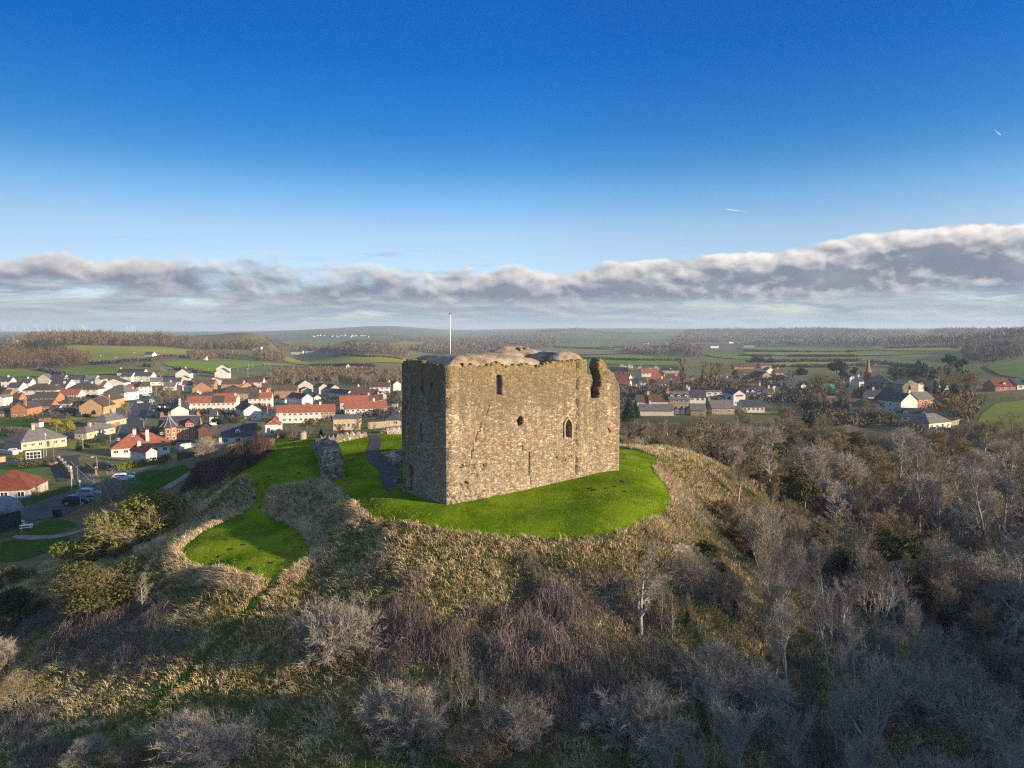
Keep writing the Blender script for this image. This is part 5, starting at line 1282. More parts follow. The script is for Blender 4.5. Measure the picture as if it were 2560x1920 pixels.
# -- the near slope
for a in [
    ('cb',860,350,60,'gorse0','big yellow green bush with pale twigs on the left slope below the lawn','bush',1.3),
    ('cb',510,485,310,'limebush','low rounded lime green bush, upper of the pair on the left slope','bush',1.25),
    ('cb',700,450,345,'limebush','small lime green bush tucked behind the two larger ones','bush',1.0),
    ('cb',600,705,440,'gorse1','wide olive thorn bush spreading below the lime green bushes','bush',1.5),
    ('cb',822,752,535,'birch0','small pale bare tree standing alone before the olive bush','tree',1.0),
    ('c6',1460,960,500,'thorn0','dark bare tree between the car park and the hillside','tree',1.15),
    ('cb',605,265,160,'ash3','little bare sapling beside the gravel path end','sapling',1.0),
    ('cb',60,610,480,'oliveb','dark olive shrub at the left edge above the other one','shrub',1.1),
    ('cb',110,800,600,'greenbush','dark green shrub at the left edge in deep shade','shrub',1.3),
    ('cb',10,1080,885,'palebush','pale twiggy bush cut by the left edge','bush',1.0),
    ('cb',110,1320,1065,'thorn1','brown twiggy bush low at the left edge','bush',1.1),
    ('cb',480,1640,1470,'palebush','bluish pale bush at the bottom edge left of centre','bush',1.0),
    ('cb',1180,1640,1330,'round2','sprawling bare shrub with long pale stems at the bottom edge','shrub',1.4),
    ('cb',760,1650,1480,'thicket0','thicket of thin bare stems at the bottom edge','thicket',1.2),
    ('ck',110,960,545,'round0','big dome shaped bare bush on the middle of the near slope','bush',1.05),
    ('ck',550,1500,1060,'round2','dense pale grey bare bush at bottom centre','bush',.95),
    ('ck',990,1340,1060,'birch0','slender bare sapling with forked pale stems at bottom centre','sapling',.8),
    ('ck',800,1320,990,'birch1','thin bare sapling left of the forked pale one','sapling',.6),
    ('ck',880,1400,940,'birch1','taller thin sapling between two slender ones at bottom centre','sapling',.6),
    ('ck',1200,1510,1180,'round0','low grey bare bush right of the slender saplings','bush',1.0),
    ('ck',960,1660,1350,'thicket0','brown thicket right at the bottom edge, centre','thicket',1.1),
    ('ck',600,1659,1520,'ash3','pale branched stems poking up at the bottom edge','sapling',1.0),
    ('cr',90,860,330,'birch0','tall pale bare tree standing alone on the slope below the lawn','tree',1.0),
    ('cr',205,860,560,'birch1','thin bare sapling just right of the tall pale tree','sapling',.5),
    ('cr',268,885,580,'birch1','second thin sapling right of the tall pale tree','sapling',.5),
    ('cr',340,830,610,'ivytree0','short bare tree wrapped in ivy beside two thin saplings','tree',.8),
    ('cr',440,425,325,'greenbush','neat round dark green bush below the castle lawn','bush',1.0),
    ('cr',525,525,445,'greenbush','smaller round dark green bush just below the neat one','bush',1.0),
    ('cr',720,450,360,'greenbush','ragged green bush at the edge of the wood below the lawn','bush',.9),
    ('cr',560,1210,880,'round0','great grey dome of bare twigs at lower right','bush',1.25),
    ('cr',600,1600,1230,'ash3','pale many stemmed bare tree at the bottom right of centre','tree',1.1),
    ('cr',100,1480,1080,'round2','pale arching bare bush left of the great grey dome','bush',1.0),
    ('cr',1490,1100,800,'ash0','grey forked bare tree in the shaded wood at lower right','tree',1.0),
    ('cr',1290,640,240,'ash3','tall V shaped pale bare tree rising over the shaded wood','tree',1.0),
    ('cr',630,120,-120,'ash2','golden lit bare tree with ivy on its trunk by the grass slope','tree',1.1),
    ('cr',960,340,180,'thorn0','grey twisted thorn at the corner of the wood below the grass slope','thorn',1.1),
]: T(*a[:6], cat=a[6], fat=a[7])
# -- the wood to the right of the hill
def wood():
    rg = random.Random(21)
    poly = [(11,43),(17,53),(21.5,62),(24.5,70),(27,80),(32,92),(29,103),(20,113),(13,122),(14,140),(16,185),(20,232),(60,250),(98,248),(112,215),(150,205),(165,160),(120,110),(80,70),(56,46),(40,40),(26,38)]
    pts = []
    tries = 0
    while tries < 30000 and len(pts) < 280:
        tries += 1
        y = rg.uniform(38, 250); x = rg.uniform(8, .78 * y + 6)
        if not inside(poly, [x], [y])[0]: continue
        D = math.hypot(x, y); sp = 2.3 + D * .026
        if any((x - a) ** 2 + (y - b) ** 2 < sp * sp for a, b in pts): continue
        z = H(x, y); px, py = proj(x, y, z + 5)
        if px > 2290 or py > 1830: continue
        pts.append((x, y))
    for x, y in pts:
        z = H(x, y); px, py = proj(x, y, z + 4); D = math.hypot(x, y)
        u = rg.random()
        if D < 82: key = 'ash0' if u < .26 else 'ash1' if u < .46 else 'ash3' if u < .66 else 'birch0' if u < .74 else 'round0' if u < .82 else 'thorn0' if u < .90 else 'ivytree0'
        elif D < 125: key = 'ash2' if u < .1 else 'lit0' if u < .3 else 'lit1' if u < .42 else 'lit2' if u < .56 else 'lit3' if u < .68 else 'thorn1' if u < .78 else 'ivytree1' if u < .86 else 'holly' if u < .9 else 'lit4'
        else: key = 'townbare0' if u < .14 else 'lit0' if u < .32 else 'lit1' if u < .42 else 'townbare1' if u < .58 else 'townbare2' if u < .74 else 'lit4' if u < .86 else 'holly' if u < .9 else 'ivytree1'
        hh = (rg.uniform(5.5, 9.0) if D < 82 else rg.uniform(6.0, 9.5) if D < 125 else rg.uniform(7.0, 10.5)) * (.72 if key[:5] in ('round', 'thorn', 'thick', 'holly') or key == 'lit3' else 1) * rg.choice((.75, 1, 1, 1.15))
        if x < 34 and 95 < y < 150: hh *= .62
        kd = {'a': 'upright bare ash', 'r': 'round topped bare tree', 't': 'twisted bare thorn', 'b': 'slender bare tree', 'i': 'ivy clad bare tree'}.get(key[0], '')
        kd = {'lit0': 'pale broad bare tree', 'lit1': 'golden upright bare tree', 'lit2': 'pale slender bare tree', 'lit3': 'golden twiggy bush', 'lit4': 'reddish broad bare tree', 'holly': 'olive evergreen tree'}.get(key, kd)
        if key.startswith('town'): kd = 'bare village tree'
        if key.startswith('broad'): kd = 'broad brown bare tree'
        if key.startswith('thicket'): kd = 'many stemmed bare thicket'
        if D < 82: where, g = 'in the shaded wood at lower right', 'bare trees of the shaded wood at lower right'
        elif px < 1640 or D > 150: where, g = 'in the brown wood below the village', 'bare trees of the brown wood below the village'
        else: where, g = 'in the sunlit wood beyond the golden grass slope', 'bare trees of the sunlit wood right of the hill'
        plant(key, (x, y, z), hh, f'{kd} {where}', 'tree', g, fat=rg.uniform(1.0, 1.3), sink=.2)
wood()
for q, (x, yb, yt) in enumerate(((1985,1150,960),(2025,1190,985),(2062,1215,1000),(2095,1200,985),(2128,1225,990),(2160,1215,965),(2192,1240,975),(1940,1120,935))):
    T('vv', x, yb, yt, ('birch0', 'lit2')[q % 2], 'tall slender pale bare tree in the row at the right edge of the wood', 'tree', .8, 'slender pale trees at the right edge of the wood')
for x, yb, yt, k in ((1500,1265,1185,'thorn0'),(1545,1300,1215,'round1'),(1600,1190,1080,'lit3'),(1640,1260,1150,'ash2'),(1590,1330,1230,'ivytree0'),(1650,1380,1260,'thorn1'),(1560,1130,1060,'lit3')):
    T('vv', x, yb, yt, k, 'bare shrub at the ragged edge of the wood below the golden grass', 'shrub', 1.15, 'bare shrubs at the edge of the wood below the golden grass')
# -- town and village trees
TG = 'bare trees between the estate and the fields'
for a in [
    ('c3',1160,1335,1010,'gold','rounded golden yellow evergreen, taller of the pair behind the cream bungalow','tree',1.0),
    ('c3',975,1240,985,'gold','shadier golden evergreen joined to the left of the taller one','tree',.8),
    ('c3',1355,1565,1355,'conifer','dark green young conifer on the corner by the road','conifer',.9),
    ('c3',280,1300,1120,'redbush','reddish bare shrub in the garden behind the cream bungalow','shrub',1.5),
    ('c3',1065,935,845,'limebush','clipped yellow green garden bush left of the buff gable','bush',.7),
    ('c3',1180,1000,915,'limebush','second clipped bush close to the buff gable','bush',.7),
    ('c3',1620,990,850,'darkdome','dark evergreen at the foot of the tall buff gable','tree',.6),
    ('c3',1740,950,845,'darkcone','dark pointed evergreen right of the buff gable foot','conifer',.8),
    ('c3',40,610,440,'darkdome','green tree top at the left edge before a white house','tree',1.0),
    ('c3',420,1000,810,'conifer','ivy green column tree against the old sandstone house','tree',.7),
    ('c3',2120,960,760,'townbare0','loose greenish tree beside the road near the blue car','tree',1.0),
    ('c3',1740,500,430,'townbare1','bare bush right of the second white hip roof','bush',1.3),
    ('c3',1560,360,270,'townbare1','bare tree standing before the upper white row','tree',1.2),
    ('c4',700,600,350,'townbare0','largest broad bare tree at the right of the road head','tree',1.15),
    ('c4',580,600,400,'townbare0','bare tree left of the largest one at the road head','tree',1.0),
    ('c4',800,540,350,'townbare1','bare tree right of the largest one at the road head','tree',1.0),
    ('c4',490,440,350,'rust','orange leaved bush left of the pair by the white hip roof','bush',1.0),
    ('c4',595,420,345,'rust','orange leaved bush right of the pair by the white hip roof','bush',.9),
    ('c4',100,820,560,'townbare0','big greenish bare tree on the left side of the road','tree',1.0),
    ('c4',1400,1050,780,'pine','spreading green pine right of the turreted villa','tree',1.15),
    ('c4',420,1100,870,'redbush','pinkish bare shrub left of the turreted villa','shrub',1.4),
    ('c4',300,1030,900,'oliveb','olive garden shrub by the lamp post near the villa','shrub',.9),
    ('c4',1190,1310,1040,'palebush','round pale bare bush at the shoulder of the hill','bush',1.25),
    ('c4',1620,1245,1130,'goldbush','pale gold bare bush on the shoulder of the hill','bush',1.4),
    ('c4',1975,1260,1065,'goldbush','glowing orange bare bush at the left corner of the lawn','bush',1.25),
    ('c4',620,1430,1280,'oliveb','round olive evergreen at the end of the yellow hedge','bush',.9),
    ('c4',1712,1045,885,'gold','bright yellow evergreen left of the bay window cottage','tree',.8),
    ('c4',1885,1055,860,'darkdome','dark green round tree left of the bay window cottage','tree',.9),
    ('c4',1265,770,660,'darkdome','small green tree before the long white terrace','tree',.8),
    ('c4',1380,760,680,'oliveb','olive shrub right of the small green tree by the terrace','shrub',1.0),
    ('c4',560,250,90,'townbare0','bare tree beside the bright field above the white row','tree',1.2),
    ('c4',455,250,110,'townbare1','smaller bare tree left of the one by the bright field','tree',1.1),
    ('c5',290,565,470,'darkdome','dark shrub like pine by the short brick terrace','tree',1.0),
    ('c5',880,575,490,'darkdome','round dark green tree behind the long red terrace','tree',.9),
    ('c5',760,900,795,'limebush','yellow green bush left end of the hedge below the red terrace','bush',1.1),
    ('c5',930,910,805,'limebush','yellow green bush right end of the hedge below the red terrace','bush',1.1),
    ('c5',530,1070,850,'townbare1','spreading bare tree just beyond the lawn near the pillar','tree',1.25),
    ('c5',710,1065,870,'townbare1','second bare tree beyond the lawn, right of the pillar','tree',1.2),
    ('c5',400,1075,920,'redbush','bare brown shrub left of the pillar beyond the lawn','shrub',1.3),
    ('c5',1140,1065,860,'townbare0','pale lit bare tree before the cream shop front','tree',1.2),
    ('c5',1340,1060,770,'townbare2','tall lit bare tree in front of the shorter red terrace','tree',1.35),
    ('c5',1620,1000,860,'townbare2','thin bare tree at the end of the long garden wall','tree',1.1),
    ('c5',900,1070,915,'darkcone','dark bushy conifer beyond the lawn edge','conifer',.9),
    ('c5',385,1085,985,'conifer','small conifer beside the bay window cottage','conifer',.9),
    ('c5',1930,510,410,'darkcone','dark conifer next to the castle beside the purple roof','conifer',1.0),
    ('c7',1010,450,50,'poplar','leftmost tall golden bare poplar beyond the street','tree',1.25),
    ('c7',1215,470,75,'poplar','middle tall golden bare poplar beyond the street','tree',1.1),
    ('c7',1330,470,95,'poplar','tall golden poplar leaning right of the middle one','tree',1.1),
    ('c7',1400,460,160,'poplar','shortest golden poplar at the right of the group','tree',1.3),
    ('c7',1450,310,95,'townbare0','broad olive domed bare tree behind the poplars','tree',1.4),
    ('c7',1690,360,180,'townbare1','rounded brown bare tree behind the evergreens','tree',1.4),
    ('c7',1625,320,210,'darkdome','dark evergreen tree in the middle of the village, upper one','tree',1.0),
    ('c7',1835,395,265,'darkdome','dark evergreen tree before the stone hall','tree',1.1),
    ('c7',1600,470,300,'townbare1','bare grey tree below the upper evergreen','tree',1.0),
    ('c7',1790,460,360,'palebush','pale bare bush above the white inn','bush',1.2),
    ('c7',1865,165,35,'darkdome','left dark pine of the far clump behind the hall','tree',.9),
    ('c7',1945,165,50,'darkdome','middle dark pine of the far clump behind the hall','tree',.9),
    ('c7',2040,170,60,'darkdome','right dark pine of the far clump behind the hall','tree',.9),
    ('c7',530,565,445,'darkdome','dark yew behind the street terrace','tree',1.0),
    ('c7',345,830,490,'darkcone','tall dark conifer close to the right corner of the castle','conifer',.9),
    ('c7',430,790,555,'darkcone','shorter dark conifer right of the tall one by the castle','conifer',.8),
    ('c7',300,470,400,'townbare1','bare tree below the red roofed house by the castle','tree',1.2),
    ('c7',420,520,420,'townbare1','bare bush below the shaded white gable','bush',1.2),
    ('c7',760,450,290,'townbare2','row of thin bare saplings fused before the red roofs','tree',1.3),
    ('c7',880,480,340,'townbare2','thin bare trees right of the red roofs','tree',1.2),
    ('c7',1700,220,100,'townbare1','bare tree among the far brown roofs','tree',1.2),
    ('c8',630,410,170,'darkdome','largest dark round pine standing over the village','tree',1.1),
    ('c8',710,430,300,'darkdome','lower dark bush crown at the right of the largest pine','tree',1.0),
    ('c8',205,440,265,'darkdome','dark evergreen left of the repaired cottage','tree',1.0),
    ('c8',90,430,270,'townbare1','grey bare tree left of the dark evergreen','tree',1.3),
    ('c8',330,520,330,'townbare2','pale upright bare tree left of the green tarpaulin','tree',1.0),
    ('c8',460,640,320,'townbare0','broad olive bare tree in front of the green tarpaulin','tree',1.3),
    ('c8',600,680,345,'townbare0','broad bare tree right over the green tarpaulin','tree',1.2),
    ('c8',740,830,470,'townbare1','dark bare tree beside the long white cottage row','tree',1.0),
    ('c8',640,820,560,'ivytree1','ivy hung tree among the village gardens','tree',1.1),
    ('c8',430,800,560,'ivytree1','ivy grown tree in the gardens left of the white row','tree',1.3),
    ('c8',290,870,650,'darkdome','blackish evergreen above the pale green cone tree','tree',.9),
    ('c8',320,1010,745,'darkcone','grey green cone tree at the edge of the wood','conifer',.9),
    ('c8',245,985,790,'conifer','yellowish cone tree left of the grey green one','conifer',.9),
    ('c8',1050,950,690,'ivytree1','dark ivy covered tree in front of the bright white gable','tree',1.3),
    ('c8',950,850,640,'townbare0','bare tree in front of the long white cottage row','tree',1.2),
    ('c8',1170,960,780,'oliveb','dark shrubs left of the long white cottage','shrub',1.2),
    ('c8',950,450,285,'townbare1','bare brown tree left of the church spire','tree',1.2),
    ('c8',840,430,280,'pine','dark pine left of the church spire','tree',.9),
    ('c8',1290,400,275,'townbare0','long olive bare crown behind the church roof, left part','tree',1.5),
    ('c8',1440,410,270,'townbare0','long olive bare crown behind the church roof, right part','tree',1.5),
    ('c8',1590,390,200,'pine','upright dark pine right of the church','tree',.7),
    ('c8',1675,400,205,'darkcone','dark pointed fir right of the church','conifer',.9),
    ('c8',1700,640,380,'ivytree1','ivy clad tree left of the graveyard','tree',1.0),
    ('c8',1790,650,400,'ivytree0','second ivy clad tree by the graveyard','tree',1.0),
    ('c8',1890,620,270,'ivytree1','tall bare tree with ivy limbs right of the graveyard','tree',1.0),
    ('c8',2050,660,290,'ivytree1','tallest ivy clad bare tree at the right of the village','tree',1.0),
    ('c8',1980,330,130,'pine','big dark pine crown on the right skyline of the village','tree',1.1),
    ('c8',2110,400,185,'pine','dark pine right of the big crown','tree',1.0),
    ('c8',2190,620,330,'ivytree1','olive ivy grown tree before the right hand field','tree',1.2),
    ('c8',2270,640,300,'townbare0','olive bare tree at the edge of the right hand field','tree',1.3),
    ('c8',2050,920,630,'townbare0','large rust brown bare tree above the hip roofed cottage','tree',1.1),
    ('c8',1930,870,700,'townbare1','bare tree left of the large rust brown one','tree',1.1),
    ('vv',2178,966,885,'broad1','single spreading bare tree in the sunny field at right','tree',1.0),
    ('vv',2085,960,905,'round1','dull bare hedge tree right of the hip roofed cottage','tree',1.4),
    ('vv',2125,945,900,'round1','bare hedge tree beside the sunny field','tree',1.3),
    ('vv',2100,778,733,'townbare1','round bare tree on the right hand ridge','tree',1.1),
    ('vv',2135,776,745,'townbare1','lower bare tree on the right hand ridge','tree',1.2),
    ('vv',2168,772,738,'pine','flat topped pine on the right hand ridge','tree',1.1),
    ('vv',2195,772,724,'townbare1','tall bare tree on the ridge at the right edge','tree',1.1),
    ('vv',2213,774,722,'townbare1','bare tree cut by the right edge on the ridge','tree',1.1),
]: T(*a[:6], cat=a[6], fat=a[7])
rg_ = random.Random(5)
for x in (140,190,240,310,360,480,530,600,800,870,940,1040,1090,1140,1210,1290,1330,1380,1420,1470,1500,1560,1600,1640,1700,1750,1800,1850,1880,1930,1970):
    yb = rg_.uniform(300, 395) if x < 700 else rg_.uniform(270, 400)
    T('c5', x, yb, yb - rg_.uniform(160, 230), rg_.choice(('townbare0','townbare1','townbare2')), 'thin bare tree in the belt between the estate and the fields', 'tree', rg_.uniform(.8, 1.15), TG)

# ------------------------------------------------------------------ rough grass on the slopes, brambles
def scatter_region(n, x0, x1, y0, y1, seed, test):
    rg = np.random.default_rng(seed); X = rg.uniform(x0, x1, n); Y = rg.uniform(y0, y1, n); m = test(X, Y); return X[m], Y[m], rg
LP = [(p.x, p.y) for p in smooth_poly(LAWN, 1)]
CAST = [tuple(CW(s, t, 0))[:2] for s, t in ((-.3, -.3), (LX + .3, -.3), (LX + .3, LD + .3), (-.3, LD + .3))]
TRACK = [cb(*p) for p in ((1590,590),(1480,690),(1400,790),(1300,900),(1180,1020),(1080,1120),(960,1230),(880,1310),(640,1440),(350,1480))]
TRK = [at(*p) for p in TRACK]
def near_track(X, Y, w):
    m = np.zeros(X.shape, bool)
    for a, b in zip(TRK[:-1], TRK[1:]):
        L2 = (b.x - a.x) ** 2 + (b.y - a.y) ** 2; q = np.clip(((X - a.x) * (b.x - a.x) + (Y - a.y) * (b.y - a.y)) / L2, 0, 1)
        m |= (X - a.x - q * (b.x - a.x)) ** 2 + (Y - a.y - q * (b.y - a.y)) ** 2 < w * w
    return m
def rough_ok(X, Y):
    Z = Hs(X, Y); m = ~inside(LP, X, Y) & ~inside(CAST, X, Y) & (Z > -16.5) & ~near_track(X, Y, .42)
    return m & (np.abs(X) < .76 * Y + 4)
M['grass_tan'] = mottled('rough_grass', [(.13,.12,.03),(.38,.30,.12),(.62,.48,.27),(.74,.60,.38)], .33, .9, island=.45, detail=6, world=True, spec=.1, lo=.32, hi=.68)
M['grass_green'] = mottled('green_rough_grass', [(.06,.105,.014),(.12,.18,.026),(.22,.21,.06)], .4, .9, island=.5, world=True, spec=.1)
def blades(name, X, Y, rg, mat, per, lmin, lmax, wid, lean=.7, spread=.16):
    n = len(X); Z = Hs(X, Y); e = .4
    gx = (Hs(X + e, Y) - Hs(X - e, Y)) / (2 * e); gy = (Hs(X, Y + e) - Hs(X, Y - e)) / (2 * e)
    down = -np.stack([gx, gy], 1)
    q2 = np.stack([X, Y, X * 0], 1); ts = rg.uniform(.6, 1.2, n) * (.95 + 1.3 * vnoise(q2, 5, .75, 3) + .5 * vnoise(q2, 6, .15, 2))
    ts = np.clip(ts, .25, 1.9)
    X = np.repeat(X, per); Y = np.repeat(Y, per); Z = np.repeat(Z, per); down = np.repeat(down, per, 0); ts = np.repeat(ts, per); k = len(X)
    lump = np.repeat(rg.normal(size=(n, 2)) * .45, per, 0)
    off = rg.normal(size=(k, 2)) * spread; L = rg.uniform(lmin, lmax, k) * ts
    dirh = down * 1.1 + lump + rg.normal(size=(k, 2)) * .55
    B = np.stack([X + off[:, 0], Y + off[:, 1], Z - .04], 1)
    up = np.zeros((k, 3)); up[:, 2] = 1; h3 = np.concatenate([dirh, np.zeros((k, 1))], 1) * lean
    d1 = up + h3 * .5; d1 /= np.linalg.norm(d1, axis=1)[:, None]; d2 = up * .25 + h3 * 1.3 + rg.normal(size=(k, 3)) * .15; d2 /= np.linalg.norm(d2, axis=1)[:, None]
    Mid = B + d1 * (L * .55)[:, None]; Tip = Mid + d2 * (L * .6)[:, None]
    th = rg.uniform(0, 6.28, k); S = np.stack([np.cos(th), np.sin(th), np.zeros(k)], 1) * (wid * rg.uniform(.6, 1.4, k))[:, None]
    V = np.stack([B - S * .5, B + S * .5, Mid - S * .45, Mid + S * .45, Tip], 1).reshape(-1, 3)
    b = np.arange(k) * 5
    F = np.concatenate([np.stack([b, b + 1, b + 3], 1), np.stack([b, b + 3, b + 2], 1), np.stack([b + 2, b + 3, b + 4], 1)])
    return mesh_np(name, V, F, False, mat)
X, Y, rg = scatter_region(75000, -62, 40, 38, 104, 31, rough_ok)
keep = rg.random(len(X)) < np.clip(95 / (Y + 25), .35, 1) * np.where(vnoise(np.stack([X, Y, X * 0], 1), 3, .35, 3) > -.07, 1, .35)
X, Y = X[keep], Y[keep]
stuff(ob('rough_grass', blades('rough_grass', X, Y, rg, M['grass_tan'], 10, .3, .75, .038)), 'long tan winter grass covering the slopes of the hill', 'grass')
X, Y, rg = scatter_region(90000, -62, 34, 38, 104, 32, lambda X, Y: rough_ok(X, Y) | near_track(X, Y, .8))
stuff(ob('green_grass', blades('green_grass', X, Y, rg, M['grass_green'], 6, .18, .5, .04)), 'short green grass between the tan tussocks of the slope', 'grass')
twigmat('straw', (.44,.34,.18), (.78,.64,.42))
def straw():
    xs, ys = [], []; rg = np.random.default_rng(61)
    for rim, wid, n in ((LAWN_PX2[14:28], 1.5, 260), (LAWN_PX[11:17], 2.6, 200), (LAWN_PX[0:4], 1.3, 130), (LAWN_PX2[29:36], 1.6, 120)):
        P = [at(*p) for p in rim]
        for a, b in zip(P[:-1], P[1:]):
            k = int(n * (b - a).length / 6); t = rg.random(k); w = rg.random(k) * wid; d = (b - a).normalized()
            for sg in (-1, 1): xs.append(a.x + (b.x - a.x) * t - d.y * w * sg); ys.append(a.y + (b.y - a.y) * t + d.x * w * sg)
    x2, y2 = rg.uniform(-52, 36, 42000), rg.uniform(44, 104, 42000)
    q = np.stack([x2, y2, x2 * 0], 1); z2 = Hs(x2, y2)
    k = (vnoise(q, 71, .55, 3) + np.clip((z2 + 6.5) / 6, -1, 1) * .13 > .06)
    X = np.concatenate(xs + [x2[k]]); Y = np.concatenate(ys + [y2[k]]); m = rough_ok(X, Y); return X[m], Y[m], rg
X, Y, rg = straw()
stuff(ob('straw_tussocks', blades('straw_tussocks', X, Y, rg, M['straw'], 12, .35, .85, .03, .9, .13)), 'pale straw coloured tussocks and grass rims on the hill', 'grass')
LB = [(p.x, p.y) for p in smooth_poly(LAWN, 1)]; PB = [(p.x, p.y) for p in smooth_poly(PATH, 1)]
X, Y, rg = scatter_region(150000, -48, 24, 58, 112, 33, lambda X, Y: inside(LB, X, Y) & ~inside(PB, X, Y) & ~inside(CAST, X, Y))
M['lawn_blade'] = mottled('lawn_blades', [(.075,.150,.005),(.165,.25,.010),(.27,.33,.02),(.38,.36,.06)], .45, .9, island=.4, detail=6, world=True, spec=.05)
stuff(ob('lawn_grass', blades('lawn_grass', X, Y, rg, M['lawn_blade'], 4, .07, .17, .035, .5, .12)), 'short bright green turf of the castle lawn', 'grass')
def bramble_mass(name, spots, mat, label, seed, dens_=62, hmax=1.0):
    rg = np.random.default_rng(seed); Vs, Fs, o = [], [], 0
    for (px, py, rad) in spots:
        p = at(px, py); n = int(dens_ * rad * rad * 3.1)
        th = rg.uniform(0, 6.28, n); q = np.sqrt(rg.random(n)) * rad; x = p.x + q * np.cos(th) * 1.25; y = p.y + q * np.sin(th); z = Hs(x, y)
        a = rg.uniform(0, 6.28, n); L = rg.uniform(.5, 1.5, n); dome = np.clip(1.1 - (q / rad) ** 2, .15, 1); hh = hmax * dome * rg.uniform(.35, 1.05, n) * np.clip(1.1 + 3.2 * vnoise(np.stack([x, y, x * 0], 1), 15, .55, 2), .2, 2.2)
        pts = []
        for t in np.linspace(0, 1, 6):
            wob = rg.normal(size=(2, n)) * .09
            X = x + np.cos(a) * L * (t - .5) + wob[0]; Y = y + np.sin(a) * L * (t - .5) + wob[1]
            pts.append(np.stack([X, Y, Hs(X, Y) + hh * (1 - (2 * t - 1) ** 2) * 1.05 + .03 + wob[1]], 1))
        th2 = rg.uniform(0, 3.14, n); S = np.stack([np.cos(th2), np.sin(th2), rg.normal(size=n) * .4], 1) * .009
        R_ = np.stack([np.stack([c - S, c + S], 1) for c in pts], 1)      # n,6,2,3
        V = R_.reshape(-1, 3); b = np.arange(n) * 12 + o
        for k in range(5): Fs.append(np.stack([b + 2 * k, b + 2 * k + 1, b + 2 * k + 3, b + 2 * k + 2], 1))
        Vs.append(V); o += len(V)
    return stuff(ob(name, mesh_np(name, np.concatenate(Vs), np.concatenate(Fs), False, mat)), label, 'brambles')
M['bramble'] = mottled('bramble_stems', [(.075,.06,.052),(.17,.14,.12),(.32,.27,.23)], .6, .95, island=.6, spec=.1)
BR = [cb(*p) + (r,) for *p, r in ((300,800,2.6),(180,880,2.4),(450,900,2.6),(620,860,2.4),(800,900,2.3),(930,980,1.9),(720,1040,2.1),(500,1010,2.3),(150,790,2.2),(900,820,1.8),(350,980,2.2),(860,1080,1.6),(120,1450,2.2),(220,1600,1.8),(40,1250,2.0),(760,760,2.0),(560,780,2.2))]
BR += [ck(*p) + (r,) for *p, r in ((1400,650,2.2),(1250,800,2.1),(1350,880,2.2),(990,720,1.1),(1290,420,1.0),(1330,520,1.2),(1110,780,1.3),(565,540,1.1),(500,770,2.0),(620,850,1.8),(900,930,2.1),(1100,970,2.2),(1300,1040,2.3),(1500,1000,2.2),(1600,1100,2.1),(1400,1150,2.2),(1680,960,1.9),(780,960,1.7),(1700,600,2.2),(1560,700,2.0),(1200,1080,2.0),(430,1000,1.7),(1550,1250,2.2),(1760,1050,2.0),(1700,1250,2.2),(1450,1350,2.2),(1850,650,2.2),(1980,700,2.2),(380,420,1.0),(2050,1000,2.0))]
bramble_mass('brambles', BR, M['bramble'], 'tangled dark bramble mounds on the lower slope', 6)
M['dogwood'] = mottled('purple_stems', [(.055,.03,.035),(.12,.07,.07),(.19,.13,.10)], .6, .95, island=.6, spec=.1)
BP = [c4(*p) + (r,) for *p, r in ((1250,1620,3.0),(1400,1540,3.0),(1550,1460,3.0),(1700,1380,3.0),(1800,1320,2.6),(1120,1640,2.8),(1330,1660,2.4),(1620,1540,2.4),(1760,1450,2.2),(1880,1330,2.2))]
bramble_mass('scrub', BP, M['dogwood'], 'purple brown scrub along the left brow of the hill', 8, 55, 1.9)
for q, (x, y, r) in enumerate(((1180,1480,1),(1290,1500,1.2),(1400,1440,1.1),(1520,1380,1.1),(1620,1310,1.0),(1100,1560,1))):
    T('c4', x, y, y - 110, 'oliveb' if q % 2 else 'greenbush', 'dark evergreen bush in the thick scrub on the left brow', 'bush', 1.5 * r, 'dark bushes along the left brow of the hill')
# undergrowth of the wood
rgw = random.Random(77); UW = []
while len(UW) < 95:
    y = rgw.uniform(42, 120); x = rgw.uniform(14, .76 * y)
    if x > 14 + (y - 42) * .45 and not (26 > x and y > 62): UW.append(proj(x, y, H(x, y)) + (rgw.uniform(1.8, 3.2),))
bramble_mass('undergrowth', UW, M['bramble'], 'dark tangled undergrowth on the floor of the wood', 9, 26, 1.4)
# ------------------------------------------------------------------ roads, greens and fields
def d1(x, y): return x / 3.456 / 1.15735, (780 + y / 3.456) / 1.15735
def d2(x, y): return (500 + x / 3.456) / 1.15735, (780 + y / 3.456) / 1.15735
def d3(x, y): return (960 + x / 2.9625) / 1.15735, (740 + y / 2.9625) / 1.15735
def d4(x, y): return (1500 + x / 3.456) / 1.15735, (780 + y / 3.456) / 1.15735
def d5(x, y): return (1920 + x / 3.456) / 1.15735, (780 + y / 3.456) / 1.15735
CROPS.update(d1=d1, d2=d2, d3=d3, d4=d4, d5=d5)
M['asphalt'] = mottled('asphalt', [(.030,.034,.042),(.048,.052,.06),(.065,.066,.07)], .35, .9, .2, .02, 7, world=True)
M['gravel'] = mottled('gravel_path', [(.16,.135,.11),(.26,.225,.185)], 1.2, .95, .3, .02, 7, world=True)
M['green'] = lawn_material('bowling_turf', (.10,.15,.055), (.125,.18,.07), (.13,.17,.07))
M['park'] = lawn_material('park_grass', (.035,.085,.012), (.06,.115,.018), (.08,.08,.03))
def fieldmat(n, a, b, w): M[n] = mottled(n, [a, tuple(.5 * (p + q) for p, q in zip(a, b)), b], .02, .95, detail=8, world=True, stretch=(w, 1, 1), spec=.05)
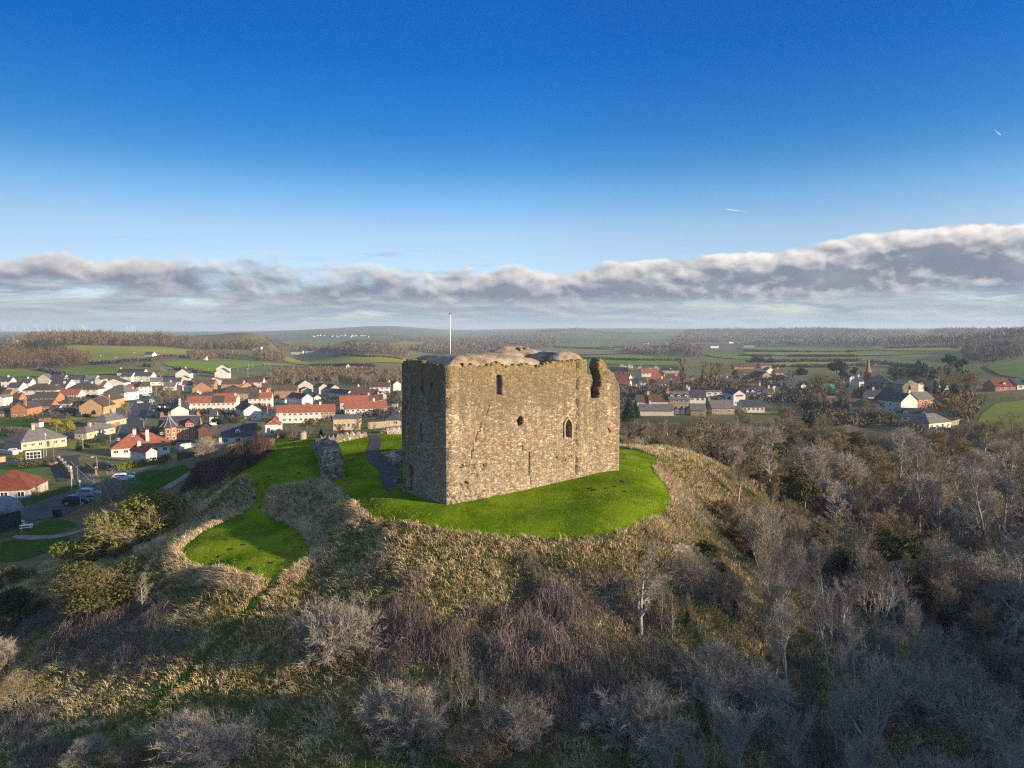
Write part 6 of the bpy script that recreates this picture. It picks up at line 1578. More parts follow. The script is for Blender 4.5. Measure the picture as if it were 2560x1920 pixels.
fieldmat('f_bright', (.11,.175,.014), (.165,.23,.025), .6); fieldmat('f_yellow', (.20,.205,.03), (.27,.255,.05), .6); fieldmat('f_dull', (.115,.15,.04), (.165,.19,.06), .5); fieldmat('f_brown', (.17,.14,.07), (.23,.18,.09), .5); fieldmat('f_sun', (.16,.185,.03), (.23,.23,.05), .5)
def flat(name, crop, pts, mat, step, off=.05, smooth=1):
    P = [at(*CROPS[crop](*p)) for p in pts]
    return sheet(name, P, M[mat], step, off, smooth=smooth)
flat('road','d1',[(1000,1115),(1080,905),(1150,795),(1195,742),(1250,722),(1310,735),(1292,800),(1245,950),(1175,1115)],'asphalt',4,.12)
flat('road','c6',[(790,330),(1075,330),(1090,420),(1180,540),(1330,690),(1330,780),(1050,830),(1090,700),(1010,560),(880,440)],'asphalt',2.5,.12)
flat('road','c6',[(-60,420),(330,392),(800,345),(1100,320),(1130,345),(800,385),(340,425),(-60,470)],'asphalt',2.5,.09)
M['paving'] = mottled('paving', [(.15,.145,.14),(.23,.22,.205)], .8, .95, .2, .02, 6, world=True)
flat('pavement','d1',[(1178,1115),(1248,952),(1296,802),(1312,735),(1324,737),(1310,805),(1264,955),(1200,1115)],'paving',3,.24)
flat('pavement','d1',[(985,1115),(1066,905),(1138,793),(1188,740),(1196,743),(1152,796),(1083,906),(1003,1116)],'paving',3,.24)
flat('pavement','c6',[(975,408),(1090,520),(1250,668),(1238,676),(1075,530),(962,415)],'paving',1.5,.22)
flat('car_park','c6',[(335,1045),(700,915),(1000,815),(1310,770),(1330,900),(1150,1015),(840,1172),(600,1212),(310,1232)],'asphalt',1.6,.08)
flat('bowling_green','c6',[(-150,560),(690,490),(782,722),(400,762),(-150,800)],'green',2,.08,0)
flat('artificial_turf','c6',[(700,490),(795,482),(940,670),(805,690)],'asphalt',2,.1,0)
flat('grass_verge','c6',[(210,965),(480,885),(1000,735),(1095,728),(1100,778),(700,902),(345,1030),(300,1060)],'park',1.6,.06)
flat('gravel_path','c6',[(170,1440),(280,1428),(520,1438),(800,1428),(1000,1388),(1200,1318),(1330,1278),(1330,1300),(1050,1412),(800,1470),(500,1496),(170,1484)],'gravel',.9,.08)
flat('park_grass','c6',[(300,1405),(520,1290),(700,1200),(900,1222),(1100,1290),(900,1372),(600,1428)],'park',1.2,.06)
flat('park_grass','c6',[(-40,1659),(60,1500),(500,1505),(900,1458),(1000,1440),(900,1560),(560,1700),(200,1800),(-60,1800)],'park',1.2,.06)
flat('park_grass','c6',[(-60,400),(330,430),(680,400),(700,470),(680,488),(-60,540)],'park',2,.07)
flat('hill_path','d1',[(1390,1530),(1540,1440),(1660,1360),(1702,1370),(1580,1462),(1440,1545)],'gravel',1,.08)
flat('hill_grass','d1',[(1060,1440),(1330,1340),(1650,1335),(1690,1358),(1500,1450),(1300,1560),(1050,1600)],'park',1.4,.06)
flat('yard','c5',[(10,650),(270,640),(262,760),(60,775)],'asphalt',4,.1)
flat('yard','c5',[(440,650),(800,645),(1100,560),(1180,620),(1100,700),(450,705)],'asphalt',4,.1)
flat('street','c4',[(925,735),(1600,735),(1700,860),(1500,900),(1150,800)],'park',4,.08)
flat('street','c3',[(1240,660),(1800,690),(1790,740),(1240,720)],'asphalt',4,.1)
flat('garden','c3',[(-60,1050),(520,1010),(900,1050),(880,1200),(300,1330),(-60,1400)],'park',3,.06)
flat('garden','c3',[(520,960),(1000,945),(1240,1000),(1560,1000),(1240,1060),(520,1020)],'f_sun',3,.09)
flat('garden','c3',[(1160,1420),(1500,1400),(1880,1470),(1880,1530),(1400,1570),(1170,1530)],'f_sun',3,.06)
flat('garden','c8',[(460,885),(700,905),(730,935),(480,915)],'park',2,.06)
flat('pasture','vv',[(2020,1004),(2060,972),(2110,965),(2150,970),(2190,945),(2212,936),(2270,925),(2330,1000),(2300,1030),(2120,1018)],'f_sun',4,.06,0)
flat('pasture','vv',[(2105,925),(2120,895),(2150,872),(2230,862),(2400,868),(2400,890),(2230,925),(2150,935)],'f_sun',5,.08,0)
flat('mound_track','cb',[(1600,585),(1480,675),(1400,770),(1300,885),(1180,1005),(1080,1105),(960,1215),(880,1295),(640,1430),(420,1470),(380,1600),(330,1600),(340,1470),(640,1460),(890,1325),(975,1245),(1100,1130),(1195,1035),(1310,915),(1412,800),(1492,700),(1612,600)],'park',.5,.06)
for a in [
 ('d1',[(440,300),(700,294),(1100,300),(1500,318),(1740,335),(1760,345),(1700,380),(1300,410),(1000,435),(790,445),(730,400),(600,330)],'f_yellow'),
 ('d1',[(-60,500),(150,500),(340,515),(470,545),(300,562),(-60,568)],'f_bright'),
 ('d1',[(470,500),(900,485),(1130,482),(1300,520),(1290,545),(700,550),(560,545)],'f_bright'),
 ('d1',[(1380,450),(1600,428),(2000,420),(2330,425),(2330,450),(2100,485),(1850,520),(1720,522),(1500,480)],'f_bright'),
 ('d2',[(540,445),(760,450),(900,465),(560,470)],'f_sun'),
 ('d2',[(730,378),(1250,374),(1800,405),(1860,455),(1300,463),(860,455),(700,420)],'f_yellow'),
 ('d2',[(650,250),(900,238),(1430,246),(1500,285),(1300,303),(880,310)],'f_dull'),
 ('d2',[(1540,300),(1800,262),(2330,255),(2330,330),(1900,325)],'f_dull'),
 ('d2',[(1400,245),(1800,236),(2300,240),(2300,252),(1500,258)],'f_sun'),
 ('d3',[(0,370),(400,345),(560,345),(560,375),(200,395),(0,400)],'f_dull'),
 ('d3',[(850,410),(1250,388),(1900,395),(1900,425),(1500,440),(1000,440)],'f_brown'),
 ('d3',[(1250,345),(1900,345),(2000,380),(1500,385),(1280,380)],'f_dull'),
 ('d3',[(1480,440),(1900,438),(2100,470),(1500,480)],'f_bright'),
 ('d3',[(1480,486),(2000,480),(2100,500),(1480,515)],'f_bright'),
 ('d4',[(-100,455),(690,472),(690,425),(300,404),(-100,380)],'f_bright'),
 ('d4',[(880,362),(1300,372),(1310,415),(1000,398)],'f_bright'),
 ('d4',[(1310,442),(2400,430),(2400,478),(1620,476)],'f_yellow'),
 ('d4',[(1280,392),(2400,392),(2400,424),(1480,424)],'f_dull'),
 ('d4',[(1180,346),(2400,352),(2400,380),(1300,376)],'f_sun'),
 ('d4',[(1180,302),(2400,310),(2400,342),(1240,332)],'f_dull'),
 ('d4',[(560,262),(880,270),(880,285),(560,300)],'f_dull'),
 ('d4',[(-100,142),(400,140),(600,165),(500,190),(-100,180)],'f_dull'),
 ('d4',[(880,210),(1250,205),(1200,225),(900,228)],'f_sun'),
 ('d5',[(880,300),(1640,312),(1520,345),(880,338)],'f_sun'),
 ('d5',[(700,345),(1450,352),(1050,380),(700,378)],'f_dull'),
 ('d5',[(720,395),(930,392),(860,425),(720,425)],'f_sun'),
 ('d5',[(960,425),(1200,378),(1640,348),(1720,385),(1500,480),(1350,480)],'f_dull'),
 ('d5',[(1850,475),(2100,418),(2212,392),(2400,360),(2400,580),(2150,575),(1960,545)],'f_dull'),
]:
    P = [at(*CROPS[a[0]](*p)) for p in a[1]]
    D = min(math.hypot(p.x, p.y) for p in P); L = max((p - q).length for p in P for q in P)
    sheet('field', P, M[a[2]], max(10.0, L / 45), .0009 * D, smooth=1)

# ------------------------------------------------------------------ hedges and distant woods
def hedge(crop, pts, hh, ww, mat, label, name='hedge', size=.35, per=26, group=None):
    P = [at(*CROPS[crop](*p)) for p in pts]; Q = []
    for a, b in zip(P[:-1], P[1:]):
        n = max(1, int((b - a).length / (ww * .5))); Q += [a.lerp(b, i / n) for i in range(n)]
    Q.append(P[-1]); rg = np.random.default_rng(len(Q)); o = Q[0]
    C = np.array([(q.x - o.x, q.y - o.y, H(q.x, q.y) - o.z + hh * .5) for q in Q]); n = len(C) * per
    ok = np.arange(len(C)) if name == 'hedge' else np.nonzero(vnoise(C + np.array([o.x, o.y, 0]), 7, .03, 3) > -.11)[0]
    ok = ok if len(ok) else np.arange(len(C))
    i = ok[rg.integers(0, len(ok), n)]; pos = C[i] + np.stack([rg.uniform(-.5, .5, n) * ww, rg.uniform(-.5, .5, n) * ww, rg.uniform(-.5, .5, n) * hh * rg.uniform(.8, 1.15, n)], 1)
    a = rg.normal(size=(n, 3)); a /= np.linalg.norm(a, axis=1)[:, None]; b = np.cross(a, rg.normal(size=(n, 3))); b /= np.linalg.norm(b, axis=1)[:, None]
    s = size * rg.uniform(.6, 1.3, n)[:, None]
    V = np.stack([pos - a * s, pos - b * s * .7, pos + a * s, pos + b * s * .7], 1).reshape(-1, 3)
    ob_ = ob(name, mesh_np(name, V, np.arange(4 * n).reshape(-1, 4), False, M[mat]), None, o)
    return tag(ob_, label, 'hedge', group)
hedge('c6',[(1625,540),(1800,505),(2000,465),(2230,430)],1.9,1.6,'leaf_hedge','bright yellow green hedge beside the white cottage under the hill',size=.2,per=120)
hedge('c5',[(690,820),(820,812),(975,840)],2.2,1.8,'leaf_hedge','yellow green hedge in front of the longest red terrace',size=.25,per=110)
hedge('c4',[(720,1170),(860,1160),(1000,1170)],1.8,1.8,'leaf_dark','dark clipped hedge in front of the turreted villa',size=.22,per=110)
hedge('c3',[(1480,1450),(1640,1440),(1790,1420)],1.6,1.6,'leaf_dark','dark hedge right of the grey hip roofed bungalow',size=.22,per=90)
hedge('c3',[(1480,1490),(1600,1530),(1880,1470)],1.2,1.3,'leaf_olive','olive hedge edging the corner garden by the road',size=.2,per=80)
hedge('c6',[(250,400),(300,390)],1.9,1.8,'leaf_hedge','short clipped hedge left of the bus shelter',size=.2,per=110)
hedge('c6',[(310,480),(480,470),(690,440)],1.3,2.2,'leaf_olive','olive hedge above the bowling green',size=.22,per=90)
hedge('c3',[(-40,1060),(200,1040),(520,1020),(980,1000)],1.6,2.0,'leaf_olive','long olive hedge below the old sandstone house',size=.25,per=70)
hedge('c3',[(780,935),(900,930),(1000,955)],2.0,2.4,'leaf_olive','green bank hedge beside the brown roofed garage',size=.25,per=80)
hedge('c3',[(1230,940),(1250,960),(1560,985)],1.5,1.6,'leaf_dark','dark hedge at the foot of the tall buff gable',size=.22,per=80)
GH = 'dark garden hedges in the streets of the town'
for q, (c, a, b) in enumerate((('c4',(930,740),(1260,735)),('c4',(1290,740),(1600,735)),('c4',(560,640),(700,650)),('c4',(520,700),(690,730)),('c5',(50,560),(250,550)),('c5',(590,500),(790,510)),('c5',(820,560),(960,560)),('c5',(1830,560),(1960,600)),('c5',(1830,690),(1980,700)),('c3',(1240,640),(1700,660)),('c3',(120,640),(380,680)),('c3',(1020,850),(1300,900)),('c4',(1010,440),(1390,440)),('c4',(1690,430),(1990,440)),('c5',(1440,610),(1560,620)),('c7',(260,520),(600,540)),('c7',(700,470),(1000,480)),('c7',(1210,470),(1560,470)),('c8',(400,760),(760,860)),('c8',(480,950),(1000,1000)),('c8',(1240,980),(1590,1010)),('c8',(60,620),(460,640)))):
    hedge(c, [a, b], 1.8, 2.4, ('leaf_dark', 'leaf_olive', 'twig_brown')[q % 3], 'dark straggling garden hedge among the houses', size=.4, per=45, group=GH)
FH = 'dark hedgerows between the fields of the plain'
for c, pts in (('d1',[(340,500),(470,530),(560,545)]),('d1',[(790,455),(1000,442),(1300,425),(1650,400)]),('d1',[(1250,470),(1500,500),(1720,528)]),('d2',[(860,470),(1200,468),(1500,475)]),('d2',[(1150,390),(1450,395),(1740,415)]),
               ('d4',[(0,412),(300,425),(680,425)]),('d4',[(1150,432),(1500,438),(2212,428)]),('d4',[(1200,384),(1600,388),(2212,388)]),('d4',[(1250,342),(1600,350),(2212,348)]),('d4',[(0,305),(500,303),(600,300)]),('d5',[(0,430),(430,425),(800,428)]),('d5',[(0,386),(400,388),(900,388)]),('d5',[(0,480),(500,478),(900,470)]),('d5',[(880,440),(1000,455),(1350,485)]),('d5',[(1000,318),(1640,308)]),('d3',[(1280,382),(1480,395),(1700,402)]),('d3',[(1500,468),(1880,480)])):
    hedge(c, pts, 3.4, 5.0, 'twig_dark', 'dark hedgerow running between the fields of the plain', 'hedgerow', size=1.3, per=16, group=FH)
def wood_mass(name, crop, poly, hh, sp, mats, label, cards=26, seed=1, conif=False, cs=1.0):
    P = [at(*CROPS[crop](*p)) for p in poly]; Q = [(p.x, p.y) for p in P]
    xs = [p[0] for p in Q]; ys = [p[1] for p in Q]; rg = np.random.default_rng(seed)
    gx, gy = np.meshgrid(np.arange(min(xs), max(xs), sp), np.arange(min(ys), max(ys), sp))
    gx = (gx + rg.uniform(-.45, .45, gx.shape) * sp).ravel(); gy = (gy + rg.uniform(-.45, .45, gy.shape) * sp).ravel()
    m = inside(Q, gx, gy); gx, gy = gx[m], gy[m]; n = len(gx)
    if name.endswith('shrubs'): k = vnoise(np.stack([gx, gy, gx * 0], 1), seed, .045, 3) > .015; gx, gy = gx[k], gy[k]; n = len(gx)
    if sp > 12: k = vnoise(np.stack([gx, gy, gx * 0], 1), seed, .0045, 3) > -.055; gx, gy = gx[k], gy[k]; n = len(gx)
    if n > 16000: k = rg.permutation(n)[:16000]; gx, gy = gx[k], gy[k]; n = 16000
    if n == 0: return
    gz = Hs(gx, gy); h_ = hh * rg.uniform(.65, 1.2, n) * (1 + 1.5 * vnoise(np.stack([gx, gy, gx * 0], 1), seed + 5, .012, 3)); r_ = sp * rg.uniform(.5, .85, n)
    i = np.repeat(np.arange(n), cards); k = len(i)
    d = rg.normal(size=(k, 3)); d /= np.linalg.norm(d, axis=1)[:, None]; q = rg.random(k) ** .45
    f = rg.random(k)
    if conif: z = gz[i] + h_[i] * (.08 + .92 * f); rr = r_[i] * (1.05 - f)
    else: z = gz[i] + h_[i] * (.58 + .42 * d[:, 2] * q); rr = r_[i] * q
    pos = np.stack([gx[i] + d[:, 0] * rr, gy[i] + d[:, 1] * rr, z], 1)
    a = rg.normal(size=(k, 3)) * [.6, .6, 1.0]; a /= np.linalg.norm(a, axis=1)[:, None]; b = np.cross(a, rg.normal(size=(k, 3))); b /= np.linalg.norm(b, axis=1)[:, None]
    s = (sp * .23 * cs * rg.uniform(.5, 1.3, k))[:, None]
    V = np.stack([pos - a * s, pos + b * s * .45, pos + a * s], 1).reshape(-1, 3)
    # trunks
    w = .25 + sp * .02
    T0 = np.stack([np.stack([gx - w, gy, gz - .5], 1), np.stack([gx + w, gy, gz - .5], 1), np.stack([gx, gy, gz + h_ * .8], 1)], 1).reshape(-1, 3)
    F = np.arange(len(V) + len(T0)).reshape(-1, 3)
    stuff(ob(name, mesh_np(name, np.concatenate([V, T0]), F, False, M[mats])), label, 'wood')
twigmat('far_brown', (.085,.062,.038), (.20,.145,.085)); twigmat('far_larch', (.09,.052,.03), (.175,.105,.06)); twigmat('far_purple', (.11,.085,.07), (.20,.16,.13)); twigmat('far_dark', (.02,.03,.018), (.05,.06,.03)); twigmat('far_grey', (.05,.05,.045), (.10,.09,.075))
wood_mass('ridge_wood','d1',[(185,300),(470,302),(700,293),(1000,297),(1500,316),(1750,332),(2212,342),(2300,345),(2300,312),(1900,296),(1500,283),(1200,266),(700,246),(300,258)],15,8,'far_brown','brown bare wood along the ridge above the sheep field',60,1)
wood_mass('larch_wood','d1',[(-60,500),(300,492),(700,472),(790,452),(720,420),(640,395),(300,375),(-60,385)],13,6,'far_larch','rust coloured larch wood left of the sheep field',46,2)
wood_mass('pine_clump','d1',[(200,372),(420,372),(600,390),(590,365),(420,330),(210,320)],14,8,'far_dark','dark pine clump between the larch wood and the ridge',50,3,True)
wood_mass('edge_trees','d1',[(-60,345),(200,340),(210,300),(-60,310)],12,9,'far_brown','pale brown trees behind the larch wood at the left edge',40,4)
wood_mass('clump_wood','d2',[(470,435),(720,442),(740,410),(640,385),(480,390)],17,8,'far_brown','domed clump of bare trees between the two bright fields',60,5)
wood_mass('farm_trees','d1',[(1640,415),(1900,400),(2080,410),(2080,385),(1800,370),(1640,390)],10,8,'far_brown','bare trees around the small farmhouse above the field',50,6)
wood_mass('strip_wood','d2',[(1120,385),(1450,385),(1760,405),(1800,385),(1500,350),(1130,355)],14,9,'far_purple','long strip of brown wood behind the yellow field',50,7)
wood_mass('left_strip_wood','d2',[(560,300),(900,318),(1120,345),(1120,330),(900,300),(560,270)],11,10,'far_brown','low bare wood left of the long strip of wood',36,8)
wood_mass('valley_wood','d3',[(150,405),(560,445),(900,420),(1270,365),(1300,335),(900,345),(600,355),(300,385)],15,13,'far_purple','broad purple brown wood in the valley behind the castle',30,9)
wood_mass('upper_valley_wood','d3',[(-20,335),(300,345),(560,345),(900,325),(1280,325),(1280,305),(900,300),(300,318),(-20,312)],15,17,'far_purple','upper band of purple wood behind the castle',24,10)
wood_mass('dark_ridge_wood','d3',[(1130,275),(1300,275),(1500,262),(1500,255),(1300,258),(1130,268)],16,22,'far_grey','dark wood along the far ridge above the castle',22,11)
wood_mass('slope_wood','d4',[(640,255),(1000,282),(1500,296),(2300,304),(2300,215),(1500,205),(1000,200),(720,205)],15,17,'far_purple','great brown wood on the slope beyond the plain',24,12)
wood_mass('skyline_wood','d4',[(720,200),(1000,196),(1500,200),(2300,205),(2300,160),(1500,163),(1000,165),(730,175)],16,26,'far_grey','hazy wood along the skyline at right',20,13)
wood_mass('right_slope_wood','d5',[(800,300),(1640,304),(1750,270),(2400,260),(2400,175),(1600,175),(800,195)],16,18,'far_purple','hazy wood covering the far slope at the right edge',24,14)
wood_mass('near_right_wood','d5',[(1690,380),(1880,450),(2240,385),(2400,350),(2400,310),(2100,320),(1750,330)],13,9,'far_grey','grey bare wood climbing the right hand hill',46,15)
wood_mass('farm_wood','d4',[(600,335),(740,385),(870,400),(880,365),(760,320),(640,285)],14,9,'far_purple','rounded brown trees round the distant farm',46,16)
wood_mass('street_wood','d4',[(190,350),(560,390),(600,350),(300,320)],9,10,'far_purple','low trees round the hamlet right of the castle',36,17)
wood_mass('left_far_wood','d1',[(-100,235),(210,235),(210,190),(-100,190)],12,26,'far_grey','bluish distant wood at the far left',20,18)
wood_mass('belt_wood','c5',[(160,395),(700,330),(830,300),(1100,300),(1560,360),(2000,330),(2000,200),(1300,180),(900,190),(500,190),(170,230)],7,7,'far_brown','underwood of the bare belt between estate and fields',40,19)
wood_mass('village_wood','c8',[(1250,430),(1500,440),(1800,470),(2200,520),(2300,440),(1900,380),(1400,370)],8,8,'far_grey','undergrowth of trees behind the church',40,20)
wood_mass('bank_wood','c7',[(270,560),(1000,480),(1230,450),(1560,470),(1900,450),(1900,400),(1400,400),(800,430),(270,500)],4.5,5,'far_brown','scrubby bare bushes behind the village street',36,21)
wood_mass('garden_wood','c8',[(60,700),(420,960),(760,1010),(1240,980),(1180,880),(760,870),(560,720),(300,600),(60,640)],4.5,5,'far_brown','overgrown bare gardens below the village',36,22)
wood_mass('hedge_bank','c8',[(1250,1010),(1600,1080),(1990,1150),(2330,1230),(2330,1100),(2100,1080),(1800,1060),(1500,1010)],3.0,4,'far_brown','brown hedge bank below the small white cottage',36,23)
UWP = [(29,80),(35,92),(33,104),(22,116),(15,125),(15,150),(17,190),(22,238),(60,254),(98,252),(114,220),(152,208),(168,165),(122,112),(82,72)]
def underwood():
    keep = globals()['at']; CROPS['w'] = lambda x, y: (x, y)
    globals()['at'] = lambda x, y: Vector((x, y, 0))
    wood_mass('underwood', 'w', UWP, 2.4, 3.2, 'wood_low', 'brown leafless underwood filling the wood right of the hill', 26, 31, False, .8)
    globals()['at'] = keep
twigmat('wood_low', (.028,.022,.017), (.075,.058,.042))  # dark brown, deepened so the gaps between crowns look shaded
underwood()
HTW = [(212,-10),(210,0),(208,30),(206,52),(178,52),(172,20),(168,-10)]
HTS = [(165,-75),(215,-75),(212,-10),(168,-10),(165,-40)]
def shade_wood():  # growth out of view, added to cast shade on the near slope
    keep = globals()['at']; globals()['at'] = lambda x, y: Vector((x, y, 0))
    wood_mass('shade_wood', 'w', HTW, 9.5, 7.5, 'wood_low', 'unseen bare wood added on the right hill to shade the slope', 26, 41, False, .8)
    wood_mass('shade_scrub', 'w', HTS, 5.0, 7.5, 'wood_low', 'unseen low scrub added on the right hill to shade the slope', 22, 42, False, .7)
    globals()['at'] = keep
shade_wood()
wood_mass('town_shrubs','c3',[(-60,1250),(700,1150),(1250,960),(1750,700),(1740,480),(1200,470),(100,480),(-60,700)],2.6,5.5,'far_grey','low shrubs and small trees in the gardens of the town',30,51)
wood_mass('town_shrubs','c4',[(950,900),(1600,900),(2050,760),(2000,420),(950,450),(560,480),(560,760),(700,820)],2.6,5.5,'far_grey','low shrubs and small trees in the gardens of the estate',30,52)
wood_mass('town_shrubs','c5',[(380,900),(1080,900),(1230,830),(1960,840),(1960,480),(1100,480),(520,560)],2.6,5.5,'far_grey','low shrubs and small trees between the red terraces',30,53)
wood_mass('village_shrubs','c7',[(270,640),(2212,640),(2212,300),(1500,330),(700,420),(250,430)],4.2,6.0,'far_grey','garden shrubs and small trees of the village',36,54)
wood_mass('village_shrubs','c8',[(-60,700),(760,860),(1200,760),(1250,560),(800,480),(200,520),(-60,520)],4.6,6.0,'far_grey','garden shrubs and small trees below the church',36,55)
wood_mass('village_shrubs','c8',[(1820,980),(2330,1010),(2330,700),(2200,600),(1880,640),(1800,760)],5.0,6.0,'far_brown','scrubby bare trees right of the white cottages',36,56)
# ------------------------------------------------------------------ far houses, farms and turbines
def farm(px, py, w, hh, label, roof='slate', cat='farmhouse'):
    p = at(px, py); e = empty('farmhouse', label, cat, p, rnd.uniform(-.3, .5))
    ob('wall', wall_block('par', w, 7, hh, .7).mesh('wall', M['white']), e); ob('roof', roof_slabs('par', w, 7, hh, .7).mesh('roof', M[roof]), e)
for px, py, w, hh, lb in ((1575,742,16,5,'white farmhouse near the foot of the far slope, left of two'),(1606,752,22,7,'bright white farm on the plain beside the long shed'),(1392,743,12,4,'small white house alone in the fields right of the castle'),(1497,729,12,4,'tiny white house on the far slope, right of two'),(1471,731,11,4,'tiny white house on the far slope, left of two'),
                          (1449,711,12,5,'white speck of a house on the far skyline'),(1402,757,14,4,'white gabled hamlet house in the low trees'),(1432,756,12,4,'grey hamlet house right of the white gabled one'),(1535,752,20,5,'dim white farm building among rounded trees'),(628,764,24,4,'long white farm steading beyond the bright field'),(660,764,14,5,'white farm gable at the right of the long steading'),
                          (487,768,9,4,'cream gabled farmhouse in bare trees above the field'),(545,757,14,4,'white bungalow above the bare trees and field'),(705,764,10,4,'dark roofed cottage right of the long steading'),(1000,740,18,5,'grey farm shed in the valley left of the castle'),(430,776,8,3,'low white shed at the field edge above the road'),(312,770,10,2.5,'pale low shed beyond the sheep field')):
    farm(px, py, w, hh, lb)
def town_far():
    rg = random.Random(9); g = 'pale houses of the distant town'
    V = wall_block('par', 12, 8, 4, .7); me = V.mesh('wall', M['harl']); mr = roof_slabs('par', 12, 8, 4, .7).mesh('roof', M['brown'])
    for q in range(46):
        px, py = (rg.uniform(660, 790), rg.uniform(725.5, 729)) if q < 26 else (rg.uniform(0, 62), rg.uniform(733, 741))
        p = at(px, py); e = empty('distant_house', 'tiny pale house of the distant town on the plain', 'house', p, rg.uniform(-.6, .6), g); ob('wall', me, e); ob('roof', mr, e)
town_far()
def turbines():
    mb = MB(); mb.tube([(0, 0, -2), (0, 0, 62)], [2.4, 1.5], 8); tw = mb.mesh('tower', M['white_paint'])
    mb = MB(); mb.box(-1.6, 1.6, -3, 5, 61.5, 65); nc = mb.mesh('nacelle', M['white_paint'])
    mb = MB()
    for k in range(3):
        a = k * 2 * math.pi / 3; mb.tube([(0, -3.5, 0), (math.sin(a) * 14, -3.6, math.cos(a) * 14), (math.sin(a) * 32, -3.6, math.cos(a) * 32)], [1.3, 1.5, .4], 5)
    bl = mb.mesh('rotor', M['white_paint'])
    for q, x in enumerate((30,60,100,130,210,240,298,318,332,372,425,490,535,547,560,575,588,690,712,722,735,748,790,940,1098,1145,1168)):
        px, py = d1(x, 150); d = ray(px, py); Y = 8450 + (q * 137) % 300; X = d[0] / d[1] * Y; p = Vector((X, Y, H(X, Y)))
        e = empty('wind_turbine', 'white wind turbine on the hazy skyline far left', 'wind turbine', p, .3, 'wind turbines on the far left skyline')
        s = rnd.uniform(.6, 1.15); e.scale = (s, s, s)
        ob('tower', tw, e); ob('nacelle', nc, e); o = ob('rotor', bl, e, (0, 0, 63)); o.rotation_euler = (0, rnd.random() * 2, 0)
turbines()
# ------------------------------------------------------------------ cars
M['tyre'] = plain('tyre_rubber', (.02, .02, .02), .8); M['rim'] = plain('alloy_rim', (.4, .4, .42), .35); M['lamp_red'] = plain('tail_lamp', (.4, .02, .02), .3); M['lamp_clear'] = plain('head_lamp', (.7, .7, .7), .2)
def car_mesh(paint, L=4.3, Wd=1.78, Ht=1.5, van=False):
    def loft(prof, inset):
        V, F = [], []; n = len(prof)
        for side in (-1, 1):
            for x, z, k in prof: V.append((x, side * (Wd / 2 - k), z))
        return V, [(i, (i + 1) % n, n + (i + 1) % n, n + i) for i in range(n)] + [tuple(reversed(range(n))), tuple(range(n, 2 * n))]
    b = L / 2
    body = [(-b, .35, .06), (-b + .05, .2, .05), (b - .05, .2, .05), (b, .42, .08), (b - .06, .72, .07), (b - .9, .92, .05), (-b + .35, .98, .05), (-b + .02, .8, .06)]
    cabin = [(b - 1.05, .9, .06), (b - 1.75, Ht - .08, .22), (b - 2.3, Ht, .24), (-b + .75, Ht - .02, .24), (-b + .2, .96, .1)] if not van else [(b - .5, .9, .06), (b - 1.1, Ht - .05, .14), (-b + .1, Ht, .14), (-b + .03, .96, .06)]
    mb = MB(); mb.add(*loft(body, 0), 0); mb.add(*loft(cabin, 0), 0)
    gl = MB(); s = .0
    c = [(x * .99, z, k) for x, z, k in cabin]
    x0, x1 = cabin[-1][0], cabin[0][0]
    for side in (-1, 1):
        y = lambda k: side * (Wd / 2 - k + .012)
        P = [(x1 - .28, .98, .07), (cabin[1][0] - .06, Ht - .17, .20), (cabin[-2][0] + .05, Ht - .17, .21), (x0 + .28, 1.0, .10)]
        q = [(x, y(k), z) for x, z, k in P]; gl.add(q, [(0, 1, 2, 3) if side < 0 else (3, 2, 1, 0)])
    a, d_ = cabin[0], cabin[1]; w0, w1 = Wd / 2 - .16, Wd / 2 - .30
    gl.add([(a[0] + .005, -w0, a[1] + .08), (a[0] + .005, w0, a[1] + .08), (d_[0] + .04, w1, Ht - .16), (d_[0] + .04, -w1, Ht - .16)], [(0, 1, 2, 3)])
    a, d_ = cabin[-1], cabin[-2]
    gl.add([(a[0] - .015, w0, a[1] + .12), (a[0] - .015, -w0, a[1] + .12), (d_[0] - .06, -w1, Ht - .16), (d_[0] - .06, w1, Ht - .16)], [(0, 1, 2, 3)])
    wh = MB()
    wh.tube([(0, -.1, 0), (0, .1, 0)], [.32, .32], 14, 0); rim = MB(); rim.tube([(0, -.112, 0), (0, -.1, 0)], [.2, .21], 10); rim.tube([(0, .1, 0), (0, .112, 0)], [.21, .2], 10)
    hl = MB(); hl.box(b - .1, b + .005, -.2, .2, .58, .72); tl = MB(); tl.box(-b - .005, -b + .08, -.14, .14, .66, .86)
    return dict(body=mb.mesh('body', paint), window=gl.mesh('windows', M['glass']), wheel=wh.mesh('wheel', M['tyre']), rim=rim.mesh('rim', M['rim']), hl=hl.mesh('headlight', M['lamp_clear']), tl=tl.mesh('tail_light', M['lamp_red'])), b, Wd
CARS = {}
def car(crop, x, y, rot, col, label, van=False, s=1.0):
    key = (col, van)
    if key not in CARS: CARS[key] = car_mesh(mottled('car_paint', [tuple(c * .95 for c in col), col], 1.0, .3, spec=.6), Ht=2.0 if van else 1.5, van=van)
    me, b, Wd = CARS[key]; p = at(*CROPS[crop](x, y)); p.z += .12
    e = empty('van' if van else 'car', label, 'van' if van else 'car', p, R(rot)); e.scale = (s, s, s)
    ob('body', me['body'], e); ob('windows', me['window'], e)
    for i in (-1, 1):
        for j in (-1, 1):
            w = ob('wheel', me['wheel'], e, (i * (b - .85), j * (Wd / 2 - .1), .32)); ob('rim', me['rim'], w)
    for j in (-1, 1): ob('headlight', me['hl'], e, (0, j * .62, 0)); ob('tail_light', me['tl'], e, (0, j * .68, 0))
BLK, SIL, WHT, BLU, RED, DBL = (.012,.013,.016), (.42,.43,.45), (.72,.72,.72), (.02,.13,.42), (.38,.02,.03), (.02,.04,.10)
car('c6',1075,1003,4,BLK,'black hatchback parked beside a lamp post in the car park',s=1.12)
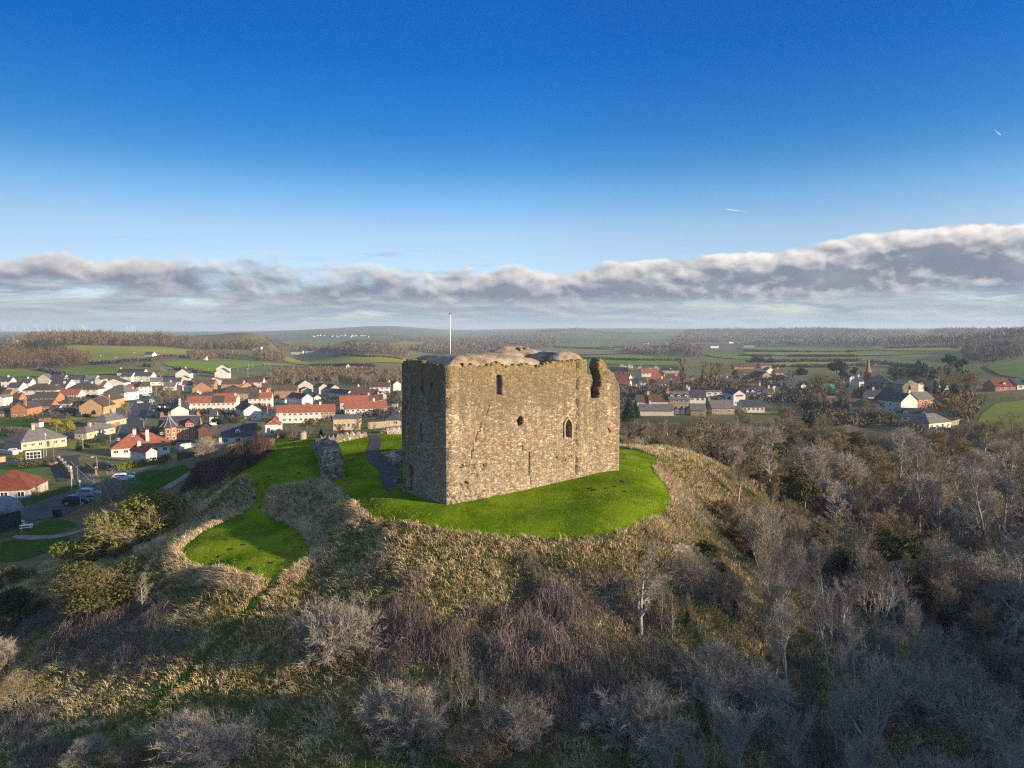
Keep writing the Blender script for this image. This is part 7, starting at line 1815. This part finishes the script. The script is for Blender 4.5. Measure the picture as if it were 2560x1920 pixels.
car('c6',1235,890,8,SIL,'silver car half behind the dark bare tree in the car park')
car('c6',1700,672,20,WHT,'white car parked under the hill, nearer of two')
car('c6',1720,622,20,DBL,'dark blue car parked under the hill, farther of two')
car('c6',1420,500,15,BLK,'dark car on the drive beside the yellow hedge',s=1.1)
car('c3',2015,985,10,BLU,'bright blue van parked on the left side of the road',True)
car('c3',1365,1120,25,DBL,'blue car behind the grey hip roofed bungalow')
car('c3',165,1575,20,DBL,'dark car on the drive of the cream bungalow')
car('c3',255,1610,30,WHT,'white car on the drive of the cream bungalow')
car('c4',365,498,10,WHT,'white car at the top of the road, right of the white houses')
car('c4',440,485,60,BLK,'dark car at the top of the road')
car('c4',268,600,65,SIL,'silver car driving down the middle of the road')
car('c4',432,590,70,WHT,'white van parked on the right of the road',True)
car('c4',440,800,65,DBL,'dark blue car parked low on the right of the road')
car('c4',2080,683,10,RED,'red car in the yard behind the purple roofed house')
car('c4',1955,640,25,WHT,'white car in front of the white terrace end')
car('c5',1870,722,10,BLU,'blue car in the yard close to the castle')
car('c7',1385,598,10,BLK,'black car parked before the white flat roofed block')
car('c7',1530,598,10,BLK,'second black car, parked next to the inn')
# ------------------------------------------------------------------ posts, lamps, small things
M['steel'] = plain('galvanised_steel', (.36, .37, .38), .5); M['woodpole'] = mottled('wooden_pole', [(.17,.12,.07),(.28,.20,.12)], 4, .9)
M['green_paint'] = plain('green_fence_paint', (.015, .07, .05), .6)
def lamp(crop, x, yb, yt, label, kind='lamp', mat='steel'):
    f = CROPS[crop]; p = at(*f(x, yb)); hh = hp(p, f, x, yt)
    nm = {'lamp': 'street_lamp', 'pole': 'telegraph_pole', 'lantern': 'lantern_post', 'post': 'goal_post'}[kind]
    e = empty(nm, label, nm.replace('_', ' '), p); r = .022 * hh ** .5 + .03
    mb = MB(); mb.tube([(0, 0, -.3), (0, 0, hh * .97)], [r * 1.3, r * .8], 8); ob('post', mb.mesh('post', M[mat]), e)
    if kind == 'lamp':
        mb = MB(); mb.tube([(0, 0, hh * .96), (-.35, 0, hh), (-1.0, 0, hh)], [r * .8, r * .7, r * .6], 6); a = ob('arm', mb.mesh('arm', M[mat]), e)
        mb = MB(); mb.box(-1.5, -.85, -.13, .13, hh - .1, hh + .08); ob('lamp_head', mb.mesh('lamp_head', M['white_paint']), e)
    elif kind == 'lantern':
        mb = MB(); mb.tube([(0, 0, hh * .95), (0, 0, hh * .98), (0, 0, hh * 1.04), (0, 0, hh * 1.08)], [.1, .22, .28, .03], 8); ob('lamp_head', mb.mesh('lamp_head', M['white_paint']), e)
    elif kind == 'pole':
        mb = MB(); mb.box(-.6, .6, -.06, .06, hh * .93, hh * .95); ob('crossbar', mb.mesh('crossbar', M[mat]), e)
for a in (('c6',1345,525,345,'grey street lamp with a long arm above the dark car'),('c6',1118,1030,690,'plain grey column standing in front of the black hatchback','lantern'),('c6',992,800,495,'lantern post on the verge behind the car park','lantern'),('c6',1078,690,458,'tall wooden pole beside the lane','pole','woodpole'),
          ('c6',640,330,40,'tall pale column in front of the cream bungalow','lantern'),('c6',745,375,150,'brown wooden pole right of the bus shelter','pole','woodpole'),('c6',607,355,190,'short pale post at the right end of the bus shelter','lantern'),('c6',1525,130,-20,'white lamp column at the road corner','lantern'),('c6',1150,240,110,'white pole beside the dark young conifer','lantern'),
          ('c4',325,930,815,'street lamp with a bent arm left of the villa'),('c4',450,640,510,'pale street lamp on the right kerb of the road'),('c4',505,500,400,'pale post near the orange leaved bushes','lantern'),('c4',500,800,700,'street lamp arching over the parked dark blue car'),('c4',1770,240,120,'tall grey mast beside the modern white house','lantern'),
          ('c5',157,745,580,'pale lamp column in the yard behind the red roofed cottage','lantern'),('c5',1978,850,712,'white post next to the left corner of the castle','lantern'),('c5',2005,585,500,'white post above the garden near the castle','lantern'),('c3',1900,980,630,'grey post beside the bright blue van','lantern'),('c4',1628,170,115,'thin grey pole below the bright green field','lantern'),('c4',1220,170,120,'thin pole left of the modern white house','lantern')):
    lamp(*a)
for q, (x, y, t) in enumerate(((1783,112,48),(1837,110,48),(2005,92,28),(2062,88,28))):
    lamp('c4', x, y, t, 'white goal post %s of the four beyond the bright green field' % ('leftmost', 'second from left', 'third from left', 'rightmost')[q], 'post', 'white_paint')
def bus_shelter():
    p = at(*c6(362, 388)); q = at(*c6(566, 372)); w = (q - p).length; e = empty('bus_shelter', 'white framed glazed bus shelter above the bowling green', 'bus shelter', p, math.atan2(q.y - p.y, q.x - p.x))
    mb = MB()
    for k in range(5): x = w * k / 4; mb.box(x - .05, x + .05, -.05, .05, 0, 2.3)
    for z in (.35, 1.3, 2.2): mb.box(0, w, -.04, .04, z - .04, z + .04)
    for x in (0, w): mb.box(x - .05, x + .05, 1.3, 1.4, 0, 2.3)
    ob('frame', mb.mesh('frame', M['white_paint']), e); mb = MB(); mb.box(-.15, w + .15, -.2, 1.6, 2.3, 2.42); ob('roof', mb.mesh('roof', M['white_paint']), e)
    mb = MB(); mb.box(.05, w - .05, 1.3, 1.33, .3, 2.2); ob('back_panel', mb.mesh('back_panel', M['glass']), e)
bus_shelter()
h('c6',-300,410,985,12,2.7,9,'hip','harl','redbrown','clubhouse with a dark red hipped roof beside the bowling green',cols=3,cat='clubhouse')
def barn():
    p = at(*c6(-200, 1440)); q = at(*c6(300, 1325)); d = Vector((q.x - p.x, q.y - p.y, 0)); L = d.length
    e = empty('barn', 'dark green barn with a curved corrugated roof at the left edge', 'barn', Vector((q.x, q.y, min(p.z, q.z))), math.atan2(d.y, d.x))
    Wd, hh = 8.5, 3.1; mb = MB(); mb.box(-L, 0, 0, Wd, -1.5, hh); ob('wall', mb.mesh('wall', plain('barn_green', (.012, .03, .03), .6)), e)
    V, F = [], []; n = 14
    for i in range(n + 1):
        a = math.pi * i / n; y = Wd / 2 - math.cos(a) * (Wd / 2 + .35); z = hh + .05 + math.sin(a) * 1.7
        for x in (-L - .4, .4): V.append((x, y, z))
        for x in (-L - .4, .4): V.append((x, y, z - .1))
    for i in range(n):
        b = i * 4; F += [(b, b + 1, b + 5, b + 4), (b + 2, b + 6, b + 7, b + 3), (b + 1, b + 3, b + 7, b + 5), (b, b + 4, b + 6, b + 2)]
    m, nt, bs = material('corrugated_sheet'); x, y, z = separate(nt, objcoord(nt)); wv = (x * 16.0)._m('SINE'); finish(nt, bs, mixc(nt, noise(nt, objcoord(nt), 1.2, 5, .6).ss(.35, .65), (.09, .11, .14), (.17, .19, .22)), .5, wv, .5, .05)
    me = bpy.data.meshes.new('roof'); me.from_pydata(V, [], F); me.materials.append(m); ob('roof', me, e)
    mb = MB(); mb.prism([(-L + 1, hh)] + [(-L + 1, hh)], 0, .1) if False else None
    V = [(0.02, Wd / 2 - math.cos(math.pi * i / n) * Wd / 2, hh + math.sin(math.pi * i / n) * 1.55) for i in range(n + 1)]
    mb = MB(); mb.add(V, [tuple(range(n + 1))]); ob('end_gable', mb.mesh('end_gable', bpy.data.materials['barn_green']), e)
    mb = MB(); mb.box(-L * .55, -L * .2, -.06, -.01, -.3, 2.4); ob('door', mb.mesh('door', M['black']), e)
barn()
def picnic(x, y, lb):
    p = at(*c6(x, y)); e = empty('picnic_table', lb, 'picnic table', p, rnd.uniform(0, 2))
    mb = MB(); mb.box(-.9, .9, -.36, .36, .70, .76); ob('table_top', mb.mesh('table_top', M['white_paint']), e)
    for s in (-1, 1): mb = MB(); mb.box(-.9, .9, s * .72 - .13, s * .72 + .13, .42, .47); ob('bench', mb.mesh('bench', M['white_paint']), e)
    for s in (-1, 1): mb = MB(); mb.tube([(s * .6, -.8, 0), (s * .6, -.25, .7)], [.05, .05], 5); mb.tube([(s * .6, .8, 0), (s * .6, .25, .7)], [.05, .05], 5); mb.box(s * .6 - .04, s * .6 + .04, -.8, .8, .36, .42); ob('leg', mb.mesh('leg', M['white_paint']), e)
picnic(365, 1345, 'white picnic table nearest the gravel path'); picnic(255, 1305, 'white picnic table against the barn corner'); picnic(140, 1325, 'white picnic table along the barn wall')
def bin_(crop, x, y, w, hh, col, lb, name='wheelie_bin'):
    p = at(*CROPS[crop](x, y)); e = empty(name, lb, name.replace('_', ' '), p, .3)
    mb = MB(); mb.add([(-w * .42, -w * .42, .08), (w * .42, -w * .42, .08), (w * .42, w * .42, .08), (-w * .42, w * .42, .08), (-w * .5, -w * .5, hh), (w * .5, -w * .5, hh), (w * .5, w * .5, hh), (-w * .5, w * .5, hh)], [(3, 2, 1, 0), (0, 1, 5, 4), (1, 2, 6, 5), (2, 3, 7, 6), (3, 0, 4, 7)]); ob('body', mb.mesh('body', plain('bin_plastic', col)), e)
    mb = MB(); mb.prism([(-w * .54, hh), (w * .54, hh), (w * .54, hh + .05), (-w * .54, hh + .16)], -w * .54, w * .54); ob('lid', mb.mesh('lid', plain('bin_lid', tuple(c * .8 for c in col))), e)
    for s in (-1, 1): mb = MB(); mb.tube([(s * w * .35 - .05, w * .42, .1), (s * w * .35 + .05, w * .42, .1)], [.1, .1], 8); ob('wheel', mb.mesh('wheel', M['tyre']), e)
bin_('c6',795,1175,1.2,1.3,(.012,.012,.014),'large black bin at the near edge of the car park'); bin_('c6',700,478,.7,1.1,(.2,.09,.06),'brown bin left end of the row by the lane'); bin_('c6',738,475,.7,1.1,(.2,.08,.05),'brown bin in the middle of the row by the lane'); bin_('c6',780,470,.7,1.1,(.32,.33,.36),'grey bin right end of the row by the lane'); bin_('c6',520,880,1.0,.7,(.55,.34,.02),'yellow grit bin on the verge','grit_bin')
def fence(crop, pts, hh, label, mat, post_gap, wire=True, name='fence'):
    P = [at(*CROPS[crop](*p)) for p in pts]; e = empty(name, label, 'fence', P[0]); Q = []
    for a, b in zip(P[:-1], P[1:]):
        n = max(1, round((b - a).length / post_gap)); Q += [a.lerp(b, i / n) for i in range(n)]
    Q.append(P[-1]); Q = [Vector((q.x, q.y, H(q.x, q.y))) - P[0] for q in Q]
    for q in Q: mb = MB(); mb.tube([q + Vector((0, 0, -.2)), q + Vector((0, 0, hh))], [.05, .05], 6); ob('post', mb.mesh('post', M[mat]), e)
    mb = MB()
    for a, b in zip(Q[:-1], Q[1:]):
        for k in range(6): z = hh * (k + .5) / 6; mb.tube([a + Vector((0, 0, z)), b + Vector((0, 0, z))], [.012, .012], 4, 0, False)
    ob('wires', mb.mesh('wires', M[mat]), e)
fence('c6',[(210,1010),(480,930),(760,840),(1000,775)],2.0,'green mesh fence along the verge of the car park','green_paint',4.5)
fence('c6',[(1020,720),(1100,735),(1185,720)],2.6,'tall green mesh fence at the end of the lane','green_paint',2.0)
fence('d1',[(0,420),(300,425)],1.2,'thin field fence before the larch wood','woodpole',12.0)
def garden_wall(crop, pts, hh, th, mat, label, piers=0):
    P = [at(*CROPS[crop](*p)) for p in pts]; e = empty('garden_wall', label, 'wall', P[0]); mb = MB(); L = 0
    for a, b in zip(P[:-1], P[1:]):
        n = max(1, int((b - a).length / 4)); d = (b - a); u = Vector((d.x, d.y, 0)).normalized(); nn = Vector((-u.y, u.x, 0)) * th / 2
        for i in range(n):
            p, q = a.lerp(b, i / n), a.lerp(b, (i + 1) / n); p.z = H(p.x, p.y); q.z = H(q.x, q.y); p = p - P[0]; q = q - P[0]; up = Vector((0, 0, hh)); dn = Vector((0, 0, -.8))
            mb.add([p - nn + dn, q - nn + dn, q + nn + dn, p + nn + dn, p - nn + up, q - nn + up, q + nn + up, p + nn + up], [(0, 1, 5, 4), (2, 3, 7, 6), (4, 5, 6, 7)] + ([(3, 0, 4, 7)] if i == 0 else []) + ([(1, 2, 6, 5)] if i == n - 1 else []))
    ob('wall', mb.mesh('wall', M[mat]), e)
    for k in range(piers):
        f = (k + .5) / piers; i = min(int(f * (len(P) - 1)), len(P) - 2); p = P[i].lerp(P[i + 1], f * (len(P) - 1) - i); p.z = H(p.x, p.y); p = p - P[0]; mb = MB(); mb.box(p.x - .3, p.x + .3, p.y - .3, p.y + .3, p.z - .5, p.z + hh + .5); ob('pier', mb.mesh('pier', M['dressed']), e)
garden_wall('c5',[(1560,955),(1740,930),(2000,925)],2.0,.5,'stone','long stone garden wall with pale coping beside the castle')
garden_wall('c6',[(795,400),(860,460),(930,540),(1000,650)],1.3,.4,'stone','low stone wall with pale piers along the lane',5)
garden_wall('c6',[(1190,480),(1260,530),(1330,590)],1.2,.3,'brick','low red brick wall right of the lane')
garden_wall('c3',[(1900,1180),(2060,1130),(2130,1080)],1.5,.3,'brick','orange brick garden wall on the road bend')
garden_wall('c6',[(-20,285),(180,315),(255,310)],1.2,.3,'pale','pale rendered garden wall in front of the cream bungalow')
garden_wall('c6',[(-20,425),(75,412)],1.6,.3,'buff','buff brick gate wall at the left edge')
garden_wall('c8',[(2000,985),(2120,960),(2215,965)],1.8,.4,'stone','old stone wall right of the hip roofed cottage')
garden_wall('c4',[(500,670),(640,660),(720,668)],1.2,.25,'pale','pale curved garden wall right of the road')
garden_wall('c4',[(1900,1100),(2010,1085),(2180,1070)],1.0,.4,'stone','grey stone wall beyond the left corner of the lawn')
for q, (c, x, y, w) in enumerate((('c3',540,1160,4),('c3',670,1090,5),('c3',1320,975,4),('c4',690,640,4),('c4',1420,790,5),('c4',1560,790,5),('c5',330,600,5),('c5',700,720,4),('c5',1880,660,3),('c4',820,1250,6),('c4',790,1390,5),('c8',130,640,5),('c8',700,660,5),('c7',680,620,4))):
    p = at(*CROPS[c](x, y)); e = empty('garden_shed', 'small flat roofed garden shed behind the houses', 'shed', p, rnd.uniform(-.5, 1), 'garden sheds behind the houses'); mb = MB(); mb.box(0, w, 0, 2.6, -.6, 2.1); ob('wall', mb.mesh('wall', M[('white','doorwood','harl')[q % 3]]), e); mb = MB(); mb.box(-.15, w + .15, -.15, 2.75, 2.1, 2.25); ob('roof', mb.mesh('roof', M[('slate','umber','grey')[q % 3]]), e)
def litter():
    p = at(*ck(466, 913)); rg = random.Random(3); V = [(i * .12 + rg.uniform(-.03, .03), j * .1 + rg.uniform(-.03, .03), .35 + rg.uniform(0, .14)) for i in range(6) for j in range(4)]
    F = [(i * 4 + j, i * 4 + j + 4, i * 4 + j + 5, i * 4 + j + 1) for i in range(5) for j in range(3)]
    tag(ob('plastic_scrap', mesh_np('plastic_scrap', V, np.array(F), False, M['white_paint']), None, p, .5), 'scrap of white plastic caught on the brambles', 'litter')
litter()
# sheep on the far fields
def sheep():
    mb = MB(); mb.tube([(-.55, 0, .62), (-.3, 0, .68), (.2, 0, .68), (.5, 0, .66)], [.2, .34, .34, .2], 8); mb.tube([(.5, 0, .72), (.75, 0, .8), (.9, 0, .68)], [.14, .13, .07], 6)
    for x in (-.35, .35):
        for y in (-.14, .14): mb.tube([(x, y, .45), (x, y, 0)], [.06, .04], 5)
    me = mb.mesh('sheep', plain('fleece', (.62, .57, .46), .9))
    for q, (x, y) in enumerate(((870,385),(1160,360),(1280,375),(1300,372),(1355,350),(1370,375),(1400,377),(1412,376),(1425,378),(1470,382),(1490,375),(1330,345),(1420,340),(1000,400))):
        tag(ob('sheep', me, None, at(*d1(x, y)), rnd.random() * 6, 1.25), 'white sheep grazing on the big yellow green field', 'sheep', 'sheep grazing on the big field')
sheep()
# two contrails, far away and high
def contrail(a, b, D, r, label):
    A, B = Vector(atD(*a, D)), Vector(atD(*b, D)); n = 14; mb = MB(); rg = random.Random(1)
    mb.tube([A.lerp(B, i / n) for i in range(n + 1)], [r * (.25 + 1.2 * (1 - i / n)) * rg.uniform(.8, 1.2) for i in range(n + 1)], 8)
    m, nt, bs = material('vapour'); finish(nt, bs, (.8, .8, .82), 1.0); bs.inputs['Alpha'].default_value = .55
    tag(ob('contrail', mb.mesh('contrail', m, True)), label, 'contrail')
contrail((1567, 452), (1613, 457.5), 16000, 9, 'thin white contrail low in the blue sky above the village')
contrail((2160, 292), (2148, 279), 16000, 12, 'short white contrail high at the right of the sky')
# ------------------------------------------------------------------ the air
def haze():
    mb = MB(); mb.box(-17500, 17500, -420, 9800, -42, 84); m = bpy.data.materials.new('haze_air'); m.use_nodes = True; nt = m.node_tree
    for n in list(nt.nodes): nt.nodes.remove(n)
    o = nt.nodes.new('ShaderNodeOutputMaterial'); v = nt.nodes.new('ShaderNodeVolumePrincipled'); v.inputs['Color'].default_value = (.68, .84, 1, 1); v.inputs['Density'].default_value = 1.3e-4; v.inputs['Anisotropy'].default_value = .1
    nt.links.new(v.outputs[0], o.inputs['Volume']); stuff(ob('haze', mb.mesh('haze', m)), 'pale blue winter haze', 'haze')
haze()
